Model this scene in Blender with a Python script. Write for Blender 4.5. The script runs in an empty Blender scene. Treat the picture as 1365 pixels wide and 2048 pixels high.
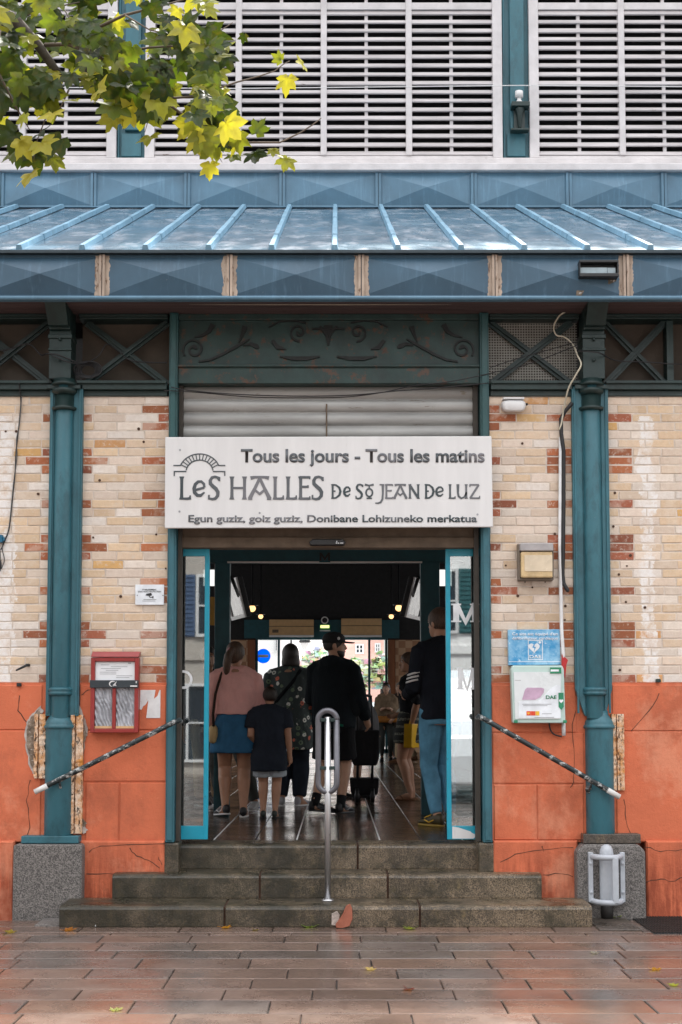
import bpy, math, random
from mathutils import Vector, Matrix, noise as mnoise
R = math.radians
random.seed(7)
SC = bpy.context.scene
COL = SC.collection

# ---------------------------------------------------------------- camera
F = 2844.0                 # focal length in photo pixels (50 mm lens, photo 1365 x 2048)
PHI = R(4.2)               # upward tilt
CAMH = 1.5
CX, CY = 673.0, 1430.0 - F * math.tan(PHI)
cam = bpy.data.cameras.new("camera")
cam.sensor_fit = 'AUTO'; cam.sensor_width = 36.0; cam.lens = F / 2048 * 36.0
cam.shift_x = (682.5 - CX) / 2048
cam.shift_y = (CY - 1024.0) / 2048
cam.clip_end = 2000; cam.clip_start = 0.05
camo = bpy.data.objects.new("camera", cam); COL.objects.link(camo)
camo.location = (0, 0, CAMH); camo.rotation_euler = (R(90) + PHI, 0, 0)
SC.camera = camo

# ---------------------------------------------------------------- sky and sun
SUN_EL, SUN_AZ = R(58), R(20)      # the sun stands behind the hall, a little to the right
w = bpy.data.worlds.new("World"); SC.world = w; w.use_nodes = True
nt = w.node_tree; nt.nodes.clear()
out = nt.nodes.new('ShaderNodeOutputWorld'); bg = nt.nodes.new('ShaderNodeBackground')
sky = nt.nodes.new('ShaderNodeTexSky'); sky.sky_type = 'NISHITA'; sky.sun_disc = False
sky.sun_elevation = SUN_EL; sky.sun_rotation = SUN_AZ
sky.air_density = 1.0; sky.dust_density = 2.5
tc = nt.nodes.new('ShaderNodeTexCoord'); cn = nt.nodes.new('ShaderNodeTexNoise')
cn.inputs['Scale'].default_value = 2.6; cn.inputs['Detail'].default_value = 7; cn.inputs['Roughness'].default_value = .6
cr = nt.nodes.new('ShaderNodeValToRGB'); cr.color_ramp.elements[0].position = .38; cr.color_ramp.elements[1].position = .62
cr.color_ramp.elements[0].color = (.45, .45, .45, 1); cr.color_ramp.elements[1].color = (.95, .95, .95, 1)
hs = nt.nodes.new('ShaderNodeMix'); hs.data_type = 'RGBA'
hs.inputs[7].default_value = (8.2, 8.0, 7.8, 1)
nt.links.new(tc.outputs['Generated'], cn.inputs['Vector']); nt.links.new(cn.outputs['Fac'], cr.inputs['Fac'])
nt.links.new(cr.outputs['Color'], hs.inputs[0]); nt.links.new(sky.outputs['Color'], hs.inputs[6])
# an overcast sky is about three times as bright overhead as at the horizon
sx = nt.nodes.new('ShaderNodeSeparateXYZ'); nt.links.new(tc.outputs['Generated'], sx.inputs[0])
mr = nt.nodes.new('ShaderNodeMapRange'); mr.inputs[1].default_value = 0; mr.inputs[2].default_value = 1; mr.inputs[3].default_value = .35; mr.inputs[4].default_value = 1.75
nt.links.new(sx.outputs[2], mr.inputs[0])
vm = nt.nodes.new('ShaderNodeVectorMath'); vm.operation = 'SCALE'; nt.links.new(hs.outputs[2], vm.inputs[0]); nt.links.new(mr.outputs[0], vm.inputs[3])
nt.links.new(vm.outputs[0], bg.inputs['Color']); bg.inputs['Strength'].default_value = .12
nt.links.new(bg.outputs[0], out.inputs[0])
sl = bpy.data.lights.new("sun", 'SUN'); sl.energy = 2.4; sl.angle = R(3); sl.color = (1, .95, .86)
so = bpy.data.objects.new("sun", sl); COL.objects.link(so); so.location = (3, 30, 30)
sd = Vector((math.sin(SUN_AZ) * math.cos(SUN_EL), math.cos(SUN_AZ) * math.cos(SUN_EL), math.sin(SUN_EL)))
so.rotation_euler = sd.to_track_quat('Z', 'Y').to_euler()
SC.view_settings.view_transform = 'Standard'; SC.view_settings.look = 'None'
SC.view_settings.exposure = 1.42; SC.view_settings.gamma = 1.0
SC.cycles.max_bounces = 8; SC.cycles.transparent_max_bounces = 16
SC.cycles.use_denoising = True

# ---------------------------------------------------------------- helpers
def P(u, v, Y):
    """world point on the plane y = Y that the photo shows at pixel (u, v)"""
    c, s = math.cos(PHI), math.sin(PHI)
    dx = u - CX; dy = F * c - (CY - v) * s; dz = F * s + (CY - v) * c
    t = Y / dy
    return Vector((dx * t, Y, CAMH + dz * t))
def Xp(u, Y, v=1230): return P(u, v, Y).x
def Zp(v, Y): return P(CX, v, Y).z
def ground_Y(v, z):
    """distance at which height z shows at photo row v"""
    c, s = math.cos(PHI), math.sin(PHI)
    dy = F * c - (CY - v) * s; dz = F * s + (CY - v) * c
    return (z - CAMH) * dy / dz

def socket(n, *names):
    for k in names:
        if k in n.inputs: return n.inputs[k]

class NB:
    """small node-material builder"""
    def __init__(s, name):
        s.m = bpy.data.materials.new(name); s.m.use_nodes = True
        s.t = s.m.node_tree; s.b = s.t.nodes['Principled BSDF']; s.o = s.t.nodes['Material Output']
        s.tc = s.t.nodes.new('ShaderNodeTexCoord')
    def n(s, k, **kw):
        x = s.t.nodes.new(k)
        for a, b in kw.items(): setattr(x, a, b)
        return x
    def l(s, a, b): s.t.links.new(a, b)
    def noise(s, scale, detail=5, rough=.6, stretch=None, seed=0, dist=0.0):
        mp = s.n('ShaderNodeMapping'); s.l(s.tc.outputs['Object'], mp.inputs['Vector'])
        if stretch: mp.inputs['Scale'].default_value = stretch
        mp.inputs['Location'].default_value = (seed * 3.1, seed * 1.7, seed * 2.3)
        t = s.n('ShaderNodeTexNoise'); s.l(mp.outputs[0], t.inputs['Vector'])
        t.inputs['Scale'].default_value = scale; t.inputs['Detail'].default_value = detail; t.inputs['Roughness'].default_value = rough
        t.inputs['Distortion'].default_value = dist
        return t.outputs['Fac']
    def ramp(s, f, a, b, c0=(0, 0, 0, 1), c1=(1, 1, 1, 1)):
        r = s.n('ShaderNodeValToRGB'); s.l(f, r.inputs['Fac'])
        r.color_ramp.elements[0].position = a; r.color_ramp.elements[1].position = b
        r.color_ramp.elements[0].color = c0; r.color_ramp.elements[1].color = c1
        return r.outputs['Color']
    def mix(s, f, a, b, mode='MIX'):
        x = s.n('ShaderNodeMix', data_type='RGBA', blend_type=mode)
        for k, v in ((0, f), (6, a), (7, b)):
            if isinstance(v, (int, float)): x.inputs[k].default_value = v if k == 0 else (v, v, v, 1)
            elif isinstance(v, (tuple, list)): x.inputs[k].default_value = tuple(v)[:3] + (1,)
            else: s.l(v, x.inputs[k])
        return x.outputs[2]
    def math(s, op, a, b=0.0):
        x = s.n('ShaderNodeMath', operation=op)
        for k, v in ((0, a), (1, b)):
            if isinstance(v, (int, float)): x.inputs[k].default_value = v
            else: s.l(v, x.inputs[k])
        return x.outputs[0]
    def attr(s):
        a = s.n('ShaderNodeVertexColor'); a.layer_name = 'Col'; return a.outputs['Color']
    def pos(s):
        x = s.n('ShaderNodeSeparateXYZ'); s.l(s.tc.outputs['Object'], x.inputs[0]); return x.outputs
    def geo(s):
        g = s.n('ShaderNodeNewGeometry'); x = s.n('ShaderNodeSeparateXYZ'); s.l(g.outputs['Position'], x.inputs[0]); return x.outputs
    def col(s, c):
        if isinstance(c, (tuple, list)): s.b.inputs['Base Color'].default_value = tuple(c)[:3] + (1,)
        else: s.l(c, s.b.inputs['Base Color'])
    def rough(s, r):
        if isinstance(r, (int, float)): s.b.inputs['Roughness'].default_value = r
        else: s.l(r, s.b.inputs['Roughness'])
    def bump(s, h, strength=.3, dist=.01):
        b = s.n('ShaderNodeBump'); b.inputs['Strength'].default_value = strength; b.inputs['Distance'].default_value = dist
        s.l(h, b.inputs['Height']); s.l(b.outputs[0], s.b.inputs['Normal'])

def hexc(r, g, b):
    f = lambda c: (c / 12.92 if c <= .04045 else ((c + .055) / 1.055) ** 2.4)
    return tuple(f(x / 255) for x in (r, g, b))

def plain(name, c, rough=.6, metal=0.0, var=.18, scale=9, bump=.15, bscale=60, stretch=None, wear=None, wearamt=.62, spec=.5, seed=0):
    b = NB(name)
    f = b.noise(scale, 6, .6, stretch, seed)
    lo = tuple(x * (1 - var) for x in c); hi = tuple(min(1, x * (1 + var)) for x in c)
    cc = b.mix(b.ramp(f, .3, .7), lo, hi)
    if wear:
        g = b.noise(scale * 2.3, 8, .7, stretch, seed + 5)
        cc = b.mix(b.ramp(g, wearamt, wearamt + .05), cc, wear)
    b.col(cc); b.rough(b.math('ADD', b.math('MULTIPLY', b.noise(scale * 1.7, 4, .6, stretch, seed + 2), .3), max(0, rough - .15)))
    b.b.inputs['Metallic'].default_value = metal
    b.b.inputs['Specular IOR Level'].default_value = spec
    if bump: b.bump(b.noise(bscale, 5, .65, stretch, seed + 1), bump, .006)
    return b.m

class MB:
    """collects faces, then links them as one mesh object"""
    def __init__(s): s.v = []; s.f = []; s.mi = []; s.c = []; s.sm = []
    def add(s, vs, fs, mat=0, col=(1, 1, 1), smooth=False):
        o = len(s.v); s.v += [Vector(p) for p in vs]
        for f in fs:
            s.f.append([o + i for i in f]); s.mi.append(mat); s.c.append(col); s.sm.append(smooth)
        return s
    def box(s, x0, x1, y0, y1, z0, z1, mat=0, col=(1, 1, 1)):
        if x0 > x1: x0, x1 = x1, x0
        if y0 > y1: y0, y1 = y1, y0
        if z0 > z1: z0, z1 = z1, z0
        vs = [(x0, y0, z0), (x1, y0, z0), (x1, y1, z0), (x0, y1, z0), (x0, y0, z1), (x1, y0, z1), (x1, y1, z1), (x0, y1, z1)]
        return s.add(vs, [(0, 3, 2, 1), (4, 5, 6, 7), (0, 1, 5, 4), (1, 2, 6, 5), (2, 3, 7, 6), (3, 0, 4, 7)], mat, col)
    def chip(s, x0, x1, z0, z1, yf, yb, ch=.004, mat=0, col=(1, 1, 1), jit=.0):
        """brick-like block facing -y with chamfered front"""
        j = lambda: random.uniform(-jit, jit)
        a = [(x0 + j(), yb, z0 + j()), (x1 + j(), yb, z0 + j()), (x1 + j(), yb, z1 + j()), (x0 + j(), yb, z1 + j())]
        m = [(p[0], yf + ch, p[2]) for p in a]
        f = [(a[0][0] + ch, yf, a[0][2] + ch), (a[1][0] - ch, yf + jit * .4, a[1][2] + ch), (a[2][0] - ch, yf, a[2][2] - ch), (a[3][0] + ch, yf - jit * .4, a[3][2] - ch)]
        fs = [(8, 9, 10, 11)]
        for i in range(4):
            k = (i + 1) % 4
            fs += [(i, k, 4 + k, 4 + i), (4 + i, 4 + k, 8 + k, 8 + i)]
        return s.add(a + m + f, fs, mat, col)
    def slab(s, x0, x1, y0, y1, zt, zb, ch=.006, mat=0, col=(1, 1, 1), jit=0.0):
        j = lambda: random.uniform(-jit, jit)
        a = [(x0 + j(), y0 + j(), zb), (x1 + j(), y0 + j(), zb), (x1 + j(), y1 + j(), zb), (x0 + j(), y1 + j(), zb)]
        m = [(p[0], p[1], zt - ch) for p in a]
        c = ((1, 1), (-1, 1), (-1, -1), (1, -1))
        t = [(a[i][0] + c[i][0] * ch, a[i][1] + c[i][1] * ch, zt + j() * .35) for i in range(4)]
        fs = [(8, 9, 10, 11)]
        for i in range(4):
            k = (i + 1) % 4
            fs += [(i, k, 4 + k, 4 + i), (4 + i, 4 + k, 8 + k, 8 + i)]
        return s.add(a + m + t, fs, mat, col)
    def prism(s, poly, y0, y1, mat=0, col=(1, 1, 1)):
        """polygon in x,z extruded from y0 (front) to y1"""
        n = len(poly)
        ar = sum(poly[i][0] * poly[(i + 1) % n][1] - poly[(i + 1) % n][0] * poly[i][1] for i in range(n))
        if ar < 0: poly = poly[::-1]
        vs = [(p[0], y0, p[1]) for p in poly] + [(p[0], y1, p[1]) for p in poly]
        return s.add(vs, [list(range(n)), list(range(2 * n - 1, n - 1, -1))] + [(i, n + i, n + (i + 1) % n, (i + 1) % n) for i in range(n)], mat, col)
    def loft(s, rings, mat=0, col=(1, 1, 1), smooth=True, caps=True):
        n = len(rings[0]); vs = [p for r in rings for p in r]; fs = []
        for i in range(len(rings) - 1):
            for k in range(n):
                k2 = (k + 1) % n
                fs.append((i * n + k, i * n + k2, (i + 1) * n + k2, (i + 1) * n + k))
        if caps:
            fs.append(list(range(n - 1, -1, -1))); fs.append([(len(rings) - 1) * n + k for k in range(n)])
        return s.add(vs, fs, mat, col, smooth)
    def tube(s, pts, r, n=8, mat=0, col=(1, 1, 1), smooth=True, round_ends=False):
        pts = [Vector(p) for p in pts]
        rs = list(r) if isinstance(r, (list, tuple)) else [r] * len(pts)
        if round_ends:
            d0 = (pts[0] - pts[1]).normalized(); d1 = (pts[-1] - pts[-2]).normalized(); r0, r1 = rs[0], rs[-1]
            pts = [pts[0] + d0 * r0 * .95, pts[0] + d0 * r0 * .6] + pts + [pts[-1] + d1 * r1 * .6, pts[-1] + d1 * r1 * .95]
            rs = [r0 * .3, r0 * .8] + rs + [r1 * .8, r1 * .3]
        rings = []; up = None
        for i, p in enumerate(pts):
            t = (pts[min(i + 1, len(pts) - 1)] - pts[max(i - 1, 0)])
            if t.length < 1e-9: t = Vector((0, 0, 1))
            t.normalize()
            if up is None: up = Vector((0, 0, 1)) if abs(t.z) < .9 else Vector((0, 1, 0))
            a = t.cross(up)
            if a.length < 1e-4: a = t.orthogonal()
            a.normalize(); b = a.cross(t).normalized(); up = b
            rings.append([p + (a * math.cos(q) + b * math.sin(q)) * rs[i] for q in [-2 * math.pi * k / n for k in range(n)]])
        return s.loft(rings, mat, col, smooth)
    def ell(s, c, rx, ry, rz, n=16, m=10, mat=0, col=(1, 1, 1), M=None):
        rings = []
        for i in range(m + 1):
            th = math.pi * (i / m) * .996 + .006
            z = -math.cos(th); q = math.sin(th)
            ring = []
            for k in range(n):
                a = 2 * math.pi * k / n
                p = Vector((rx * q * math.cos(a), ry * q * math.sin(a), rz * z))
                if M is not None: p = M @ p
                ring.append(Vector(c) + p)
            rings.append(ring)
        return s.loft(rings, mat, col, True)
    def lathe(s, c, prof, n=24, mat=0, col=(1, 1, 1), a0=0, smooth=True):
        rings = [[(c[0] + r * math.cos(2 * math.pi * k / n), c[1] + r * math.sin(2 * math.pi * k / n), z) for k in range(n)] for r, z in prof]
        return s.loft(rings, mat, col, smooth)
    def ribbon(s, pts, wd, y0, y1, mat=0, closed=False, col=(1, 1, 1)):
        """flat stroke in the x,z plane, pts = (x, z), width or list of widths"""
        n = len(pts); ws = wd if isinstance(wd, (list, tuple)) else [wd] * n
        L, Rr = [], []
        for i in range(n):
            a = Vector(pts[(i - 1) % n] if closed else pts[max(i - 1, 0)]); b = Vector(pts[(i + 1) % n] if closed else pts[min(i + 1, n - 1)])
            p = Vector(pts[i]); d1 = (p - a); d2 = (b - p)
            if d1.length < 1e-9: d1 = d2
            if d2.length < 1e-9: d2 = d1
            d1.normalize(); d2.normalize(); t = (d1 + d2)
            if t.length < 1e-6: t = d1
            t.normalize(); nn = Vector((-t.y, t.x)); k = max(.5, abs(nn.dot(Vector((-d1.y, d1.x)))))
            L.append(p + nn * ws[i] / 2 / k); Rr.append(p - nn * ws[i] / 2 / k)
        for i in range(n if closed else n - 1):
            j = (i + 1) % n
            q = [Rr[i], Rr[j], L[j], L[i]]
            s.prism([(a.x, a.y) for a in q], y0, y1, mat, col)
        return s
    def warp(s, fn): s.v = [Vector(fn(p)) for p in s.v]; return s
    def mesh(s, name, mats):
        me = bpy.data.meshes.new(name)
        me.from_pydata([tuple(p) for p in s.v], [], s.f)
        for m in (mats if isinstance(mats, (list, tuple)) else [mats]): me.materials.append(m)
        me.polygons.foreach_set('material_index', s.mi); me.polygons.foreach_set('use_smooth', s.sm)
        ca = me.color_attributes.new('Col', 'FLOAT_COLOR', 'CORNER')
        d = []
        for f, c in zip(s.f, s.c): d += list(tuple(c)[:3] + (1.0,)) * len(f)
        ca.data.foreach_set('color', d)
        me.update(); return me
    def build(s, name, mats, parent=None, bevel=0, local=False, origin=None):
        if parent is not None and not local:
            o = world_of(parent); s.v = [p - o for p in s.v]
        elif origin is not None:
            s.v = [p - Vector(origin) for p in s.v]
        me = s.mesh(name, mats); ob = bpy.data.objects.new(name, me); COL.objects.link(ob)
        if parent is not None: ob.parent = parent
        elif origin is not None: ob.location = origin
        if bevel:
            bv = ob.modifiers.new('bevel', 'BEVEL'); bv.width = bevel; bv.segments = 2; bv.limit_method = 'ANGLE'; bv.angle_limit = R(40)
        return ob

def world_of(o):
    p = Vector((0, 0, 0))
    while o is not None: p = p + o.location; o = o.parent
    return p
def tag(o, label, cat, group=None):
    o['label'] = label; o['category'] = cat
    if group: o['group'] = group
    return o
def thing(name, label, cat, loc=(0, 0, 0), rz=0, group=None):
    o = bpy.data.objects.new(name, None); COL.objects.link(o); o.location = loc; o.rotation_euler = (0, 0, rz)
    o.empty_display_size = .2
    return tag(o, label, cat, group)
def struct(o, kind='structure'): o['kind'] = kind; return o

def text_poly(txt, x0, x1, z0, z1, yf, mat, name='lettering', parent=None, bold=.012, depth=.002, shear=0):
    """text fitted to the box x0..x1, z0..z1 (z0 = baseline, z1 = cap height) as a mesh facing -y"""
    cu = bpy.data.curves.new(name, 'FONT'); cu.body = txt; cu.size = 1.0; cu.offset = bold; cu.extrude = 0; cu.shear = shear
    cu.resolution_u = 4
    ob = bpy.data.objects.new(name, cu); COL.objects.link(ob)
    bpy.context.view_layer.update()
    me = bpy.data.meshes.new_from_object(ob.evaluated_get(bpy.context.evaluated_depsgraph_get()))
    COL.objects.unlink(ob); bpy.data.objects.remove(ob); bpy.data.curves.remove(cu)
    xs = [v.co.x for v in me.vertices]; ax, bx = min(xs), max(xs); cap = .729
    o = world_of(parent) if parent is not None else Vector((0, 0, 0))
    for v in me.vertices:
        x = x0 + (v.co.x - ax) / (bx - ax) * (x1 - x0); z = z0 + v.co.y / cap * (z1 - z0)
        v.co = Vector((x, yf, z)) - o
    me.materials.clear(); me.materials.append(mat); me.update(); me.name = name
    ob = bpy.data.objects.new(name, me); COL.objects.link(ob)
    if parent is not None: ob.parent = parent
    sm = ob.modifiers.new('solid', 'SOLIDIFY'); sm.thickness = depth; sm.offset = 1
    return ob
# ---------------------------------------------------------------- materials
def m_brick():
    b = NB('brick'); a = b.attr()
    f = b.noise(26, 6, .65); g = b.noise(7, 5, .6, seed=3)
    c = b.mix(b.ramp(f, .35, .75), a, b.mix(.28, a, (.34, .23, .14)))
    c = b.mix(b.math('MULTIPLY', b.ramp(g, .52, .62), .35), c, (.70, .60, .50))
    # old whitewash streaks left on the wall
    x = b.geo()
    n1 = b.math('MULTIPLY', b.math('ADD', b.math('SUBTRACT', b.noise(3, 8, .75, seed=9), .5), b.math('MULTIPLY', b.math('SUBTRACT', b.noise(22, 5, .7, seed=12), .5), .5)), .22)
    def band(x0, wd):
        d = b.math('ABSOLUTE', b.math('SUBTRACT', b.math('ADD', x[0], n1), x0))
        return b.math('LESS_THAN', d, wd)
    st = b.math('MAXIMUM', band(Xp(1296, 10.77, 1100), .055), band(Xp(-8, 10.77), .14))
    st = b.math('MULTIPLY', st, b.math('LESS_THAN', x[2], Zp(832, 10.77)))
    st = b.math('MULTIPLY', st, b.ramp(b.noise(9, 8, .75, seed=4), .38, .56))
    c = b.mix(b.math('MULTIPLY', st, .9), c, (.80, .78, .76))
    # splashes of old mortar smeared over the faces
    c = b.mix(b.math('MULTIPLY', b.ramp(b.noise(34, 6, .7, seed=8), .56, .66), .6), c, (.64, .56, .48))
    b.col(c); b.rough(.85); b.bump(b.noise(80, 6, .7), .5, .006)
    return b.m
def m_plaster():
    b = NB('orange_plaster'); base = hexc(206, 110, 75)
    c = b.mix(b.ramp(b.noise(2.2, 6, .6), .3, .7), tuple(x * .86 for x in base), tuple(x * 1.06 for x in base))
    c = b.mix(b.math('MULTIPLY', b.ramp(b.noise(9, 7, .7, seed=2), .60, .70), .5), c, hexc(186, 84, 52))
    g = b.geo()
    # damp splash zone at the foot of the wall and runs of dirt
    foot = b.math('MULTIPLY', b.math('SUBTRACT', .62, g[2]), 2.6)
    run = b.noise(6, 6, .7, (3.5, 1, .45), 4)
    d = b.math('MULTIPLY', b.math('MAXIMUM', foot, 0), b.ramp(run, .38, .62))
    c = b.mix(b.math('MINIMUM', d, .75), c, hexc(140, 62, 38))
    c = b.mix(b.math('MULTIPLY', b.ramp(b.noise(1.7, 7, .72, (1, 1, .7), 21), .50, .64), .6), c, hexc(156, 84, 58))
    c = b.mix(b.math('MULTIPLY', b.ramp(b.noise(1.4, 7, .7, (1, 1, .8), 31), .52, .62), .45), c, hexc(224, 156, 124))
    c = b.mix(b.math('MULTIPLY', b.ramp(b.noise(60, 4, .7, seed=23), .64, .70), .45), c, hexc(120, 58, 40))
    c = b.mix(b.math('MULTIPLY', b.ramp(b.noise(16, 8, .8, (1, 1, .3), 25), .66, .70), .5), c, hexc(110, 60, 44))
    c = b.mix(b.math('MULTIPLY', b.ramp(b.noise(40, 5, .7, seed=6), .70, .73), .8), c, hexc(228, 150, 112))
    b.col(c); b.rough(.8); b.bump(b.math('ADD', b.noise(22, 8, .65), b.math('MULTIPLY', b.noise(110, 5, .7), .5)), .6, .01)
    return b.m
def m_teal(name='teal_iron', c=hexc(48, 100, 112), chips=.67):
    b = NB(name)
    k = b.mix(b.ramp(b.noise(3.2, 6, .65, (1, 1, .35)), .3, .7), tuple(x * .72 for x in c), tuple(x * 1.22 for x in c))
    k = b.mix(b.math('MULTIPLY', b.ramp(b.noise(5, 7, .75, (1, 1, .4), 8), .52, .62), .6), k, tuple(x * .5 for x in c))
    k = b.mix(b.math('MULTIPLY', b.ramp(b.noise(70, 6, .75, seed=3), chips, chips + .03), .8), k, hexc(140, 150, 150))
    k = b.mix(b.math('MULTIPLY', b.ramp(b.noise(24, 7, .75, seed=5), chips + .02, chips + .05), .9), k, hexc(70, 52, 42))
    b.col(k); b.rough(b.math('ADD', b.math('MULTIPLY', b.noise(12, 4), .35), .28)); b.bump(b.noise(30, 6, .6), .25, .006)
    return b.m
def m_zinc(name, c, streak=.5, rough=.3, spec=.5):
    b = NB(name)
    k = b.mix(b.ramp(b.noise(2.4, 6, .6), .3, .7), tuple(x * .8 for x in c), tuple(x * 1.18 for x in c))
    k = b.mix(b.math('MULTIPLY', b.ramp(b.noise(9, 6, .7, (2.6, 1, .2), 4), .54, .72), streak), k, tuple(min(1, x * 1.9 + .03) for x in c))
    k = b.mix(b.math('MULTIPLY', b.ramp(b.noise(48, 6, .75, (1, 1, .6), 7), .69, .72), .5), k, (.42, .44, .46))
    b.col(k); b.rough(b.math('ADD', b.math('MULTIPLY', b.noise(4, 5, .6, seed=2), .3), rough)); b.bump(b.noise(5, 4, .5), .12, .02)
    b.b.inputs['Specular IOR Level'].default_value = spec
    return b.m
def m_roofsheet():
    b = NB('zinc_roof_sheet'); c = hexc(96, 128, 148)
    k = b.mix(b.ramp(b.noise(2.0, 6, .6), .3, .7), tuple(x * .75 for x in c), tuple(x * 1.15 for x in c))
    # chalky patches of weathered zinc along the top edge of the sheets
    p = b.geo(); top = b.ramp(b.math('MULTIPLY', b.math('SUBTRACT', p[1], 13.0), .8), .2, .8)
    pat = b.math('MULTIPLY', b.ramp(b.noise(3.6, 7, .75, (1, 1, 1), 9, .6), .50, .56), top)
    k = b.mix(b.math('MULTIPLY', pat, .7), k, (.52, .58, .64))
    k = b.mix(b.math('MULTIPLY', b.ramp(b.noise(7, 5, .6, (1, .16, 1), 3), .50, .66), .6), k, (.58, .63, .70))  # pale streaks painted in as bright reflections down the sheets
    b.col(k); b.rough(b.ramp(b.noise(2.2, 5, .6, (1, .6, 1), 2), .35, .65, (.10, .10, .10, 1), (.34, .34, .34, 1)))
    b.b.inputs['Metallic'].default_value = .45
    b.bump(b.noise(3.2, 4, .5), .16, .03)
    return b.m
def m_rust():
    b = NB('rusted_iron')
    k = b.mix(b.ramp(b.noise(14, 8, .75), .4, .6), hexc(226, 204, 182), hexc(206, 150, 100))
    k = b.mix(b.ramp(b.noise(42, 8, .85, (1, 1, .3), 3), .53, .56), k, hexc(44, 26, 18))
    k = b.mix(b.ramp(b.noise(6, 5, .6, seed=6), .56, .66), k, hexc(204, 136, 60))
    b.col(k); b.rough(.85); b.bump(b.noise(40, 7, .7), .9, .01); return b.m
def m_granite(name, dark, light, moss=0, wet=False):
    b = NB(name)
    f = b.noise(120, 3, .7); g = b.noise(34, 6, .75, seed=2)
    k = b.mix(b.ramp(f, .40, .60), dark, light)
    k = b.mix(b.math('MULTIPLY', b.ramp(g, .5, .66), .55), k, tuple(x * .55 for x in dark))
    if moss:
        k = b.mix(b.math('MULTIPLY', b.ramp(b.noise(3.2, 6, .7, seed=5), .44, .62), moss), k, (.034, .030, .017))
        k = b.mix(b.math('MULTIPLY', b.ramp(b.noise(11, 7, .7, (1, 1, .6), 11), .58, .66), moss * .7), k, (.20, .15, .075))
        k = b.mix(b.math('MULTIPLY', b.ramp(b.noise(2.1, 6, .7, (1, 1, .5), 15), .45, .6), moss * .75), k, (.016, .017, .015))
    if wet:
        gx_ = b.geo()[0]; lf_ = b.ramp(b.math('ADD', b.math('MULTIPLY', gx_, -.45), b.math('MULTIPLY', b.noise(2.4, 5, .6, seed=19), .9)), .35, .95)
        k = b.mix(b.math('MULTIPLY', lf_, .5), k, (.022, .022, .014))
    b.col(k)
    if wet:
        b.rough(b.ramp(b.noise(3.0, 5, .6, seed=7), .38, .62, (.12, .12, .12, 1), (.48, .48, .48, 1)))
    else: b.rough(.75)
    b.bump(b.noise(90, 6, .7), .6, .006)
    return b.m
def m_paving():
    b = NB('wet_paving_stone'); a = b.attr()
    k = b.mix(b.ramp(b.noise(60, 6, .7), .35, .7), a, b.mix(.45, a, (.05, .04, .036)))
    k = b.mix(b.math('MULTIPLY', b.ramp(b.noise(2.6, 6, .65, seed=3), .42, .64), .5), k, (.065, .045, .036))
    k = b.mix(b.math('MULTIPLY', b.ramp(b.noise(150, 3, .7, seed=6), .62, .70), .35), k, (.34, .28, .24))
    b.col(k); b.rough(b.ramp(b.noise(1.5, 6, .68, seed=4), .40, .64, (.09, .09, .09, 1), (.46, .46, .46, 1)))
    b.bump(b.math('ADD', b.math('MULTIPLY', b.noise(70, 6, .7), .5), b.noise(8, 4, .5, seed=2)), .22, .008)
    return b.m
def m_hallfloor():
    b = NB('wet_hall_tile'); a = b.attr()
    k = b.mix(b.ramp(b.noise(9, 6, .65, (.5, 2, 1)), .35, .65), a, b.mix(.5, a, (.02, .014, .01)))
    b.col(k); b.rough(b.ramp(b.noise(2.2, 5, .6, seed=4), .36, .64, (.06, .06, .06, 1), (.24, .24, .24, 1)))
    b.bump(b.math('ADD', b.noise(5, 4, .6, (.7, 5, 1)), b.math('MULTIPLY', b.noise(30, 5, .6, (.4, 2.5, 1), 3), .5)), .28, .012)
    return b.m
def m_leaf(name='plane_leaf'):
    b = NB(name); a = b.attr()
    k = b.mix(b.math('MULTIPLY', b.ramp(b.noise(22, 5, .65), .48, .7), .45), a, b.mix(.5, a, (.20, .10, .015)))
    b.col(k); b.rough(.45); b.b.inputs['Specular IOR Level'].default_value = .35
    tr = b.n('ShaderNodeBsdfTranslucent'); b.l(b.mix(1.0, b.mix(1.0, k, (1.5, 1.5, .7), 'MULTIPLY'), (.02, .022, 0), 'ADD'), tr.inputs['Color'])
    mx = b.n('ShaderNodeMixShader'); mx.inputs[0].default_value = .5
    b.l(b.b.outputs[0], mx.inputs[1]); b.l(tr.outputs[0], mx.inputs[2]); b.l(mx.outputs[0], b.o.inputs['Surface'])
    b.bump(b.noise(40, 4, .6), .4, .004)
    return b.m
def m_farleaf():
    b = NB('far_leaf'); b.col(b.attr()); b.rough(.8); return b.m
def m_glass(name='door_glass', refl=.32, tint=(.62, .70, .70)):
    b = NB(name)
    t = b.n('ShaderNodeBsdfTransparent'); t.inputs['Color'].default_value = tint + (1,)
    g = b.n('ShaderNodeBsdfGlossy'); g.inputs['Roughness'].default_value = .015; g.inputs['Color'].default_value = (.95, .97, 1, 1)
    mx = b.n('ShaderNodeMixShader'); mx.inputs[0].default_value = refl
    b.l(t.outputs[0], mx.inputs[1]); b.l(g.outputs[0], mx.inputs[2]); b.l(mx.outputs[0], b.o.inputs['Surface'])
    return b.m
def m_emit(name, c, s):
    b = NB(name); b.col((.8, .8, .8)); b.b.inputs['Emission Color'].default_value = c + (1,); b.b.inputs['Emission Strength'].default_value = s
    return b.m
def m_fabric(name, c, var=.2, weave=260, rough=.9):
    b = NB(name)
    k = b.mix(b.ramp(b.noise(6, 5, .6), .3, .7), tuple(x * (1 - var) for x in c), tuple(min(1, x * (1 + var)) for x in c))
    b.col(k); b.rough(rough); b.b.inputs['Specular IOR Level'].default_value = .2
    b.bump(b.math('ADD', b.noise(11, 4, .6, (1.6, 1.6, .6)), b.math('MULTIPLY', b.noise(weave, 2, .5), .12)), .7, .02)
    return b.m
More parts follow.
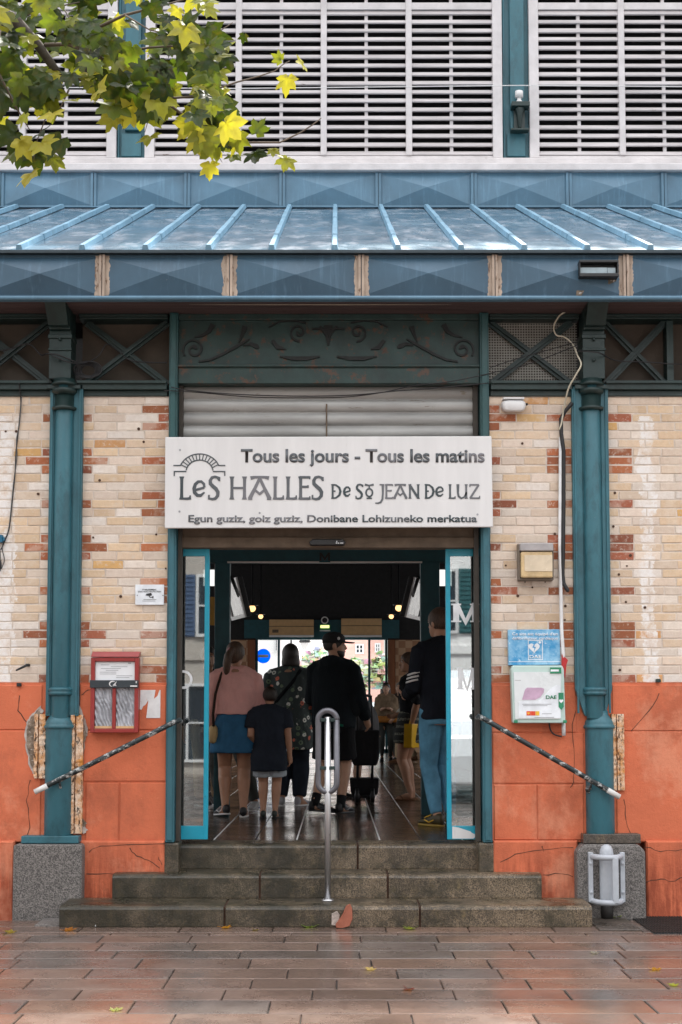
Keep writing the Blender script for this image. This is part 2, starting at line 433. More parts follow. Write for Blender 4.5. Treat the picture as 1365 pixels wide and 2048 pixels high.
def m_floral(name, ground, scale=15):
    b = NB(name)
    v = b.n('ShaderNodeTexVoronoi'); v.inputs['Scale'].default_value = scale
    b.l(b.tc.outputs['Object'], v.inputs['Vector'])
    d = b.math('ADD', v.outputs['Distance'], b.math('MULTIPLY', b.math('SUBTRACT', b.noise(50, 3, .6), .5), .25))
    x = b.n('ShaderNodeSeparateColor'); b.l(v.outputs['Color'], x.inputs[0])
    fl = b.mix(b.math('GREATER_THAN', x.outputs[0], .62), (.75, .76, .70), (.66, .18, .11))
    fl = b.mix(b.math('GREATER_THAN', x.outputs[1], .75), fl, (.16, .22, .14))
    k = b.mix(b.math('LESS_THAN', d, .30), ground, fl)
    k = b.mix(b.math('LESS_THAN', d, .11), k, (.05, .06, .06))
    v2 = b.n('ShaderNodeTexVoronoi'); v2.inputs['Scale'].default_value = scale * 1.9; v2.inputs['Randomness'].default_value = 1
    mp = b.n('ShaderNodeMapping'); mp.inputs['Location'].default_value = (3, 5, 2); mp.inputs['Scale'].default_value = (1, 1, .55); mp.inputs['Rotation'].default_value = (0, .7, 0)
    b.l(b.tc.outputs['Object'], mp.inputs['Vector']); b.l(mp.outputs[0], v2.inputs['Vector'])
    k = b.mix(b.math('MULTIPLY', b.math('LESS_THAN', v2.outputs['Distance'], .22), .55), k, (.12, .16, .13))
    b.col(k); b.rough(.8); b.bump(b.noise(10, 4, .6, (1.6, 1.6, .6)), .6, .02)
    return b.m
def m_bands(name, a, c, scale=34):
    b = NB(name); z = b.pos()[2]
    s = b.math('SINE', b.math('MULTIPLY', b.math('ADD', z, b.math('MULTIPLY', b.noise(30, 3, .5), .02)), scale * 6.28))
    k = b.mix(b.math('MULTIPLY', b.math('GREATER_THAN', s, .5), b.ramp(b.noise(60, 4, .6), .42, .5)), a, c)
    b.col(k); b.rough(.85); return b.m
def m_checker(name, a, c, size):
    b = NB(name); ck = b.n('ShaderNodeTexChecker'); ck.inputs['Scale'].default_value = 1 / size
    b.l(b.tc.outputs['Object'], ck.inputs['Vector']); ck.inputs['Color1'].default_value = a + (1,); ck.inputs['Color2'].default_value = c + (1,)
    b.col(b.mix(b.math('MULTIPLY', b.noise(6), .5), ck.outputs['Color'], (.35, .22, .13))); b.rough(.4); return b.m
def m_wornrail():
    b = NB('worn_black_rail')
    k = b.mix(b.ramp(b.noise(14, 7, .75, (1.0, 1, 1.6)), .535, .57), (.014, .022, .024), (.42, .43, .42))
    b.col(k); b.rough(.4); b.bump(b.noise(40, 5), .2, .004); return b.m
def m_ink():
    b = NB('sign_ink'); k = b.mix(b.ramp(b.noise(1.5, 4, .5, (1, 1, .6), 3), .40, .60), (.028, .045, .052), (.17, .17, .185))  # paler grey drifts painted in for sky reflections on the letters
    b.col(k); b.rough(.3); return b.m
def m_dae():
    b = NB('faded_blue_sign')
    k = b.mix(b.ramp(b.noise(9, 7, .7), .38, .66), hexc(44, 138, 190), hexc(150, 196, 222))
    k = b.mix(b.ramp(b.noise(30, 6, .7, seed=3), .60, .68), k, hexc(196, 214, 226))
    b.col(k); b.rough(.35); return b.m

MAT = dict(tealshade=m_teal('shaded_jamb_iron', hexc(38, 78, 80)), greenrust=plain('rust_bled_green_iron', hexc(30, 54, 52), .5, var=.4, scale=5, wear=hexc(74, 52, 38), wearamt=.56), guide=plain('shutter_guide_dark', (.05, .042, .034), .7), counter=plain('counter_front', (.05, .055, .055), .7), loft=plain('loft_boards', (.05, .038, .028), .9, var=.4, scale=5),  # upper jamb colour darkened to stand in for the eave's shade
    brick=m_brick(), mortar=plain('mortar', (.60, .52, .45), .9, var=.2, scale=14, bump=.6, bscale=90),
    plaster=m_plaster(), crack=plain('plaster_crack', (.07, .035, .022), .95, bump=0),
    teal=m_teal(), tealdark=m_teal('deep_green_iron', hexc(24, 46, 45), .70), tealbright=plain('turquoise_aluminium', hexc(14, 150, 176), .35, var=.1, bump=.05, wear=hexc(10, 110, 130), wearamt=.66),  # deep green, taken darker to put eave shade into the colour
    fascia=m_zinc('blue_zinc_fascia', hexc(54, 84, 104)), fascia2=m_zinc('blue_zinc_band', hexc(80, 116, 138), .35), roof=m_roofsheet(),
    batten=m_zinc('zinc_batten', hexc(118, 156, 178), .6, .25), bare=plain('bare_primer_strip', hexc(164, 148, 134), .8, var=.3, scale=16, wear=hexc(106, 84, 68), wearamt=.56, stretch=(1, 1, .3)),
    rust=m_rust(), granite=m_granite('grey_granite', (.052, .049, .046), (.24, .22, .205)), step=m_granite('mossy_step_stone', (.048, .037, .027), (.29, .22, .145), .9, True),
    steptop=m_granite('wet_tread', (.05, .04, .035), (.15, .12, .10), .5, True),
    paving=m_paving(), floor=m_hallfloor(), leaf=m_leaf(), glass=m_glass(refl=.24),
    white=plain('white_enamel', (.66, .66, .66), .4, var=.05, scale=7, stretch=(1.4, 1, .12), bump=.04, wear=(.50, .49, .46), wearamt=.66), whiteold=plain('old_white_paint', (.57, .55, .555), .7, var=.14, scale=5, bump=.3, wear=(.22, .19, .16), wearamt=.67),
    whitewood=plain('painted_louvre_wood', (.55, .525, .53), .7, var=.18, scale=6, stretch=(.3, 1, 2.5), bump=.4, bscale=30, wear=(.16, .11, .09), wearamt=.66),
    soffit=plain('soffit_boards', hexc(78, 64, 64), .8, var=.25, scale=5, stretch=(.2, 3, 1), bump=.3),
    darkwall=plain('dark_backing', hexc(74, 66, 58), .9, var=.25, scale=4), wire=plain('black_cable', (.012, .012, .014), .5, bump=0),
    shutter=plain('dusty_shutter_steel', (.36, .36, .35), .5, .3, var=.22, scale=3, stretch=(.5, 1, 3), bump=.1, wear=(.20, .17, .13), wearamt=.64),
    greybrown=plain('dirty_head_panel', hexc(100, 86, 72), .8, var=.3, scale=8, bump=.4),
    letter=m_ink(),
    steel=plain('brushed_steel', (.52, .52, .53), .32, .9, var=.1, scale=20, stretch=(1, 1, .2), bump=.05), gunmetal=plain('grey_rail_coating', (.13, .13, .145), .35, .5, var=.2, bump=.1),
    guard=plain('guard_paint', (.42, .45, .49), .45, var=.12, scale=8, bump=.2, wear=(.12, .11, .12), wearamt=.68),
    rail=m_wornrail(), wornwhite=plain('rail_tip', (.62, .62, .6), .5, bump=.1),
    red=plain('red_lacquer', hexc(142, 46, 43), .35, var=.1, bump=.05), paper=plain('paper', (.74, .76, .78), .7, var=.05, bump=.1),
    slate=plain('slate_strip', (.025, .035, .042), .4, bump=.05), ink=plain('ink', (.02, .022, .025), .6, bump=0), inkgrey=plain('faded_ink', (.32, .33, .35), .6, bump=0),
    plastic=plain('pale_plastic', (.66, .66, .66), .4, var=.05, bump=.05), amber=plain('amber_lens', (.52, .38, .20), .3, var=.25, scale=12, bump=.1), lensgrey=plain('lens_top', (.34, .32, .32), .35, bump=.05),
    dae=m_dae(), daewhite=plain('sign_white', (.72, .76, .80), .5, bump=0), cabinet=plain('mint_cabinet', (.46, .60, .56), .35, var=.08, bump=.03), green=plain('sign_green', hexc(40, 128, 92), .4, bump=0),
    orange=plain('label_orange', hexc(216, 70, 40), .5, bump=0), yellow=plain('label_yellow', hexc(228, 180, 60), .5, bump=0), pink=plain('device_pink', hexc(190, 160, 184), .4, var=.15, scale=20, bump=0),
    clear=m_glass('clear_film', .10, (.9, .93, .93)), film=plain('crumpled_film', (.34, .35, .38), .18, var=.5, scale=9, stretch=(1.5, 1, .8), bump=1.0, bscale=14),
    black=plain('black_plastic', (.012, .013, .015), .4, bump=.05), darkteal=plain('dark_teal_paint', hexc(20, 74, 84), .5, var=.2, bump=.1), hallblack=plain('hall_dark_paint', (.016, .016, .018), .9, bump=0),
    hallwall=plain('hall_wall_paint', (.60, .60, .58), .8, bump=.05), cream=plain('cream_board', hexc(196, 160, 116), .7, var=.1), wood=plain('brown_wood_panel', hexc(120, 70, 38), .5, var=.25, scale=6, stretch=(1, 1, .2)),
    checker=m_checker('checker_tile', (.50, .32, .20), (.30, .14, .07), .18), bulb=m_emit('warm_bulb', (1, .55, .2), .8), exitlit=m_emit('exit_lit', (.7, .75, .2), .8),
    letterwhite=plain('frosted_letter', (.72, .74, .76), .5, bump=0), terracotta=plain('terracotta', hexc(142, 80, 58), .7, var=.2, bump=.4), grate=plain('iron_grate', (.02, .018, .017), .6, bump=.3),
    bark=plain('plane_bark', (.075, .062, .05), .9, var=.4, scale=14, bump=.9, bscale=40), twig=plain('twig', (.13, .10, .075), .8, bump=.3),
    cablewhite=plain('white_conduit', (.66, .66, .66), .5, bump=.05), cablecream=plain('cream_cable', (.50, .46, .36), .6, bump=0),
    skin=plain('skin', (.52, .30, .20), .5, var=.08, scale=20, bump=.08), skintan=plain('tanned_skin', (.42, .22, .135), .5, var=.08, scale=20, bump=.08),
    hair=plain('dark_hair', (.022, .015, .011), .45, var=.5, scale=30, stretch=(3, 3, .5), bump=.8, bscale=80), hairbrown=plain('brown_hair', (.075, .042, .024), .5, var=.5, scale=30, stretch=(3, 3, .5), bump=.8, bscale=80),
    eyewhite=plain('eye_white', (.6, .58, .55), .3, bump=0), iris=plain('iris', (.02, .014, .01), .2, bump=0), lips=plain('lips', (.30, .10, .08), .45, bump=0),
)
# ---------------------------------------------------------------- levels
YW = 10.77
YS1 = ground_Y(1855, 0); S1 = P(CX, 1811, YS1).z        # lowest step: foot and top edge of its riser
YS2 = 10.58; S2 = P(CX, 1748, YS2).z
YS3 = YW + .12; HF = P(CX, 1688, YS3).z       # sill of the doorway = hall floor
Z_SOF = P(CX, 628, YW).z
def Z(v, Y=YW): return Zp(v, Y)
def X(u, Y=YW, v=1230): return Xp(u, Y, v)
XE = 6.3                                               # the facade runs on to both sides of the frame

# ---------------------------------------------------------------- pavement and streets
mb = MB()
rows = [1855, 1870, 1885, 1901, 1917, 1937, 1957, 1978, 2000, 2027]
ys = [10.55, 10.24, 9.98] + [ground_Y(v, 0) for v in rows[1:]]
while ys[-1] > 1.0: ys.append(ys[-1] - random.choice((.31, .33, .34)))
for i in range(len(ys) - 1):
    x = -6.6 - random.uniform(0, .6)
    while x < 6.6:
        l = random.choice((.50, .58, .62, .70, .76)) * random.uniform(.95, 1.05)
        t = random.random(); k = random.uniform(.75, 1.15)
        c = tuple(k * q for q in ((.195, .132, .104) if t < .55 else (.165, .134, .118) if t < .85 else (.22, .138, .100)))
        mb.slab(x + .004, x + l - .004, ys[i + 1] + .0035, ys[i] - .0035, 0, -.05, .005, 0, c, .002)
        x += l
mb.box(-6.6, 6.6, ys[-1], 10.62, -.09, -.016, 1, (.03, .025, .022))
struct(mb.build('pavement', [MAT['paving'], plain('joint_sand', (.045, .038, .033), .8, bump=.4)]))
mb = MB(); mb.box(-90, 90, -70, ys[-1] - .004, -.4, -.006, 0, (.12, .10, .09))
mb.box(-90, -6.606, ys[-1], 10.4, -.4, -.006, 0, (.12, .10, .09)); mb.box(6.606, 90, ys[-1], 10.4, -.4, -.006, 0, (.12, .10, .09))
struct(mb.build('street', [MAT['paving']]))
mb = MB(); mb.box(-140, 140, 37.35, 260, -.4, HF - .06)
struct(mb.build('back_street', [plain('pale_wet_street', (.62, .61, .60), .25, var=.08, scale=.6, bump=.1)]))
# hall floor: long tiles with joints running away from the door
mb = MB(); x = -5.6
jx = [-5.6 + .325 * k for k in range(36)]
off = .665 - min(jx, key=lambda q: abs(q - .665)); jx = [q + off for q in jx]
for a, b_ in zip(jx[:-1], jx[1:]):
    y = YS3 + .3
    while y < 37.2:
        l = random.uniform(.5, .7); k = random.uniform(.7, 1.2)
        mb.slab(a + .003, b_ - .003, y + .002, min(y + l, 37.3) - .002, HF, HF - .03, .003, 0, (.085 * k, .058 * k, .042 * k), .0006)
        y += l
mb.box(jx[0], jx[-1], YS3 + .3, 37.3, HF - .2, HF - .006, 1)
for j, q in enumerate(jx):
    if -1.4 < q < 1.6 and j % 2 == 0: mb.box(q - .006, q + .006, YS3 + .4, 37.2, HF - .006, HF + .0015, 2)
struct(mb.build('hall_floor', [MAT['floor'], MAT['ink'], MAT['plastic']]))

# ---------------------------------------------------------------- the market hall
hall = thing('market_hall', 'brick and iron market hall with orange plaster base, blue zinc eave and louvred upper storey', 'building', (0, YW, 0))
XL0, XL1 = X(97), X(163)          # left column flanges
XR0, XR1 = X(1147), X(1220)       # right column flanges
JL0, JL1 = X(336), X(353)         # door jambs
JR0, JR1 = X(963), X(981)
ZB0, ZB1 = Z(1366), Z(793)        # brick zone
CR = (ZB1 - ZB0) / 33.0
cream = [(.68, .55, .43), (.72, .61, .51), (.67, .52, .38), (.74, .66, .58), (.64, .48, .33), (.70, .57, .46), (.70, .53, .36), (.76, .70, .64), (.70, .59, .50)]
tanb = [(.60, .36, .14), (.58, .38, .18), (.62, .33, .14)]
redb = [(.38, .11, .048), (.42, .125, .05), (.34, .095, .05), (.44, .14, .056)]
def brick_panel(x0, x1, left, right):
    """left / right: dict course -> 's' or 'L' (short or long red brick at that edge)"""
    mb = MB(); mb.box(x0, x1, YW + .0015, YW + .33, ZB0 - .1, ZB1, 1)
    for k in range(34):
        zt = ZB1 - k * CR; zb = zt - CR
        cells = []; a, b_ = x0, x1
        l = left.get(k % 10 if k > 0 else -1); r = right.get(k % 10 if k > 0 else -1)
        S, Lg = .088, .212
        if l: w_ = S if l == 's' else Lg; cells.append((a, a + w_, 1)); a += w_
        elif left: cells.append((a, a + (.10 if k % 2 else .20), 0)); a = cells[-1][1]
        if r: w_ = S if r == 's' else Lg; cells.append((b_ - w_, b_, 1)); b_ -= w_
        elif right: w_ = (.09 if k % 2 else .19); cells.append((b_ - w_, b_, 0)); b_ -= w_
        n = max(1, round((b_ - a) / .215)); step = (b_ - a) / n; p = a
        for i in range(n):
            q = b_ if i == n - 1 else a + step * (i + 1) + random.uniform(-.012, .012)
            cells.append((p, q, 0)); p = q
        for (p, q, red) in cells:
            c = random.choice(redb) if red else (random.choice(tanb) if random.random() < .03 else random.choice(cream))
            if red and random.random() < .25: c = tuple(t * .72 for t in c)
            kk = random.uniform(.86, 1.08); jt = random.uniform(.0035, .006)
            mb.chip(p + jt, q - jt, zb + jt, zt - jt, YW - random.uniform(0, .005), YW + .02, .003, 0, tuple(min(.8, t * kk) for t in c), .0026)
    for u, v in HOLES:      # old fixing holes left in the wall
        hx_, hz_ = X(u, YW, v), Z(v)
        if x0 < hx_ < x1:
            r = random.uniform(.007, .012); mb.prism([(hx_ + r * math.cos(a), hz_ + r * math.sin(a)) for a in [math.pi * i / 4 for i in range(8)]], YW - .0075, YW, 2)
    return mb.build('brick_panel', [MAT['brick'], MAT['mortar'], MAT['crack']], hall)
HOLES = [(278, 858), (288, 884), (200, 961), (313, 1069), (332, 1137), (187, 1075), (77, 988), (12, 863), (33, 863), (242, 1193), (1230, 986), (1227, 1053), (1238, 1149), (1261, 1111), (1036, 1192), (1045, 887), (1065, 1175), (1110, 1068), (1130, 1240), (1252, 1204), (1290, 1215), (1131, 1212), (1240, 1340), (1254, 1132), (1012, 1131)]
qa = {1: 'L', 2: 's', 3: 'L', 7: 'L'}; qb = {2: 's', 6: 's', 7: 'L', 8: 's'}
brick_panel(-XE, XL0 + .02, {}, qb)
brick_panel(XL1 - .02, JL0, qb, qa)
brick_panel(JR1, XR0 + .02, {1: 's', 2: 'L', 3: 's', 7: 's'}, {2: 'L', 6: 'L', 7: 'L', 8: 'L'})
brick_panel(XR1 - .02, XE, {2: 'L', 6: 'L', 7: 'L', 8: 'L'}, {})

# orange plaster base: scored panels, cracks, projecting plinth
ZP0 = Z(1684)
def plaster_base(x0, x1, blocks, plinth, cracks, top_joint=True):
    mb = MB(); mb.box(x0, x1, YW - .008, YW + .33, ZP0, ZB0 + .004, 0)
    for (a, b_, c, d) in blocks: mb.slab  # keep order
    for (a, b_, v0, v1) in blocks:
        mb.chip(a, b_, Z(v1), Z(v0), YW - .017, YW - .004, .005, 0, (1, 1, 1), .0015)
    mb.chip(plinth[0], plinth[1], -.05, ZP0 + .012, YW - .05, YW + .33, .012, 0, (1, 1, 1), .002)
    for pts, yo in cracks:
        q = [(X(u, YW, v), Z(v)) for u, v in pts]; p2 = []
        for i in range(len(q) - 1):
            for t in (0, .33, .66): p2.append((q[i][0] + (q[i + 1][0] - q[i][0]) * t + random.uniform(-.006, .006), q[i][1] + (q[i + 1][1] - q[i][1]) * t + random.uniform(-.006, .006)))
        p2.append(q[-1])
        mb.ribbon(p2, [random.uniform(.002, .0075) for _ in p2], yo, yo + .004, 1)
    return mb.build('plaster_base', [MAT['plaster'], MAT['crack']], hall)
e = .0025
def blk(u0, u1, v0, v1): return (X(u0, YW, (v0 + v1) / 2) + e, X(u1, YW, (v0 + v1) / 2) - e, v0 + .6, v1 - .6)
plaster_base(-XE, XL0 + .12, [(-XE, X(88), 1370, 1459), (-XE, X(88), 1461, 1683), ], (-XE, X(40)), [([(62, 1560), (55, 1600), (60, 1655), (52, 1682)], YW - .0185), ([(40, 1390), (36, 1420), (58, 1448)], YW - .0185)])
plaster_base(XL1 - .12, JL0, [(X(163), JL0 - .004, 1370, 1459), blk(168, 334, 1461, 1563), blk(172, 239, 1565, 1683), blk(240, 334, 1565, 1683)], (X(168), JL0 - .004),
    [([(262, 1695), (275, 1712), (300, 1718), (322, 1735)], YW - .0515), ([(180, 1702), (205, 1690), (260, 1688), (334, 1686)], YW - .0515), ([(162, 1392), (176, 1380), (190, 1376)], YW - .0185), ([(318, 1712), (326, 1728)], YW - .0515), ([(176, 1745), (240, 1748)], YW - .0515)])
plaster_base(JR1, XR0 + .12, [(JR1 + .004, X(1150), 1370, 1464), blk(985, 1168, 1466, 1567), blk(988, 1074, 1569, 1680), blk(1075, 1168, 1569, 1680)], (JR1 + .004, X(1148)),
    [([(1152, 1420), (1144, 1450), (1147, 1500), (1148, 1560), (1140, 1575)], YW - .0185), ([(1000, 1722), (1030, 1708), (1085, 1698), (1145, 1694)], YW - .0515), ([(1086, 1748), (1120, 1745), (1144, 1752)], YW - .0515), ([(1083, 1690), (1086, 1702)], YW - .0515)])
plaster_base(XR1 - .12, XE, [(X(1222), XE, 1370, 1461), (X(1228), XE, 1463, 1683)], (X(1283), XE),
    [([(1318, 1388), (1300, 1420), (1262, 1462)], YW - .0185), ([(1248, 1600), (1252, 1640), (1262, 1680)], YW - .0185), ([(1288, 1692), (1318, 1702), (1365, 1698), (1420, 1704)], YW - .0515), ([(1290, 1762), (1320, 1756), (1340, 1762), (1365, 1752)], YW - .0515)])

# crumbled plaster around the rusted strips by the columns
mb = MB()
for poly in ([(66, 1428), (82, 1412), (90, 1425), (78, 1440), (70, 1490), (74, 1552), (62, 1540), (52, 1490), (50, 1460), (58, 1440)],
             [(158, 1405), (172, 1440), (178, 1470), (170, 1478), (166, 1550), (162, 1640), (176, 1660), (170, 1668), (156, 1660), (154, 1500)]):
    pp = []
    for i in range(len(poly)):
        (a0, b0), (a1, b1) = poly[i], poly[(i + 1) % len(poly)]
        for t in (0, .25, .5, .75): pp.append((a0 + (a1 - a0) * t + random.uniform(-2.4, 2.4), b0 + (b1 - b0) * t + random.uniform(-2, 2)))
    mb.prism([(X(u, YW, v), Z(v)) for u, v in pp], YW - .022, YW - .006)
    cu, cv = sum(p[0] for p in pp) / len(pp), sum(p[1] for p in pp) / len(pp)
    mb.prism([(X(cu + (u - cu) * .78 + random.uniform(-1.5, 1.5), YW, v), Z(cv + (v - cv) * .88)) for u, v in pp], YW - .0245, YW - .0225, 1)
mb.build('crumbled_plaster', [plain('broken_edge', (.42, .38, .35), .95, var=.3, scale=18, bump=.9), plain('bare_render', (.20, .155, .115), .95, var=.6, scale=22, bump=1.0, wear=(.40, .36, .32), wearamt=.56)], hall)
def rusted_strip(u0, u1, v0, v1):
    x0, x1 = X(u0, YW, (v0 + v1) / 2), X(u1, YW, (v0 + v1) / 2); z0, z1 = Z(v1), Z(v0)
    wd = x1 - x0; mb = MB(); n = max(6, int((z1 - z0) / .018)); zz = [z0 + (z1 - z0) * i / n for i in range(n + 1)]
    def rib(a, b_, yf, jag):
        rings = []
        for z_ in zz:
            sp = random.random() < .12; ja, jb, jy = random.uniform(0, jag * (1 if sp else .25)), random.uniform(0, jag * (1 if sp else .25)), random.uniform(-.004, .002)
            rings.append([(a + ja, yf + jy, z_), (b_ - jb, yf + jy + random.uniform(-.003, .003), z_), (b_ - jb * .6, YW - .006, z_), (a + ja * .6, YW - .006, z_)])
        mb.loft(rings, smooth=False)
    rib(x0, x0 + wd * .34, -.0 + YW - .055, .010); rib(x0 + wd * .42, x1, YW - .048, .012); mb.box(x0 + wd * .1, x1 - wd * .1, YW - .024, YW - .0055, z0 + .02, z1 - .03)
    return mb.build('rusted_strip', [MAT['rust']], hall)
rusted_strip(71, 94, 1428, 1556); rusted_strip(143, 168, 1430, 1666); rusted_strip(1222, 1247, 1428, 1580)

# ---------------------------------------------------------------- iron columns
def iron_column(f0, f1, us, lower, ring_v, base_v, foot, tapered, brk):
    T = MAT['teal']; mb = MB()
    xc = X(us, YW, 1100); z0, z1 = Z(1432), Z(772)
    # flanges left and right of a half-round shaft
    xs0, xs1 = xc - .070, xc + .070
    for (a, b_, sg) in ((f0, xs0 - .002, 1), (xs1 + .002, f1, -1)):
        if tapered:
            edge = b_ if sg == 1 else a; oth = a if sg == 1 else b_
            poly = [(oth, z1), (edge, z1), (edge, z0), (edge - sg * .01, z0 + .015), (oth, z0 + .20)]
            mb.prism(poly, YW - .055, YW + .1)
        else: mb.box(a, b_, YW - .055, YW + .1, z0, z1)
    mb.box(xs0 - .002, xs1 + .002, YW - .05, YW + .1, z0, z1)
    n = 14; prof = [(xc + .066 * math.cos(math.pi * (1 + i / n)), YW - .049 + .06 * math.sin(math.pi * (1 + i / n))) for i in range(n + 1)]
    mb.loft([[(x, y, z) for x, y in prof] for z in (z0 - .02, z1)], smooth=True)
    for q in (f0 + .02, f1 - .02): mb.box(q - .008, q + .008, YW - .066, YW - .05, z0 + .02, z1 - .02)
    # lower round drum
    lx = X(lower, YW, 1550); r = .108; zb = Z(base_v); zr = Z(ring_v)
    mb.lathe((lx, YW - .02, 0), [(r * .98, zb), (r * .98, zr - .03), (r * .98, zr)], 28)
    col = mb.build('iron_column', [T], hall, bevel=.004)
    k = MB(); k.lathe((lx, YW - .02, 0), [(r * .99, zr - .052), (r * .93, zr - .046), (r * .93, zr - .040), (r * 1.06, zr - .034), (r * 1.10, zr - .022), (r * 1.07, zr - .010), (r * 1.0, zr - .004), (r * 1.0, zr + .006), (r * .94, zr + .024), (r * .80, zr + .046), (r * .66, zr + .066), (r * .62, zr + .10)], 28)
    k.build('collar', [T], col)
    k = MB(); zc = Z(1384); k.lathe((xc, YW - .05, 0), [(.066, zc - .03), (.086, zc - .022), (.090, zc - .004), (.080, zc + .004), (.090, zc + .012), (.088, zc + .026), (.068, zc + .034)], 24)
    k.build('shaft_ring', [T], col)
    k = MB(); zc = Z(820); k.lathe((xc, YW - .05, 0), [(.066, zc - .02), (.092, zc - .014), (.096, zc + .004), (.074, zc + .012), (.074, zc + .12)], 24)
    zc = Z(775); k.box(xc - .128, xc + .128, YW - .10, YW + .05, zc - .03, zc - .004); k.lathe((xc, YW - .06, 0), [(.074, zc - .075), (.086, zc - .062), (.096, zc - .052), (.096, zc - .031)], 24); k.lathe((xc, YW - .06, 0), [(.098, zc - .003), (.098, zc + .014), (.084, zc + .022), (.084, zc + .045)], 24)
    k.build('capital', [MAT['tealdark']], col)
    # tall block and bracket that carry the eave
    bx = X(brk, YW, 690); k = MB(); k.box(bx - .084, bx + .084, YW - .10, YW + .1, zc + .045, Z(668))
    k.box(bx - .092, bx + .092, YW - .115, YW + .1, Z(684), Z(676)); k.box(bx - .090, bx + .090, YW - .112, YW + .1, Z(708), Z(703))
    k.box(bx - .08, bx + .08, YW - .14, YW + .1, Z(668), Z_SOF + .02)
    k.loft([[(bx - .076, YW - .12, Z(664)), (bx + .076, YW - .12, Z(664)), (bx + .076, YW - .19, Z(664)), (bx - .076, YW - .19, Z(664))][::-1], [(bx - .079, YW - .12, Z_SOF + .012), (bx + .079, YW - .12, Z_SOF + .012), (bx + .079, YW - .34, Z_SOF + .012), (bx - .079, YW - .34, Z_SOF + .012)][::-1]], smooth=False)
    for dz in (.06, .22): k.lathe((bx, YW - .115, 0), [(.012, Z(745) + dz), (.012, Z(745) + dz + .02)], 8)
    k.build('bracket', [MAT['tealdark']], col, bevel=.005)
    # base plate and granite footing
    k = MB(); k.box(X(foot[0] + 14, YW, 1680), X(foot[1] - 8, YW, 1680), YW - .13, YW + .05, Z(1684), Z(base_v) + .01)
    k.build('base_plate', [MAT['steptop'] if tapered else T], col, bevel=.006)
    k = MB(); a, b_ = X(foot[0], YW, 1760), X(foot[1], YW, 1760); zt = Z(1685); c = foot[2]
    k.prism([(a, -.05), (b_, -.05), (b_, zt - c), (b_ - c, zt), (a + c, zt), (a, zt - c)], YW - .17, YW + .2)
    k.build('granite_footing', [MAT['granite']], col, bevel=.02)
    for u, v in ((us - 4, 1560), (us + 3, 1585)):
        pass
    return col
iron_column(XL0, XL1, 128, 120, 1448, 1672, (36, 172, .015), False, 126)
iron_column(XR0, XR1, 1184, 1199, 1448, 1668, (1147, 1283, .05), True, 1183)

# ---------------------------------------------------------------- lattice zone over the walls
ZT0, ZT1 = Z(766), Z_SOF
def truss_panel(x0, x1, braces, mesh=False, posts=()):
    mb = MB(); mb.box(x0, x1, YW + .16, YW + .2, ZT0, ZT1, 1)
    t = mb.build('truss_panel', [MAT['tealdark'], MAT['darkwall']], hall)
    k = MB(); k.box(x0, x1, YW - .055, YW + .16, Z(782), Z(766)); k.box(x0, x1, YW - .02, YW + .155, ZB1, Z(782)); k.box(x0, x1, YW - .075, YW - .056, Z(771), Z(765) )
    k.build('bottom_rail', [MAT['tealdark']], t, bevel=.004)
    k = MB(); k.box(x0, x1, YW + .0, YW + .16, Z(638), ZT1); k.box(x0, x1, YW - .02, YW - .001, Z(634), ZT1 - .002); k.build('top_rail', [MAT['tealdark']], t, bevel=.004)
    for a, b_ in braces:
        for i, (p, q) in enumerate((((a, Z(764)), (b_, Z(640))), ((a, Z(640)), (b_, Z(764))))):
            k = MB(); yo = YW + .06 + i * .02; k.ribbon([p, q], .055, yo, yo + .016)
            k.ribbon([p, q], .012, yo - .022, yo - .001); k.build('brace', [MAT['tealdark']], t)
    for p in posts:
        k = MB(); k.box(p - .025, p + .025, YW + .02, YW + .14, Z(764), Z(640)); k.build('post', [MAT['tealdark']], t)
    if mesh:
        k = MB(); n = 34; m = 26
        for i in range(n): k.box(x0 + (x1 - x0) * i / n, x0 + (x1 - x0) * i / n + .007, YW + .12, YW + .126, ZT0, ZT1)
        for i in range(m): k.box(x0, x1, YW + .114, YW + .1195, ZT0 + (ZT1 - ZT0) * i / m, ZT0 + (ZT1 - ZT0) * i / m + .007)
        k.build('wire_mesh', [plain('mesh_wire', (.30, .29, .26), .5, .3, bump=0)], t)
    return t
def vx(u): return X(u, YW, 700)
truss_panel(-XE, vx(105), [(vx(-60), vx(96)), (vx(-330), vx(-190))], posts=(vx(-66),))
truss_panel(vx(158), vx(336), [(vx(170), vx(334))])
truss_panel(vx(980), vx(1160), [(vx(984), vx(1146))], mesh=True)
truss_panel(vx(1208), XE, [(vx(1215), vx(1335)), (vx(1420), vx(1560))], posts=(vx(1342),))

# ---------------------------------------------------------------- door surround
mb = MB()
for a, b_ in ((JL0, JL1), (JR0, JR1)):
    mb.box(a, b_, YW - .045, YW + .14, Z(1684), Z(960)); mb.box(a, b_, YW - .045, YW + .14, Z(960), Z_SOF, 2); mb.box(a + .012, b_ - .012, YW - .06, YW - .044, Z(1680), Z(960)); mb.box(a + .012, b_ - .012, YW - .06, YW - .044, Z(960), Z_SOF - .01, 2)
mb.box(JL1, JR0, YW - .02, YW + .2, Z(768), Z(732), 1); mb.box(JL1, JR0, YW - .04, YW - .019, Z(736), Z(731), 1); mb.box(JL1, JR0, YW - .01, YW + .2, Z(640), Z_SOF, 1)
frame = mb.build('door_surround', [MAT['teal'], MAT['greenrust'], MAT['tealshade']], hall, bevel=.005)
for u0, u1 in ((356, 364), (953, 962)):
    k = MB(); k.box(X(u0 - 2), X(u1 - 2), YW + .05, YW + .14, Z(1684), Z(768)); k.build('shutter_guide', [MAT['guide']], frame)  # guides in plain black-brown
k = MB(); k.box(JL1, JR0, YW + .02, YW + .16, Z(731), Z(640))
orn = k.build('ornament_panel', [MAT['greenrust']], frame)
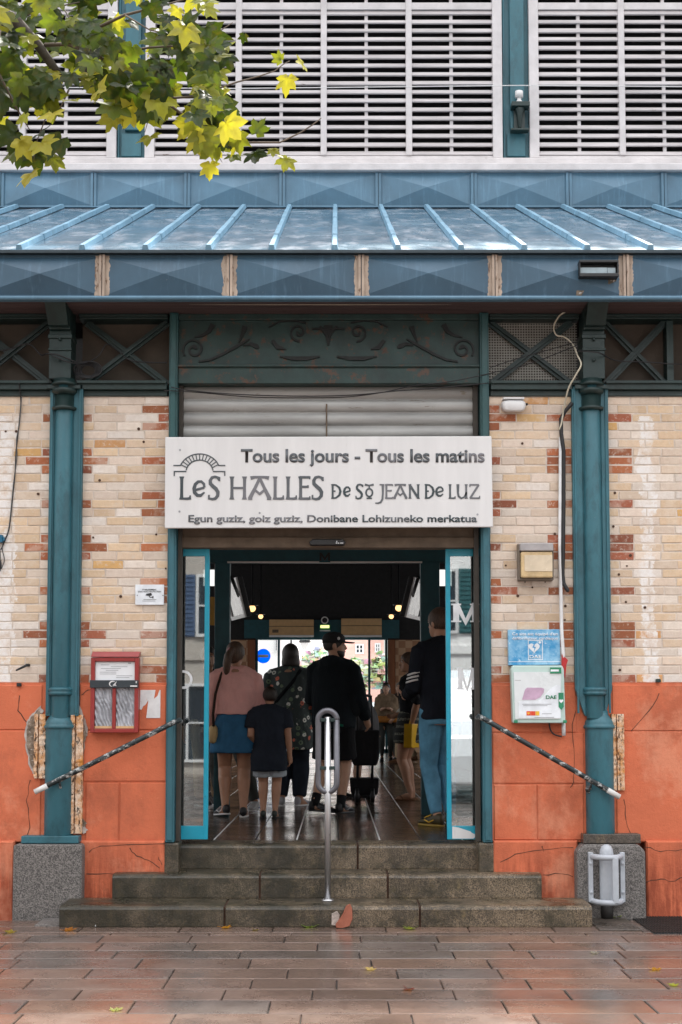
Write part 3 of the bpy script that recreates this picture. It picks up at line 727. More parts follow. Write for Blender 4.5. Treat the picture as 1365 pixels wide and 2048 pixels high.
def spiral(cx, cz, r0, r1, a0, turns, n=34):
    return [(cx + (r0 + (r1 - r0) * i / n) * math.cos(a0 + turns * 2 * math.pi * i / n), cz + (r0 + (r1 - r0) * i / n) * math.sin(a0 + turns * 2 * math.pi * i / n)) for i in range(n + 1)]
xm = X(657, YW, 690); yo = YW + .006; scm = plain('cast_scroll', (.004, .006, .006), .6, var=.4, scale=20, bump=.3)
def sc(pts, w_): # both halves, mirrored about the door axis
    w_ = [q * 1.35 for q in w_] if isinstance(w_, list) else w_ * 1.35
    for s in (1, -1): k = MB(); k.ribbon([(xm + s * (x - xm), z) for x, z in pts], w_, yo, yo + .016); k.build('scroll', [scm], orn)
def pz(l): return [(X(u, YW, 690), Z(v)) for u, v in l]
cx_, cz_ = X(388, YW, 690), Z(698)
sp = spiral(cx_, cz_, .012, .088, .3, 1.55)
tail = pz([(398, 722), (420, 719), (445, 708), (470, 694), (488, 684), (500, 677)])
sc(sp, [.022] * 6 + [.011] * (len(sp) - 6)); sc(tail, [.010, .012, .014, .016, .013, .006])
sc(pz([(388, 674), (405, 670), (418, 662), (426, 648)]), [.005, .014, .022, .03]); sc(pz([(478, 684), (485, 668), (490, 652)]), [.006, .018, .03])
sc(pz([(487, 690), (502, 687), (514, 692), (518, 695)]), [.006, .018, .026, .012]); sc(pz([(545, 680), (556, 694), (572, 698)]), [.02, .024, .005])
cx2, cz2 = X(598, YW, 690), Z(664); sc(spiral(cx2, cz2, .01, .07, 2.6, 1.35), .011)
sc(pz([(538, 654), (560, 642), (585, 640), (612, 645)]), [.005, .010, .012, .008]); sc(pz([(560, 712), (585, 716), (615, 716), (640, 712)]), [.006, .022, .022, .008])
k = MB(); k.ribbon(pz([(657, 650), (657, 690)]), [.07, .012], yo, yo + .016); k.ribbon(pz([(640, 652), (650, 664), (657, 676)]), [.02, .02, .01], yo - .002, yo + .02); k.ribbon(pz([(674, 652), (664, 664), (657, 676)]), [.02, .02, .01], yo - .002, yo + .02)
k.ribbon(pz([(625, 657), (689, 657)]), .014, yo - .004, yo + .012); k.build('scroll_centre', [scm], orn)

# roller shutter, half down, and the panel below the sign
mb = MB(); zb, zt = Z(880), Z(766); n = int((zt - zb) / .105) + 1; rings = []
prof = []
for i in range(n):
    z_ = zt - i * .105
    for t, d in ((0, .0), (.012, -.012), (.03, -.020), (.055, -.022), (.08, -.014), (.096, -.002), (.1, .006)): prof.append((z_ - t, YW + .11 + d))
sl_ = [[(X(361), y, z_) for z_, y in prof], [(X(957), y, z_) for z_, y in prof]]
m_ = len(prof); vs = sl_[0] + sl_[1]; mb.add(vs, [(i, i + 1, m_ + i + 1, m_ + i) for i in range(m_ - 1)], 0, smooth=True)
mb.box(X(361), X(957), YW + .118, YW + .14, prof[-1][0], zt)
rs = mb.build('roller_shutter', [MAT['shutter']], frame)
k = MB(); k.box(X(652, YW, 850), X(655, YW, 850), YW + .082, YW + .088, Z(876), Z(803)); k.build('pull_strap', [MAT['greybrown']], rs)
mb = MB(); mb.box(X(358), X(958), YW + .07, YS3 + .1, Z(1093), Z(1072)); mb.box(X(358), X(958), YW + .10, YW + .3, Z(1072), Z(880))
mb.build('head_panel', [MAT['greybrown']], frame, bevel=.004)
k = MB(); k.prism([(X(622, YW, 1086), Z(1090)), (X(688, YW, 1086), Z(1090)), (X(692, YW, 1086), Z(1084)), (X(686, YW, 1086), Z(1078)), (X(626, YW, 1086), Z(1078)), (X(618, YW, 1086), Z(1084))], YW + .005, YW + .07)
sens = k.build('door_sensor', [MAT['black']], origin=(X(655), YW, Z(1085)), bevel=.006)
tag(sens, 'flat black motion sensor box over the middle of the doorway', 'sensor')
k = MB(); 
for a, b_ in ((672, 675), (676, 679), (681, 687)): k.box(X(a, YW, 1086), X(b_, YW, 1086), YW + .0035, YW + .0048, Z(1087), Z(1085))
k.box(X(673, YW, 1086), X(675, YW, 1086), YW + .0035, YW + .0048, Z(1084), Z(1081.5)); k.build('print', [MAT['daewhite']], sens)

# sliding door leaves
def door_leaf(u0, u1, stile_right, letters, worn):
    y0, y1 = YS3 + .05, YS3 + .095; zt, zb = Z(1097, y0), HF + .03
    x0, x1 = X(u0, y0, 1380), X(u1, y0, 1380); mb = MB()
    za, zc = Z(1112, y0), Z(1652, y0)
    mb.box(x0, x1, y0, y1, za, zt); mb.box(x0, x1, y0, y1, zb, zc)
    sw = .036
    if stile_right: mb.box(x1 - sw, x1, y0 - .002, y1 + .002, zb, zt); gx0, gx1 = x0, x1 - sw
    else: mb.box(x0, x0 + sw, y0 - .002, y1 + .002, zb, zt); gx0, gx1 = x0 + sw, x1
    mb.box(x0 + (0 if stile_right else 0), x0 + .008, y0 + .004, y1, zc, za) if stile_right else mb.box(x1 - .008, x1, y0 + .004, y1, zc, za)
    d = mb.build('sliding_door', [MAT['tealbright']], hall, bevel=.003)
    k = MB(); k.box(gx0, gx1, y0 + .018, y0 + .026, zc, za); k.build('glass_pane', [MAT['glass']], d)
    for kind, ua, ub, va, vb in letters:
        k = MB(); a, b_ = X(ua, y0, va), X(ub, y0, va); z0_, z1_ = Z(vb, y0), Z(va, y0)
        if kind == 'O':
            cx, cz, r = (a + b_) / 2, (z0_ + z1_) / 2, (z1_ - z0_) / 2
            pts = [(cx + r * .86 * math.cos(t), cz + r * .86 * math.sin(t)) for t in [2 * math.pi * i / 32 for i in range(32)]]
            cut = [p for p in pts]
            k.ribbon(pts, r * .26, y0 + .0155, y0 + .0178, closed=True)
        else:
            w_ = (b_ - a) * .24
            k.ribbon([(a + w_ * .5, z0_), (a + w_ * .5, z1_)], w_, y0 + .0155, y0 + .0178); k.ribbon([(b_ - w_ * .5, z0_), (b_ - w_ * .5, z1_)], w_, y0 + .0155, y0 + .0178)
            k.ribbon([(a + w_ * .55, z1_), ((a + b_) / 2, z0_), (b_ - w_ * .55, z1_)], [w_ * .8, w_ * .6, w_ * .8], y0 + .0148, y0 + .0172)
            for q in (a + w_ * .5, b_ - w_ * .5): k.box(q - w_ * .85, q + w_ * .85, y0 + .0142, y0 + .017, z1_ - .012, z1_); k.box(q - w_ * .85, q + w_ * .85, y0 + .0142, y0 + .017, z0_, z0_ + .012)
        k.build('letter', [MAT['letterwhite']], d)
    if worn:
        k = MB(); q = [(x0 + .04, zb + .006), (x1 - .12, zb + .006), (x1 - .085, zb + .03), (x1 - .13, zb + .05), (x1 - .14, zb + .06), (x0 + .09, zc - .012), (x0 + .04, zc - .004)]
        k.prism(q, y0 - .0012, y0 + .001); k.build('peeled_patch', [MAT['white']], d)
    return d
door_leaf(341, 418, True, [('O', 347, 386, 1340, 1378)], False)
door_leaf(893, 976, False, [('M', 907, 957, 1207, 1244), ('M', 917, 953, 1336, 1379)], True)

# ---------------------------------------------------------------- eave, roof and upper storey
YE = 10.36
zf0, zf1 = Z(597, YE), Z(507, YE)
def emboss(name, seams_px, v0, v1, Y, mat, thick, parent, ref_v):
    """row of panels pressed into shallow pyramids, butted between seams"""
    mb = MB(); z0, z1 = Z(v1, Y), Z(v0, Y); xs = [X(u, Y, ref_v) for u in seams_px]
    st = xs[1] - xs[0]
    while xs[0] > -XE: xs.insert(0, xs[0] - st)
    while xs[-1] < XE: xs.append(xs[-1] + st)
    for a, b_ in zip(xs[:-1], xs[1:]):
        a2, b2 = a + .03, b_ - .03; zz0, zz1 = z0 + .02, z1 - .02; cx, cz = (a + b_) / 2, (z0 + z1) / 2
        mb.add([(a2, Y, zz0), (b2, Y, zz0), (b2, Y, zz1), (a2, Y, zz1), (cx + random.uniform(-.02, .02), Y - random.uniform(.045, .062), cz + random.uniform(-.008, .008))], [(0, 1, 4), (1, 2, 4), (2, 3, 4), (3, 0, 4)])
        fr = [(a, zz0, a2, zz1), (b2, zz0, b_, zz1), (a, z0, b_, zz0), (a, zz1, b_, z1)]
        for (p, q, r, s) in fr: mb.add([(p, Y, q), (r, Y, q), (r, Y, s), (p, Y, s)], [(0, 1, 2, 3)])
    mb.box(xs[0], xs[-1], Y + .002, Y + thick, z0, z1)
    return mb.build(name, [mat], parent), xs, z0, z1
fas, fxs, fz0, fz1 = emboss('eave_fascia', [205, 460, 723, 990, 1252], 510, 595, YE, MAT['fascia'], .05, hall, 550)
for i, x in enumerate(fxs):
    k = MB(); k.box(x - .022, x - .003, YE - .02, YE - .001, fz0 + .002, fz1 - .004); k.box(x + .003, x + .022, YE - .024, YE - .001, fz0 + .002, fz1 - .004)
    for s, a in ((-1, .028), (1, .024)):   # primer left bare where the paint has come off beside the seam
        n = 26; inner = [(x + s * .0225, fz0 + .004 + (fz1 - fz0 - .01) * j / n) for j in range(n + 1)]
        outer = [(x + s * (.053 + .010 * mnoise.noise((p[1] * 14, x * 7, s)) + random.uniform(-.005, .005)), p[1]) for p in inner]
        for j in range(n): k.prism([inner[j], inner[j + 1], outer[j + 1], outer[j]], YE - .0036, YE - .0012)
    k.build('cover_strip', [MAT['bare']], fas)
k = MB(); k.box(-XE, XE, YE - .02, YE + .05, Z(600, YE), fz0 - .001); k.tube([(-XE, YE - .014, Z(597, YE)), (XE, YE - .014, Z(597, YE))], .016, 10); k.build('drip_edge', [MAT['fascia2']], fas)
k = MB(); k.box(-XE, XE, YE - .05, YE + .04, fz1 + .001, Z(505, YE) + .004); k.build('roof_edge', [plain('dark_zinc_edge', (.03, .045, .055), .4, .3)], fas)
mb = MB()
for i in range(5): mb.box(-XE, XE, YE + .052 + i * .074, YE + .052 + i * .074 + .07, Z_SOF, Z_SOF + .02)
mb.box(-XE, XE, YE + .05, YW + .5, Z_SOF + .022, Z_SOF + .05); mb.build('eave_soffit', [MAT['soffit']], hall)
# old lamp housing let into the fascia
hb = thing('fascia_lamp', 'black box lamp with a grey glass slot let into the blue eave fascia', 'lamp', (X(1194, YE, 548), YE, Z(548, YE)))
def ex(u, v=548): return X(u, YE, v)
def ez(v): return Z(v, YE)
k = MB(); y0 = YE - .10
k.box(ex(1155), ex(1233), y0, YE - .01, ez(533), ez(528)); k.box(ex(1155), ex(1233), y0, YE - .01, ez(561), ez(554)); k.box(ex(1155), ex(1157), y0, YE - .01, ez(554), ez(533)); k.box(ex(1230), ex(1233), y0, YE - .01, ez(554), ez(533)); k.box(ex(1157), ex(1230), y0 + .06, YE - .01, ez(554), ez(533))
k.build('housing', [MAT['black']], hb, bevel=.004)
k = MB(); k.box(ex(1158), ex(1211), y0 + .03, y0 + .05, ez(553), ez(541)); k.box(ex(1212), ex(1228), y0 + .034, y0 + .05, ez(553), ez(541)); k.build('lens', [plain('lens_grey', (.30, .38, .42), .2, bump=0)], hb)
k = MB(); pts = [(1150, 534), (1154, 560), (1152, 592), (1162, 593), (1168, 582), (1180, 574), (1200, 576), (1216, 570), (1232, 563), (1233, 560), (1155, 560), (1156, 528), (1151, 530)]
k.prism([(ex(u), ez(v)) for u, v in pts], YE - .012, YE - .004); k.build('torn_edge', [plain('torn_zinc', (.14, .11, .08), .8, var=.5, scale=20, wear=(.5, .48, .46), wearamt=.55)], hb)

# roof sheet with standing battens
YU = 14.35
zr0, zr1 = Z(505, YE) + .012, Z(417, YU)
mb = MB(); n = 40
mb.add([(-XE, YE - .03, zr0), (XE, YE - .03, zr0), (XE, YU, zr1), (-XE, YU, zr1), (-XE, YE - .03, zr0 - .03), (XE, YE - .03, zr0 - .03), (XE, YU, zr1 - .03), (-XE, YU, zr1 - .03)], [(0, 1, 2, 3), (7, 6, 5, 4), (0, 4, 5, 1), (3, 2, 6, 7)])
roof = mb.build('awning_roof', [MAT['roof']], hall)
bx = [X(u, YE, 503) for u in (40, 167, 293, 420, 548, 675, 800, 925, 1050, 1175, 1300)]; st = (bx[-1] - bx[0]) / 10
allx = [bx[0] + st * i for i in range(-10, 22)]
for x in allx:
    if abs(x) > XE - .1: continue
    k = MB(); L = math.hypot(YU - YE, zr1 - zr0); ns = 5
    for j in range(ns):
        a, b_ = j / ns, (j + 1) / ns - .006
        def pt(t, dx, up): return (x + dx, YE - .025 + (YU - YE) * t - up * .42, zr0 + (zr1 - zr0) * t + up * .9)
        w0, w1 = .025, .017 + .002 * (j % 2); h_ = .038 + .003 * (j % 2)
        k.add([pt(a, -w0, .001), pt(a, w0, .001), pt(b_, w0, .001), pt(b_, -w0, .001), pt(a, -w1, h_), pt(a, w1, h_), pt(b_, w1, h_), pt(b_, -w1, h_)], [(0, 3, 2, 1), (4, 5, 6, 7), (0, 1, 5, 4), (1, 2, 6, 5), (2, 3, 7, 6), (3, 0, 4, 7)])
    k.build('roof_batten', [MAT['batten']], roof)
band, uxs, uz0, uz1 = emboss('upper_band', [3, 188, 375, 565, 757, 948, 1138, 1328], 345, 414, YU, MAT['fascia2'], .3, hall, 380)
k = MB()
for x in uxs: k.box(x - .03, x - .004, YU - .024, YU - .001, uz0, uz1 - .006); k.box(x + .004, x + .03, YU - .02, YU - .001, uz0, uz1 - .006)
k.box(-XE, XE, YU - .03, YU - .001, uz0 - .012, uz0 - .001)
k.build('band_seam', [MAT['fascia2']], band)
YC = 14.56
mb = MB(); mb.box(-XE, XE, YU - .06, YC + .2, uz1 + .001, Z(330, YU)); mb.box(-XE, XE, YC - .07, YC + .2, Z(330, YU) - .02, Z(320, YC)); mb.build('window_ledge', [MAT['whiteold']], hall, bevel=.01)
zl0, zl1 = Z(319, YC), Z(15, YC); zt2 = Z(-260, YC)
def ux(u): return X(u, YC, 180)
def louvre(u0, u1, mull, batt):
    mb = MB(); fw = .10
    mb.box(ux(u0), ux(u0) + fw, YC - .05, YC + .1, zl0, zt2); mb.box(ux(u1) - fw, ux(u1), YC - .05, YC + .1, zl0, zt2)
    mb.box(ux(u0) + fw, ux(u1) - fw, YC - .03, YC + .1, zl0, zl0 + .03); mb.box(ux(u0) + fw, ux(u1) - fw, YC - .035, YC + .1, Z(22, YC), Z(8, YC))
    f = mb.build('louvre_window', [MAT['whiteold']], hall, bevel=.005)
    k = MB(); k.box(ux(u0) + fw, ux(u1) - fw, YC + .22, YC + .24, zl0, zt2); k.build('dark_backing', [MAT['loft']], f)
    for m_ in mull: k = MB(); k.box(ux(m_) - .032, ux(m_) + .032, YC - .045, YC + .05, zl0 + .03, zt2); k.build('mullion', [MAT['whiteold']], f, bevel=.006)
    for m_ in batt: k = MB(); k.box(ux(m_) - .017, ux(m_) + .017, YC - .005, YC + .03, zl0 + .03, zt2); k.build('batten', [MAT['whiteold']], f)
    k = MB(); z_ = zl0 + .062; ed = [ux(u0) + fw] + [ux(q) for q in mull] + [ux(u1) - fw]
    while z_ < zt2:
        for a, b_ in zip(ed[:-1], ed[1:]):
            if Z(24, YC) < z_ < Z(6, YC): continue
            j0, j1 = random.uniform(-.004, .004), random.uniform(-.004, .004); th = .012; h_ = .052; d = .085
            k.add([(a, YC, z_ + j0), (b_, YC, z_ + j1), (b_, YC + d, z_ + h_ + j1), (a, YC + d, z_ + h_ + j0), (a, YC - .004, z_ + th + j0), (b_, YC - .004, z_ + th + j1), (b_, YC + d, z_ + h_ + th + j1), (a, YC + d, z_ + h_ + th + j0)],
                  [(0, 3, 2, 1), (4, 5, 6, 7), (0, 1, 5, 4), (1, 2, 6, 5), (2, 3, 7, 6), (3, 0, 4, 7)])
            k.box(a, b_, YC - .016, YC - .0045, z_ - .025 + j0, z_ + .018 + j1); k.box(a, b_, YC - .028, YC - .0165, z_ - .022 + j0, z_ - .004 + j1)
        z_ += .0953
    k.build('louvre_slats', [MAT['whitewood']], f)
    return f
sp_ = 170
louvre(-470, 235, [-292, -122, 48], [-380, -207, -37, 133])
louvre(292, 1004, [478, 648, 818], [392, 563, 733, 903])
louvre(1058, 1780, [1243, 1413, 1583], [1158, 1328, 1498, 1670])
for u0, u1 in ((235, 292), (1004, 1058)):
    mb = MB(); a, b_ = ux(u0), ux(u1); mb.box(a, b_, YC + .02, YC + .2, zl0, zt2); mb.box(a + .085, b_ - .05, YC - .03, YC + .019, Z(262, YC), zt2); mb.box(a + .012, a + .03, YC - .01, YC + .019, zl0, zt2)
    mb.box(a + .05, b_ - .04, YC - .012, YC + .019, zl0 + .03, Z(268, YC))
    mb.build('clerestory_post', [MAT['teal']], hall, bevel=.006)
mb = MB(); mb.box(-XE, XE, YC - .1, YC + .3, zt2, zt2 + .3); mb.add([(-XE, YC - .5, zt2 + .3), (XE, YC - .5, zt2 + .3), (XE, 24, zt2 + 3.2), (-XE, 24, zt2 + 3.2), (XE, 33.5, zt2 + .3), (-XE, 33.5, zt2 + .3)], [(0, 1, 2, 3), (3, 2, 4, 5)])
mb.build('upper_roof', [MAT['roof']], hall)

# hall walls and ceiling (ceiling dark; unseen side walls paled to bounce light in)
mb = MB()
for a, b_ in ((-XE, -XE + .2), (XE - .2, XE)):
    mb = MB(); mb.box(a, b_, YW + .34, 37, -.1, .9); mb.box(a, b_, YW + .34, 37, 4.75, 6.4)
    for y in (YW + .34, 15.5, 20, 25, 30, 36.2): mb.box(a + .01, b_ - .01, y, y + .3, .9, 4.75)     # piers between unseen side openings, enlarged to let light in
    mb.build('side_wall', [MAT['hallwall']], hall)
mb = MB(); mb.box(-XE + .2, XE - .2, 13.8, 37.2, 6.2, 6.28); mb.box(-XE + .2, XE - .2, YW + .34, YW + .4, Z_SOF - .1, 4.95); mb.box(-XE + .2, XE - .2, 14.75, 14.8, 6.3, 9.5); mb.build('hall_ceiling', [MAT['hallblack']], hall)
mb = MB(); mb.box(-XE + .2, XE - .2, YW + .42, 13.85, 3.5, 3.55); mb.build('bounce_ceiling', [MAT['white']], hall)  # unseen white board added to bounce side light onto the people
YB = 37.0
def bxx(u): return X(u, YB, 1300)
def bz(v): return Z(v, YB)
mb = MB()
op0, op1, zlin = bxx(512), bxx(776), bz(1278)
w1 = (bxx(405), bxx(432)); w2 = (bxx(880), bxx(906)); wz0, wz1 = bz(1172), bz(1138)
mb.box(-XE + .2, op0, YB, YB + .2, HF - .2, wz0, 0); mb.box(op1, XE - .2, YB, YB + .2, HF - .2, wz0, 0); mb.box(op0, op1, YB, YB + .2, zlin, wz0, 0)
mb.box(-XE + .2, w1[0], YB, YB + .2, wz0, wz1, 0); mb.box(w1[1], w2[0], YB, YB + .2, wz0, wz1, 0); mb.box(w2[1], XE - .2, YB, YB + .2, wz0, wz1, 0); mb.box(-XE + .2, XE - .2, YB, YB + .2, wz1, 6.2, 0)
mb.box(op0 - .3, op1 + .3, YB - .06, YB - .002, zlin + .02, bz(1240), 1); mb.box(op0, op1, YB - .05, YB + .18, zlin - .02, zlin + .018, 1)
bw = mb.build('rear_wall', [MAT['hallblack'], MAT['darkteal']], hall)
for u0, u1, v0, v1 in ((496, 511, 1280, 1508), (777, 790, 1280, 1508)):
    k = MB(); k.box(bxx(u0), bxx(u1), YB - .1, YB - .01, HF, bz(v0)); k.build('wood_panel', [MAT['wood']], bw)
for u0, u1 in ((440, 496), (791, 850)):
    k = MB(); k.box(bxx(u0), bxx(u1), YB - .05, YB - .012, HF, bz(1280)); k.build('tile_panel', [MAT['checker']], bw)
k = MB()
for u in (514, 558, 739, 773): k.box(bxx(u) - .03, bxx(u) + .03, YB + .02, YB + .08, HF, zlin)
k.box(op0, bxx(558), YB + .02, YB + .08, HF, HF + .1); k.box(bxx(739), op1, YB + .02, YB + .08, HF, HF + .1)
k.box(bxx(512), op1, YB - .02, YB + .1, HF + .0, HF + .02)
rd = k.build('rear_door_frame', [MAT['darkteal']], hall)
rgm = m_glass('rear_glass', .06, (.93, .95, .95))
for u0, u1 in ((517, 556), (741, 771)): k = MB(); k.box(bxx(u0), bxx(u1), YB + .045, YB + .055, HF + .1, zlin); k.build('rear_glass', [rgm], rd)
cxs, czs, rr = bxx(527), bz(1312), .19
k = MB(); pts = [(cxs + rr * math.cos(t), czs + rr * math.sin(t)) for t in [2 * math.pi * i / 28 for i in range(28)]]; k.prism(pts, YB + .036, YB + .044, 0); k.box(cxs - .13, cxs + .13, YB + .031, YB + .0355, czs - .035, czs + .035, 1)
db_ = NB('disc_blue'); tl_ = db_.n('ShaderNodeBsdfTranslucent'); tl_.inputs['Color'].default_value = hexc(10, 140, 225) + (1,); db_.l(tl_.outputs[0], db_.o.inputs['Surface'])
k.build('blue_disc', [db_.m, MAT['white']], rd)
# inner portal frame
YI = 14.0
def ix(u, v=1200): return X(u, YI, v)
mb = MB(); zb0, zb1 = Z(1124, YI), Z(1096, YI)
mb.box(ix(430), ix(460), YI, YI + .16, HF, zb0); mb.box(ix(842), ix(880), YI, YI + .16, HF, zb0); mb.box(ix(380), ix(930), YI, YI + .16, zb0, zb1 + .1)
po = mb.build('portal_frame', [MAT['darkteal']], hall, bevel=.005)
k = MB(); k.box(ix(455), ix(845), YI - .025, YI - .002, zb0 - .012, zb0 + .004); k.build('light_strip', [MAT['plastic']], po)
# ---------------------------------------------------------------- stone steps
def stone_step(u0, u1, yf, yb, zb, zt, joints, label):
    t = thing('stone_step', label, 'step', (X(657, yf, 1750), yf, zb), group='stone steps at the doorway')
    v = 1750; ed = [X(u0, yf, v)] + [X(j, yf, v) for j in joints] + [X(u1, yf, v)]
    for a, b_ in zip(ed[:-1], ed[1:]):
        k = MB(); n = max(2, int((b_ - a) / .12)); g = .007
        # front edge rounded and chipped by wear
        prof = [(yb, zt), (yf + .05, zt + .0), (yf + .02, zt - .004), (yf + .006, zt - .014), (yf, zt - .03), (yf + .004, zb + .01), (yf + .012, zb - .03), (yb, zb - .03)]
        rings = []
        for i in range(n + 1):
            x = a + g + (b_ - a - 2 * g) * i / n; j = random.uniform(-.006, .006); j2 = random.uniform(-.005, .003)
            rings.append([(x, y + (j if y < yf + .1 else 0), z + (j2 if z > zt - .03 and y < yf + .1 else 0)) for y, z in prof][::-1])
        k.loft(rings, smooth=False)
        k.mi = [1 if False else 0 for _ in k.mi]
        k.build('step_block', [MAT['step']], t, bevel=.004)
    k = MB(); k.box(ed[0] + .02, ed[-1] - .02, yf + .02, yb - .02, zb - .02, zt - .012); k.build('joint_fill', [MAT['crack']], t)
    return t
stone_step(118, 1186, YS1, YS2 + .06, 0, S1, (450, 840), 'lowest and widest of the mossy stone steps, resting on the paving')
stone_step(223, 1086, YS2, YS3 + .06, S1, S2, (520, 776), 'middle mossy stone step between the lowest step and the sill')
t3 = stone_step(352, 968, YS3, YS3 + .34, S2, HF, (716,), 'topmost stone step, the sill under the glass doors')
for u0, u1 in ((329, 359), (957, 991)):
    k = MB(); k.box(X(u0, YW, 1710), X(u1, YW, 1710), YW - .04, YS3 + .1, S2 - .01, Z(1685)); k.build('jamb_block', [MAT['step']], t3, bevel=.012)

# ---------------------------------------------------------------- sign board
YSg = YW - .13
def gx(u, v=965): return X(u, YSg, v)
def gz(v): return Z(v, YSg)
sg = thing('shop_sign', 'large white sign board with grey lettering above the doorway', 'sign', (gx(658), YSg, gz(1055)))
k = MB(); k.prism([(gx(330.5), gz(1056.5)), (gx(986), gz(1054)), (gx(984.5), gz(872)), (gx(330), gz(874))], YSg, YSg + .03); k.build('board', [MAT['white']], sg, bevel=.006)
k = MB(); k.box(gx(345), gx(352), YSg + .031, YW - .062, gz(1050), gz(880)); k.box(gx(966), gx(973), YSg + .031, YW - .062, gz(1050), gz(880)); k.build('mounting_bar', [MAT['greybrown']], sg)
yl0, yl1 = YSg - .003, YSg - .0006
L = MAT['letter']
text_poly('Tous les jours - Tous les matins', gx(482), gx(970), gz(924), gz(897.5), YSg - .0022, L, 'lettering', sg, .027, .0018)
text_poly('Egun guziz, goiz guziz, Donibane Lohizuneko merkatua', gx(378), gx(954), gz(1044), gz(1029.5), YSg - .0022, L, 'lettering', sg, .021, .0018)
def glyph(ch, u0, u1, v0, v1, wt):
    """art-nouveau capitals drawn stroke by stroke inside the pixel box (v0 top, v1 bottom)"""
    k = MB(); ww = wt * (gx(1) - gx(0))
    def q(pts): return [(gx(u0 + (u1 - u0) * a), gz(v1 + (v0 - v1) * b)) for a, b in pts]
    def st(pts, w_=1.0, dy=0.0): k.ribbon(q(pts), [ww * t for t in w_] if isinstance(w_, (list, tuple)) else ww * w_, yl0 - dy, yl1 - dy * .5)
    def arc(cx, cy, rx, ry, a0, a1, n=16): return [(cx + rx * math.cos(R(a0 + (a1 - a0) * i / n)), cy + ry * math.sin(R(a0 + (a1 - a0) * i / n))) for i in range(n + 1)]
    def stem(x, lo=0, hi=1, e=1): st([(x, lo), (x, lo + (hi - lo) * .12), (x, lo + (hi - lo) * .5), (x, lo + (hi - lo) * .88), (x, hi)], [1.55, 1.0, .9, 1.0, 1.55])
    if ch == 'L': stem(.25); st([(.1, .035), (.75, .035), (.95, .05)], [.6, .8, .8], .0004); st([(.93, .0), (.97, .18)], [.9, .35], .0006)
    elif ch == 'E': stem(.2); st([(.1, .035), (.95, .035)], .8, .0004); st([(.1, .965), (.95, .965)], .8, .0004); st([(.2, .55), (.8, .55)], .75, .0004); st([(.93, .0), (.97, .14)], [.8, .35], .0006); st([(.93, 1), (.96, .88)], [.8, .35], .0006); st([(.8, .5), (.8, .62)], .6, .0006)
    elif ch == 'H': stem(.15); stem(.85); st([(.15, .5), (.85, .5)], .7, .0004)
    elif ch == 'A': st([(.5, .93), (.3, .5), (.06, .02)], [.9, 1.0, 1.3]); st([(.5, .93), (.7, .5), (.94, .02)], [.9, 1.0, 1.3], .0003); st([(.1, .93), (.3, .97), (.7, .97), (.9, .93)], [1.2, .8, .8, 1.2], .0006); st([(.28, .42), (.5, .24), (.72, .42)], .75, .0008); st([(0, .015), (.18, .015)], .5, .001); st([(.82, .015), (1, .015)], .5, .001)
    elif ch == 'S': st([(.92, .86), (.80, .95), (.58, .985), (.34, .95), (.20, .82), (.22, .68), (.42, .57), (.66, .46), (.82, .32), (.80, .16), (.62, .04), (.38, .01), (.14, .04)], [.9, .8, .8, .9, 1.0, 1.1, 1.2, 1.2, 1.1, 1.0, .9, .8, .7]); st([(.93, .80), (.93, .98)], .55, .0005); st([(.1, .0), (.1, .2)], .55, .0005)
    elif ch == 'e': st([(.12, .38), (.90, .56)], .75, .0004); st([(.90, .56), (.86, .78), (.66, .93), (.42, .92), (.20, .76), (.11, .50), (.16, .24), (.36, .07), (.62, .06), (.92, .26)], [.8, .8, .8, .9, 1, 1.1, 1.1, 1, .9, .5])
    elif ch == 'D': stem(.18); st([(.1, .97), (.5, .94), (.82, .76), (.92, .5), (.82, .24), (.5, .06), (.1, .03)], [.7, .8, 1, 1.15, 1, .8, .7], .0004); st([(.18, .52), (.45, .52)], .7, .0006)
    elif ch == 't': st([(0, .97), (.5, .92), (1, .97)], [1, .7, 1]); st([(.5, .92), (.5, .70)], .8, .0003); k.ribbon(q(arc(.5, .42, .36, .27, 0, 360, 20)[:-1]), ww * .8, yl0 - .0005, yl1, closed=True); st([(.2, .03), (.8, .03)], .7, .0006); st([(.5, .15), (.5, .03)], .7, .0008)
    elif ch == 'J': st([(.85, 1), (.85, .5), (.80, .22), (.62, .06), (.34, .01), (.05, .02)], [1.3, .95, 1, .95, .8, .5]); st([(.5, .975), (1, .975)], .6, .0005)
    elif ch == 'N': stem(.14); stem(.86); st([(.1, .98), (.86, .04)], [1.2, 1.1], .0005)
    elif ch == 'U': st([(.14, 1), (.14, .4), (.2, .16), (.42, .03), (.66, .1), (.82, .3), (.86, .45)], [1.4, 1, 1, .9, .8, .8, .9]); stem(.86); 
    elif ch == 'Z': st([(.08, .96), (.92, .96)], .8); st([(.9, .96), (.08, .04)], 1, .0004); st([(.06, .04), (.96, .04)], .8, .0006); st([(.08, 1), (.05, .8)], [.8, .4], .0008); st([(.94, 0), (.99, .2)], [.8, .4], .0008)
    k.build('letter', [L], sg)
for ch, a, b_ in (('L', 358, 382), ('e', 386, 412), ('S', 416, 441), ('H', 459, 495), ('A', 497, 543), ('L', 545, 568), ('L', 571, 594), ('E', 597, 621), ('S', 623, 648)):
    glyph(ch, a, b_, 961 if ch == 'e' else 953, 993 if ch == 'e' else 999, 6.4)
for ch, a, b_ in (('D', 662, 683), ('e', 687, 702), ('S', 711, 727), ('t', 730, 748), ('J', 750, 769), ('E', 770, 786), ('A', 787, 815), ('N', 817, 840), ('D', 849, 869), ('e', 871, 888), ('L', 897, 911), ('U', 913, 936), ('Z', 939, 960)):
    glyph(ch, a, b_, 973 if ch == 'e' else 968.5, 993 if ch == 'e' else (1007 if ch == 'J' else 997.5), 4.2)
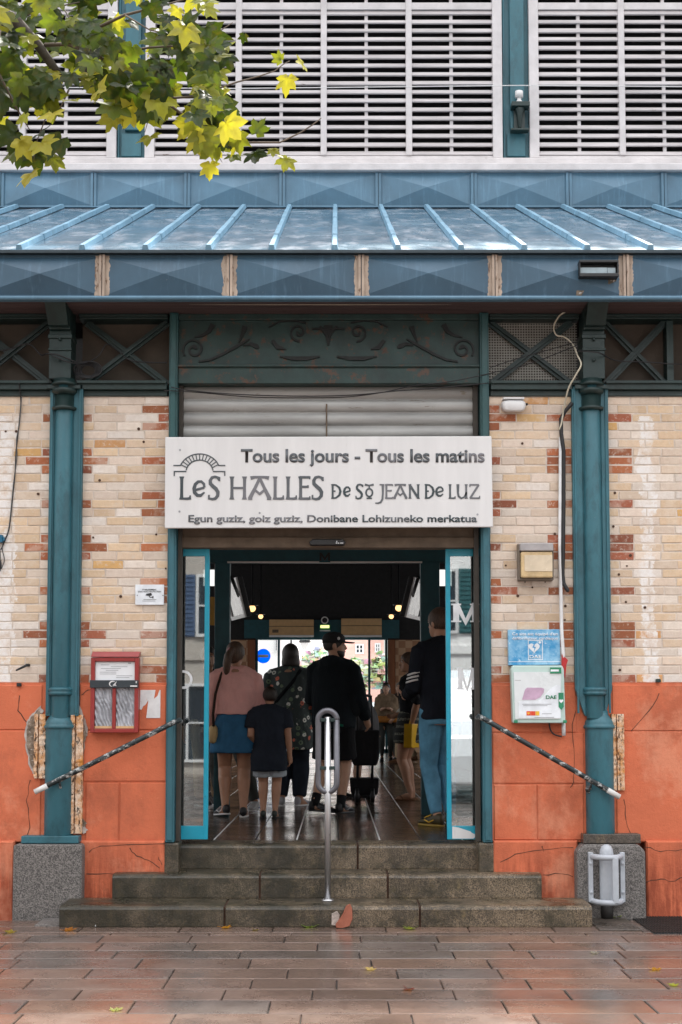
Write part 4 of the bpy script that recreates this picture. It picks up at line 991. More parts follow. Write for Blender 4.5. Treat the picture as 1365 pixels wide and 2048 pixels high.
# arch emblem
k = MB(); ac, az = 399.5, 944.0; t = 2.4 * (gx(1) - gx(0))
def ap(r, a): return (gx(ac + r * math.cos(R(a))), gz(az - r * math.sin(R(a)) * .88))
k.ribbon([ap(41, 20 + 140 * i / 20) for i in range(21)], t, yl0, yl1); k.ribbon([ap(27, 8 + 164 * i / 20) for i in range(21)], t, yl0, yl1)
for i in range(13): a = 24 + 132 * i / 12; k.ribbon([ap(27, a + (90 - a) * -.04), ap(41, a)], t * .8, yl0 - .0005, yl1)
k.ribbon([(gx(347), gz(931)), (gx(361), gz(931))], t, yl0 - .0002, yl1); k.ribbon([(gx(438), gz(931)), (gx(451), gz(931))], t, yl0 - .0002, yl1)
k.ribbon([(gx(349), gz(952)), (gx(349), gz(943)), (gx(373), gz(943))], t, yl0 - .0003, yl1); k.ribbon([(gx(426), gz(943)), (gx(450), gz(943)), (gx(450), gz(952))], t, yl0 - .0003, yl1)
k.build('arch_emblem', [L], sg)
k = MB()
for u, v in ((360, 900), (360, 1023), (955, 1029), (520, 1026)): k.prism([(gx(u) + .008 * math.cos(a), gz(v) + .008 * math.sin(a)) for a in [math.pi * i / 5 for i in range(10)]], YSg - .003, YSg - .0004)
k.build('fixing', [MAT['inkgrey']], sg)

# ---------------------------------------------------------------- fittings on the left wall
def wx(u, v=1300): return X(u, YW, v)
mbx = thing('menu_case', 'red display case with a white sheet over two crumpled film windows', 'display case', (wx(234, 1385), YW, Z(1465)))
y0 = YW - .10; yb = YW - .018
def bar(k, u0, u1, v0, v1, ya, yb_): k.box(wx(u0, 1385), wx(u1, 1385), ya, yb_, Z(v1), Z(v0))
k = MB(); bar(k, 186, 194, 1316, 1465, y0, yb); bar(k, 273, 281, 1316, 1465, y0, yb); bar(k, 194, 273, 1316, 1324, y0, yb); bar(k, 194, 273, 1457, 1465, y0, yb); bar(k, 229, 236, 1376, 1457, y0 + .004, yb); bar(k, 194, 229, 1324, 1457, y0 + .05, yb); bar(k, 236, 273, 1324, 1457, y0 + .05, yb)
bar(k, 229, 236, 1324, 1376, y0 + .05, yb)
k.loft([[(wx(186, 1385), y0 - .008, Z(1315)), (wx(281, 1385), y0 - .008, Z(1315)), (wx(281, 1385), yb, Z(1315)), (wx(186, 1385), yb, Z(1315))], [(wx(188, 1385), y0 + .02, Z(1304)), (wx(283, 1385), y0 + .02, Z(1304)), (wx(283, 1385), yb, Z(1304)), (wx(188, 1385), yb, Z(1304))]], smooth=False)
k.build('case_body', [MAT['red']], mbx, bevel=.004)
k = MB(); bar(k, 194.5, 272.5, 1324.5, 1361, y0 + .02, y0 + .03); sh = k.build('menu_sheet', [MAT['paper']], mbx)
k = MB()
for j, (a, b_) in enumerate(((205, 222), (225, 258), (205, 245), (215, 240), (203, 236), (203, 236), (236, 268), (236, 262))): bar(k, a, b_, 1330 + j * 3.6, 1331 + j * 3.6, y0 + .0185, y0 + .0195)
bar(k, 259, 265, 1326, 1328, y0 + .0185, y0 + .0195); k.build('text_lines', [MAT['inkgrey']], sh)
k = MB(); bar(k, 185, 281, 1361, 1376, y0 - .012, y0 + .02); sb_ = k.build('name_band', [MAT['slate']], mbx, bevel=.002)
k = MB(); cxx, czz = wx(232, 1385), Z(1368.5); k.ribbon([(cxx + .026 * math.cos(t) - .004, czz + .02 * math.sin(t)) for t in [R(60 + 200 * i / 10) for i in range(11)]], [.003, .006, .009, .009, .009, .009, .008, .007, .006, .004, .002], y0 - .0135, y0 - .0125); k.ribbon([(cxx - .006, czz - .012), (cxx + .012, czz + .002), (cxx + .022, czz + .018)], [.003, .008, .003], y0 - .0138, y0 - .0124); k.ribbon([(cxx + .0, czz - .016), (cxx + .014, czz - .006), (cxx + .02, czz - .016)], .005, y0 - .0141, y0 - .0125)
bar(k, 265, 279, 1371.5, 1374, y0 - .0135, y0 - .0125); bar(k, 276, 278, 1363, 1367, y0 - .0135, y0 - .0125); k.build('band_emblem', [MAT['white']], sb_)
for u0, u1 in ((194.5, 228.5), (236.5, 272.5)):
    k = MB(); n, m_ = 26, 34; vs = []
    for j in range(m_ + 1):
        for i in range(n + 1):
            u = u0 + (u1 - u0) * i / n; v = 1376.5 + 80 * j / m_
            fold = abs(math.sin((u * .42 - v * .16) + 2.2 * mnoise.noise((u * .06, v * .05, 1.3)))) * .014 + .006 * mnoise.noise((u * .2, v * .2, 5))
            vs.append((wx(u, 1385), y0 + .032 - fold, Z(v)))
    k.add(vs, [(j * (n + 1) + i, (j + 1) * (n + 1) + i, (j + 1) * (n + 1) + i + 1, j * (n + 1) + i + 1) for j in range(m_) for i in range(n)], smooth=True)
    k.build('film_sheet', [MAT['film']], mbx)
    k = MB(); bar(k, u0, u1, 1452, 1456.5, y0 + .012, y0 + .03); k.build('film_edge', [MAT['cream']], mbx)
ps = MB(); zz = [(282, 1380), (312, 1380), (309, 1398), (316, 1392), (320, 1380), (322, 1380), (322, 1436), (294, 1436), (298, 1400), (292, 1410), (288, 1412), (284, 1420), (281, 1418)]
ps.prism([(wx(u, 1400), Z(v)) for u, v in zz], YW - .0215, YW - .0178)
tag(ps.build('torn_poster', [plain('torn_paper', (.66, .66, .66), .8, var=.12, scale=14, wear=hexc(210, 150, 110), wearamt=.62)], origin=(wx(302), YW, Z(1410))), 'ragged remains of a white poster on the orange plaster', 'poster')
cc = thing('camera_notice', 'small white notice with a camera pictogram screwed to the brick', 'notice', (wx(300, 1190), YW, Z(1210)))
k = MB(); k.box(wx(271.5, 1190), wx(329, 1190), YW - .016, YW - .008, Z(1210), Z(1169.5)); k.build('plate', [MAT['daewhite']], cc, bevel=.002)
text_poly('ETABLISSEMENT', wx(286, 1190), wx(314, 1190), Z(1181), Z(1178), YW - .0172, MAT['slate'], 'lettering', cc, .01, .0008)
text_poly('SOUS VIDEO PROTECTION', wx(277, 1190), wx(323, 1190), Z(1185), Z(1182), YW - .0172, MAT['slate'], 'lettering', cc, .01, .0008)
k = MB(); k.prism([(wx(u, 1190), Z(v)) for u, v in ((294, 1188), (303, 1186), (305, 1189), (304, 1192), (296, 1192), (292, 1191))], YW - .0176, YW - .0164); k.ribbon([(wx(299, 1190), Z(1192)), (wx(301, 1190), Z(1195)), (wx(307, 1190), Z(1195))], .006, YW - .0178, YW - .0164); k.box(wx(306, 1190), wx(308, 1190), YW - .018, YW - .0164, Z(1197), Z(1192))
for u in (275, 326): k.box(wx(u, 1190), wx(u + 1.6, 1190), YW - .019, YW - .0164, Z(1192), Z(1190.4))
for v, a, b_ in ((1199, 288, 314), (1202, 286, 312)): k.box(wx(a, 1190), wx(b_, 1190), YW - .0172, YW - .0164, Z(v + .7), Z(v))
k.build('camera_symbol', [MAT['ink']], cc)
def wall_cable(name, label, pts, r, mat, group=None, dy=.012):
    k = MB(); q = [Vector((X(u, YW, v), YW - d, Z(v))) for u, v, d in [(p + (dy,))[:3] if len(p) == 2 else p for p in pts]]
    sm = [q[0]]
    for i in range(len(q) - 1):
        p0, p1, p2, p3 = q[max(i - 1, 0)], q[i], q[i + 1], q[min(i + 2, len(q) - 1)]
        for s in range(1, 7):
            t_ = s / 6; sm.append(.5 * ((2 * p1) + (p2 - p0) * t_ + (2 * p0 - 5 * p1 + 4 * p2 - p3) * t_ ** 2 + (3 * p1 - p0 - 3 * p2 + p3) * t_ ** 3))
    k.tube(sm, r, 6); o = k.build(name, [mat], origin=tuple(q[0])); tag(o, label, 'cable', group); return o
wall_cable('cable', 'twisted thin black flex hanging down the whitewashed brick', [(43, 770, .08), (43, 800, .02), (41, 830), (36, 880), (33, 905), (31, 950), (26, 1000), (20, 1055), (11, 1082), (3, 1100)], .0042, MAT['wire'])
wall_cable('cable', 'grey flex twined round the black one on the whitewashed brick', [(45, 795, .02), (40, 850), (34, 880), (35, 915), (29, 960), (24, 1010), (18, 1060), (8, 1085), (6, 1100), (10, 1120), (4, 1138)], .0036, plain('grey_flex', (.10, .10, .10), .6, bump=0))
pl = thing('cable_joint', 'small blue junction box on the flex by the whitewashed brick', 'junction box', (wx(3, 1082), YW, Z(1090)))
k = MB(); k.box(wx(-10, 1082), wx(8, 1082), YW - .05, YW - .003, Z(1086), Z(1071)); k.prism([(wx(u, 1082), Z(v)) for u, v in ((8, 1074), (12, 1077), (12, 1082), (8, 1084))], YW - .045, YW - .006); k.build('box', [plain('joint_blue', hexc(20, 92, 122), .5, bump=0)], pl, bevel=.004)
k = MB(); k.tube([(wx(4, 1110), YW - .03, Z(1122)), (wx(3, 1130), YW - .03, Z(1132)), (wx(1, 1130), YW - .028, Z(1142))], [.006, .012, .010], 8, round_ends=True); k.tube([(wx(0, 1082), YW - .03, Z(1086)), (wx(2, 1110), YW - .03, Z(1100)), (wx(4, 1110), YW - .03, Z(1122))], .003, 6); k.build('plug', [MAT['wire']], pl)
k = MB(); k.tube([(wx(58, 1332), YW + .01, Z(1330)), (wx(57, 1332), YW - .06, Z(1331)), (wx(48, 1335), YW - .07, Z(1336)), (wx(38, 1340), YW - .075, Z(1341))], [.012, .011, .009, .007], 8, round_ends=True)
tag(k.build('wall_hook', [MAT['wire']], origin=(wx(57), YW, Z(1331))), 'bent black iron hook in the brick left of the column', 'hook')
for u, v, lb in ((40, 1370, 'dark round peg at the top of the left plaster'), (1315, 1362, 'dark green square peg at the top of the right plaster')):
    k = MB(); k.box(wx(u - 4, v), wx(u + 4, v), YW - .045, YW + .01, Z(v + 3), Z(v - 4)); k.tube([(wx(u - 4, v), YW - .03, Z(v)), (wx(u + 5, v), YW - .03, Z(v - .5))], [.012, .014], 8)
    tag(k.build('wall_peg', [MAT['wire' if u < 100 else 'tealdark']], origin=(wx(u), YW, Z(v)), bevel=.003), lb, 'peg')

# ---------------------------------------------------------------- handrails
def handrail(pa, pb, label, sup):
    ya = YW - .16
    A = Vector((X(pa[0], ya, pa[1]), ya, Z(pa[1], ya))); B = Vector((X(pb[0], ya, pb[1]), ya, Z(pb[1], ya)))
    h = thing('handrail', label, 'handrail', tuple(B), group='worn handrails beside the steps')
    d = (B - A).normalized(); k = MB()
    k.tube([A + d * .02 - Vector((0, -.15, .01)), A + d * .02 + Vector((0, .06, 0)), A + d * .06, B - d * .10], .0195, 12, round_ends=True); k.build('rail', [MAT['rail']], h)
    k = MB(); k.tube([B - d * .105, B], .0205, 12); k.build('rail_tip', [MAT['wornwhite']], h)
    for s in sup:
        p = A + (B - A) * s; k = MB(); k.tube([p + Vector((0, 0, -.02)), p + Vector((0, .03, -.06)), p + Vector((0, .09, -.07))], .009, 8); k.lathe((0, 0, 0), [(.03, 0), (.03, .01)], 12)
        for i in range(24): q = k.v[-24 + i]; k.v[-24 + i] = p + Vector((q.x, .09 - q.z, -.07 + q.y))
        k.build('bracket', [MAT['rail']], h)
handrail((362, 1438), (70, 1584), 'worn black handrail sloping down to the left over the orange plaster', (.83,))
handrail((955, 1430), (1240, 1594), 'worn black handrail sloping down to the right below the green cabinet', (.80,))

# central looped rail post
yp = YS2 - .14; zpb = S1
def qx(u, v=1500): return X(u, yp, v)
pr = thing('handrail_post', 'steel post with an elongated grey loop standing on the lowest step', 'handrail', (qx(656), yp, zpb))
k = MB(); k.tube([(qx(656), yp, zpb), (qx(656), yp, Z(1434, yp))], .0225, 16); k.lathe((qx(656), yp, 0), [(.045, zpb), (.045, zpb + .012), (.026, zpb + .02)], 16); k.build('post', [MAT['steel']], pr)
k = MB(); r_ = (qx(674) - qx(637)) / 2; xm_ = qx(655.5); zt_ = Z(1421, yp) - r_; zb_ = Z(1584, yp) + r_; pts = []
for i in range(17): a = math.pi * i / 16; pts.append((xm_ + r_ * math.cos(a), yp - .02 * 0, zt_ + r_ * math.sin(a)))
for i in range(17): a = math.pi + math.pi * i / 16; pts.append((xm_ + r_ * math.cos(a), yp, zb_ + r_ * math.sin(a)))
pts.append(pts[0]); k.tube([Vector(p) + Vector((0, -.001, 0)) for p in pts], .021, 12); k.build('loop', [MAT['gunmetal']], pr)
for v in (1440, 1536):
    k = MB(); k.box(xm_ - r_ + .012, xm_ + r_ - .012, yp - .02, yp + .02, Z(v + 3.5, yp), Z(v - 3.5, yp)); k.build('cross_plate', [MAT['tealdark']], pr, bevel=.003)

# white guard round an old pipe in front of the right footing
yg = YW - .25
def hx(u, v=1750): return X(u, yg, v)
wg = thing('pipe_guard', 'white painted steel guard round a bullet shaped stub before the granite footing', 'guard', (hx(1216), yg, 0))
k = MB(); zt_ = Z(1690, yg); k.lathe((hx(1217), yg + .06, 0), [(.050, .13), (.053, .15), (.053, zt_ - .09), (.049, zt_ - .045), (.037, zt_ - .015), (.018, zt_ - .002), (.004, zt_)], 20); k.build('stub', [MAT['guard']], wg); k = MB(); k.lathe((hx(1217), yg + .06, 0), [(.045, 0), (.045, .129)], 14); k.build('stub_foot', [MAT['grate']], wg)
for v in (1714, 1804):
    k = MB(); r0 = (hx(1252) - hx(1181)) / 2 - .02; zc = Z(v, yg)
    k.tube([(hx(1216.5) + r0 * math.cos(a), yg + .10 - .16 * max(0, math.sin(a)) , zc) for a in [math.pi * i / 16 for i in range(17)]], .021, 10, round_ends=True); k.build('hoop', [MAT['guard']], wg)
k = MB(); k.box(hx(1222), hx(1234), yg - .075, yg - .06, Z(1804, yg), Z(1714, yg)); k.build('front_bar', [MAT['guard']], wg, bevel=.003)
for u in (1180, 1244):
    k = MB(); k.box(hx(u), hx(u + 9), yg + .04, yg + .118, Z(1806, yg), Z(1706, yg)); 
    for v in (1728, 1786): k.lathe((0, 0, 0), [(.013, 0), (.010, .01)], 10); 
    for i in range(20): q = k.v[-40 + i]; k.v[-40 + i] = Vector((hx(u + 4.5) + q.x, yg + .04 - q.z, Z(1728, yg) + q.y))
    for i in range(20): q = k.v[-20 + i]; k.v[-20 + i] = Vector((hx(u + 4.5) + q.x, yg + .04 - q.z, Z(1786, yg) + q.y))
    k.build('side_plate', [MAT['guard']], wg, bevel=.003)

# ---------------------------------------------------------------- fittings on the right wall
ft = thing('emergency_light', 'white rounded emergency light on the brick at the top right of the doorway', 'light', (wx(1026, 815), YW, Z(826)))
def rx_(u, v=815): return X(u, YW, v)
k = MB(); rings = []
for y, s, dz in ((YW - .006, .96, 0), (YW - .05, 1, -.002), (YW - .085, .97, -.008), (YW - .105, .86, -.012), (YW - .112, .7, -.014)):
    hw = (rx_(1050) - rx_(1001)) / 2 * s; hh = (Z(803) - Z(826)) / 2 * s; cz = Z(814.5) + dz; cx = rx_(1025.5)
    rings.append([(cx + hw * (abs(math.cos(a)) ** .5) * (1 if math.cos(a) > 0 else -1) * (1 - .06 * (math.sin(a) < 0)), y, cz + hh * (abs(math.sin(a)) ** .55) * (1 if math.sin(a) > 0 else -1)) for a in [2 * math.pi * i / 28 for i in range(28)]])
k.loft(rings[::-1]); k.build('housing', [MAT['plastic']], ft)
k = MB(); k.box(rx_(1004), rx_(1046), YW - .10, YW - .01, Z(803.5), Z(800)); k.build('top_cap', [MAT['white']], ft, bevel=.003)
k = MB(); k.tube([(rx_(1049), YW - .05, Z(812)), (rx_(1054), YW - .05, Z(811))], .01, 8); k.build('cable_gland', [MAT['wire']], ft)
wl = thing('wall_lamp', 'square bulkhead lamp with amber glass and grey top on the brick pier', 'lamp', (rx_(1070, 1125), YW, Z(1163)))
def lb_(k, u0, u1, v0, v1, ya, yb_): k.box(X(u0, YW, 1125), X(u1, YW, 1125), ya, yb_, Z(v1), Z(v0))
k = MB(); lb_(k, 1034, 1104, 1089, 1163, YW - .05, YW - .006); lb_(k, 1034, 1037.5, 1092, 1162, YW - .1, YW - .051); lb_(k, 1101, 1104, 1092, 1162, YW - .1, YW - .051); lb_(k, 1037.5, 1101, 1159, 1162, YW - .1, YW - .051)
for u in (1047, 1087): lb_(k, u, u + 3, 1163.5, 1167, YW - .06, YW - .04)
k.build('case', [plain('lamp_case', (.17, .14, .11), .5)], wl, bevel=.004)
k = MB(); lb_(k, 1038, 1100.5, 1107, 1158.5, YW - .13, YW - .0515); k.build('amber_glass', [MAT['amber']], wl, bevel=.01)
k = MB(); lb_(k, 1045, 1100, 1114, 1146, YW - .134, YW - .1305); k.build('glass_face', [plain('lens_pale', (.62, .52, .38), .25, var=.15, scale=6, bump=0)], wl, bevel=.001)
k = MB(); lb_(k, 1036, 1102, 1090, 1106, YW - .14, YW - .0515); k.build('top_shade', [MAT['lensgrey']], wl, bevel=.008)
# defibrillator sign and cabinet
ds = thing('defibrillator_sign', 'faded blue DAE sign with a white heart above the green cabinet', 'sign', (rx_(1067, 1298), YW, Z(1331)))
def dx_(u, v=1298): return X(u, YW, v)
yd = YW - .06
k = MB(); k.prism([(dx_(1015.5), Z(1331)), (dx_(1119), Z(1330)), (dx_(1118), Z(1259.5)), (dx_(1015), Z(1260.5))], yd, YW - .008); k.build('panel', [MAT['dae']], ds, bevel=.003)
text_poly("Ce site est équipé d'un", dx_(1023), dx_(1114), Z(1271.5), Z(1265.5), yd - .0014, MAT['daewhite'], 'lettering', ds, .012, .0009)
text_poly('défibrillateur cardiaque', dx_(1023), dx_(1114), Z(1280), Z(1274), yd - .0014, MAT['daewhite'], 'lettering', ds, .012, .0009)
text_poly('DAE', dx_(1057), dx_(1081), Z(1317), Z(1310.5), yd - .0014, MAT['daewhite'], 'lettering', ds, .02, .0009)
def heart(cx, cz, s): return [(cx + s * (16 * math.sin(t) ** 3) / 16, cz + s * (13 * math.cos(t) - 5 * math.cos(2 * t) - 2 * math.cos(3 * t) - math.cos(4 * t)) / 16) for t in [2 * math.pi * i / 36 for i in range(36)]]
k = MB(); k.prism(heart(dx_(1066.5), Z(1296), .042), yd - .0024, yd - .0006); fr_ = [(dx_(1055), Z(1320)), (dx_(1083), Z(1320)), (dx_(1083), Z(1281.5)), (dx_(1055), Z(1281.5))]; k.ribbon(fr_, .005, yd - .0018, yd - .0006, closed=True)
k.ribbon([(dx_(1078), Z(1288)), (dx_(1078), Z(1283))], .009, yd - .002, yd - .0006); k.ribbon([(dx_(1075.5), Z(1285.5)), (dx_(1080.5), Z(1285.5))], .009, yd - .0022, yd - .0006)
k.box(dx_(1016), dx_(1118.5), yd - .0016, yd - .0006, Z(1324.5), Z(1323.5)); k.build('heart_symbol', [MAT['daewhite']], ds)
k = MB(); k.ribbon([(dx_(1067.5), Z(1289)), (dx_(1064.5), Z(1295)), (dx_(1068.5), Z(1296)), (dx_(1066), Z(1304))], [.006, .009, .009, .002], yd - .0032, yd - .0025); k.build('bolt_symbol', [MAT['dae']], ds)
db = thing('defibrillator_cabinet', 'pale green DAE cabinet with clear door and white label on the orange plaster', 'cabinet', (rx_(1072, 1390), YW, Z(1446)))
def cb(u, v=1390): return X(u, YW, v)
yc0 = YW - .14
k = MB(); k.prism([(cb(1022), Z(1446)), (cb(1126), Z(1446)), (cb(1124), Z(1340)), (cb(1121), Z(1332)), (cb(1022), Z(1332)), (cb(1019), Z(1340))], yc0 + .02, YW - .02); body = k.build('body', [MAT['cabinet']], db, bevel=.008)
k = MB(); k.prism([(cb(1026), Z(1438)), (cb(1115), Z(1438)), (cb(1118), Z(1345)), (cb(1024), Z(1345))], yc0 + .012, yc0 + .0185); k.build('door_panel', [plain('frosted_door', (.66, .70, .71), .25, var=.06, scale=8, bump=0)], db)
k = MB(); lab = [(1033, 1436), (1116, 1436), (1116, 1372), (1108, 1371), (1097, 1377), (1087, 1388), (1078, 1398), (1070, 1402), (1033, 1403)]; k.prism([(cb(u), Z(v)) for u, v in lab], yc0 + .009, yc0 + .0115); lbl = k.build('white_label', [MAT['daewhite']], db)
k = MB(); k.prism([(cb(u), Z(v)) for u, v in ((1040, 1400), (1066, 1400), (1076, 1395), (1083, 1386), (1084, 1378), (1078, 1376), (1050, 1376), (1046, 1380))], yc0 + .0092, yc0 + .0116); k.build('device', [MAT['pink']], db)
k = MB(); k.prism([(cb(u), Z(v)) for u, v in ((1112, 1386), (1122, 1386), (1122, 1414), (1117, 1420), (1112, 1414))], yc0 + .005, yc0 + .0088); k.build('green_tab', [MAT['green']], db)
k = MB(); k.box(cb(1096), cb(1118), yc0 + .006, yc0 + .0115, Z(1348), Z(1336)); k.build('green_handle', [MAT['green']], db)
k = MB(); k.prism(heart(cb(1117), Z(1402.5), .016), yc0 + .0035, yc0 + .0048); k.box(cb(1097), cb(1113), yc0 + .0045, yc0 + .0058, Z(1344), Z(1340)); k.build('white_mark', [MAT['daewhite']], db)
text_poly('DAE', cb(1087), cb(1108), Z(1398), Z(1391), yc0 + .0082, MAT['green'], 'lettering', lbl, .03, .0009)
k = MB(); k.box(cb(1048.5), cb(1057), yc0 + .0078, yc0 + .0088, Z(1431), Z(1422.5)); k.box(cb(1057.3), cb(1066), yc0 + .0078, yc0 + .0088, Z(1431), Z(1422.5)); k.build('orange_field', [MAT['orange']], lbl)
k = MB(); k.box(cb(1066.3), cb(1074), yc0 + .0078, yc0 + .0088, Z(1431), Z(1422.5)); k.prism(heart(cb(1052.5), Z(1426.5), .010), yc0 + .0068, yc0 + .0076); k.build('yellow_field', [MAT['yellow']], lbl)
k = MB()
for v, a, b_ in ((1408, 1040, 1098), (1411, 1042, 1090), (1427, 1079, 1098), (1434, 1064, 1103)): k.box(cb(a), cb(b_), yc0 + .0078, yc0 + .0088, Z(v + 1), Z(v))
k.box(cb(1026), cb(1038), yc0 + .0108, yc0 + .0118, Z(1362), Z(1361)); k.build('small_print', [MAT['inkgrey']], lbl)
k = MB(); 
for u in (1024, 1121): k.box(cb(u), cb(u + 7), yc0 + .004, yc0 + .06, Z(1446), Z(1440))
k.build('corner_foot', [MAT['green']], db, bevel=.003)
pn = MB(); pn.prism([(X(u, YW, 1330), Z(v)) for u, v in ((1121, 1309), (1133, 1321), (1130, 1330), (1127, 1358), (1120, 1336))], YW - .085, YW - .072)
tag(pn.build('red_pennant', [plain('red_plastic', hexc(170, 34, 36), .5, bump=.1)], origin=(X(1124), YW, Z(1330))), 'small red flap hanging from the white conduit beside the cabinet', 'flag')
# conduits and cables
k = MB(); k.tube([(X(1120.5, YW, 880), YW - .03, Z(876)), (X(1119, YW, 1100), YW - .03, Z(1100)), (X(1121, YW, 1270), YW - .068, Z(1262)), (X(1124, YW, 1310), YW - .075, Z(1310)), (X(1126, YW, 1350), YW - .055, Z(1350))], .0135, 10); k.tube([(X(1125.5, YW, 1450), YW - .05, Z(1446)), (X(1126, YW, 1470), YW - .05, Z(1471))], .015, 10)
tag(k.build('conduit', [MAT['cablewhite']], origin=(X(1120), YW, Z(876))), 'straight white conduit running down the brick beside the right column', 'conduit')
k = MB(); k.tube([(X(u, YW, v), YW - d, Z(v)) for u, v, d in ((1140, 812, .07), (1128, 826, .05), (1121, 840, .035), (1121, 870, .05), (1126, 905, .04), (1126, 1000, .04), (1125, 1100, .04), (1124, 1150, .04), (1126, 1168, .045), (1133, 1182, .06))], .0155, 10, round_ends=True)
tag(k.build('cable', [MAT['wire']], origin=(X(1126), YW, Z(840))), 'thick black cable hanging loose beside the white conduit', 'cable')
wall_cable('cable', 'thin cream cable looping down across the wire mesh to the conduit', [(1135, 624, .05), (1118, 634, .03), (1107, 655, .03), (1112, 672, .03), (1128, 678, .05), (1143, 695, .08), (1150, 720, .13), (1155, 740, .17), (1145, 760, .16), (1132, 785, .12), (1126, 820, .06), (1121, 850, .055), (1117, 862, .05)], .0065, MAT['cablecream'])
wall_cable('cable', 'short dark cable looping under the green cabinet', [(1097, 1446, .05), (1100, 1460, .04), (1108, 1469, .04), (1122, 1473, .05)], .006, MAT['wire'])
wall_cable('cable', 'two strand black wire sagging in front of the roller shutter', [(345, 779, .08), (380, 786, .09), (450, 793, .1), (540, 797, .1), (640, 798, .1), (720, 795, .1), (790, 788, .1), (860, 783, .1), (975, 771, .08)], .0045, MAT['wire'])
wall_cable('cable', 'straighter black wire crossing above the sagging one at the shutter', [(330, 785, .075), (400, 790, .085), (500, 799, .09), (600, 801, .09), (690, 799, .085), (760, 791, .09), (830, 776, .085), (900, 768, .08), (990, 748, .06), (1060, 730, .05), (1150, 700, .15)], .004, MAT['wire'])
wall_cable('cable', 'black wire looping between the lattice braces left of the doorway', [(110, 720, .15), (150, 735, .15), (175, 728, .03), (200, 712, .03), (215, 690, .02), (240, 705, .02), (262, 722, .02), (300, 726, .02), (336, 730, .07)], .005, MAT['wire'])
wall_cable('cable', 'black wire drooping across the far left lattice', [(-60, 690, .02), (0, 702, .02), (25, 698, .02), (60, 690, .03), (84, 712, .03), (100, 716, .13), (125, 720, .15), (158, 731, .1)], .006, MAT['wire'])
wall_cable('cable', 'long thin wire strung under the eave in front of the columns', [(-80, 625, .25), (300, 627, .25), (660, 628, .25), (1000, 627, .25), (1440, 626, .25)], .003, MAT['cablecream'])
wall_cable('cable', 'black wire crossing the right lattice panel', [(1148, 712, .15), (1190, 716, .16), (1230, 722, .02), (1290, 726, .03), (1365, 730, .02), (1440, 728, .02)], .005, MAT['wire'])
wall_cable('cable', 'thin wire running level through the mesh panel', [(980, 738, .05), (1040, 718, .04), (1100, 702, .05), (1148, 694, .16)], .0035, MAT['wire'])
k = MB()
for i in range(5):
    a0 = random.random() * 6; cx, cz = X(178, YW, 740), Z(742)
    k.tube([(cx + (.05 + .012 * i) * math.cos(a0 + t) * 1.1, YW - .01 - .008 * i + .006 * math.sin(3 * t), cz + (.042 + .006 * i) * math.sin(a0 + t)) for t in [2 * math.pi * j / 18 for j in range(19)]], .005, 6)
tag(k.build('cable_coil', [MAT['wire']], origin=(X(178), YW, Z(755))), 'coil of black wire resting on the rail beside the left column', 'cable')

# wire and bracket on the upper post
yu = YC - .1
ub = thing('post_bracket', 'small green iron bracket with a white insulator on the upper post', 'bracket', (ux(1036), yu, Z(262, YC)))
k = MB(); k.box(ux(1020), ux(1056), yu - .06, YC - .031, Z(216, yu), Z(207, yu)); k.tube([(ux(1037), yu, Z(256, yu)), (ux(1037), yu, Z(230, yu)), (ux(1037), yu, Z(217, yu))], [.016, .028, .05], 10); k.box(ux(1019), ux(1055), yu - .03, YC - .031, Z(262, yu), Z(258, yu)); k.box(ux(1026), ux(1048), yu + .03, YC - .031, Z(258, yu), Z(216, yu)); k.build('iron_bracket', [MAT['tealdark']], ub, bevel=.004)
k = MB(); k.lathe((ux(1036), yu - .0, 0), [(.03, Z(207, yu)), (.035, Z(204, yu)), (.022, Z(200, yu)), (.022, Z(196, yu)), (.042, Z(195, yu)), (.042, Z(183, yu)), (.03, Z(182, yu))], 14); k.build('insulator', [MAT['white']], ub)
k = MB(); k.tube([(-XE, YC - .12, Z(183, YC) + .01), (ux(470), YC - .12, Z(187, YC)), (ux(1036), YC - .12, Z(181, YC)), (XE, YC - .12, Z(187, YC))], .005, 6)
tag(k.build('cable', [MAT['plastic']], origin=(ux(1036), YC - .12, Z(181, YC))), 'thin pale wire strung across the louvres over the insulator', 'cable')

# ---------------------------------------------------------------- ground details
k = MB(); a0, a1 = X(1290, 10.2, 1850), X(1520, 10.2, 1850); yA, yB_ = ground_Y(1868, 0), YW - .06
k.box(a0, a1, yA, yB_, -.02, .004, 0)
gr = k.build('drain_grate', [MAT['ink']], origin=((a0 + a1) / 2, (yA + yB_) / 2, 0)); tag(gr, 'dark iron drain grate at the foot of the right wall', 'grate')
k = MB(); n = 40
for i in range(n): q = a0 + (a1 - a0) * i / n; k.box(q, q + .009, yA + .01, yB_ - .01, .0045, .011)
for i in range(9): q = yA + .01 + (yB_ - yA - .02) * i / 9; k.box(a0, a1, q, q + .008, .0112, .0135)
k.build('grate_bars', [MAT['grate']], gr)
k = MB(); k.slab(X(72, 10.3, 1840), X(130, 10.3, 1840), ground_Y(1853, 0), YW - .18, .012, -.02, .004, 0, (.10, .095, .09))
tag(k.build('kerb_slab', [MAT['granite']], origin=(X(100, 10.3, 1840), 10.3, 0)), 'flat grey slab before the left granite footing', 'slab')
k = MB(); k.slab(X(1186, 10.3, 1850), X(1268, 10.3, 1850), ground_Y(1862, 0), YW - .18, .012, -.02, .004, 0, (.10, .095, .09))
tag(k.build('kerb_slab', [MAT['steptop']], origin=(X(1220, 10.3, 1850), 10.3, 0)), 'dark wet slab under the white guard', 'slab')
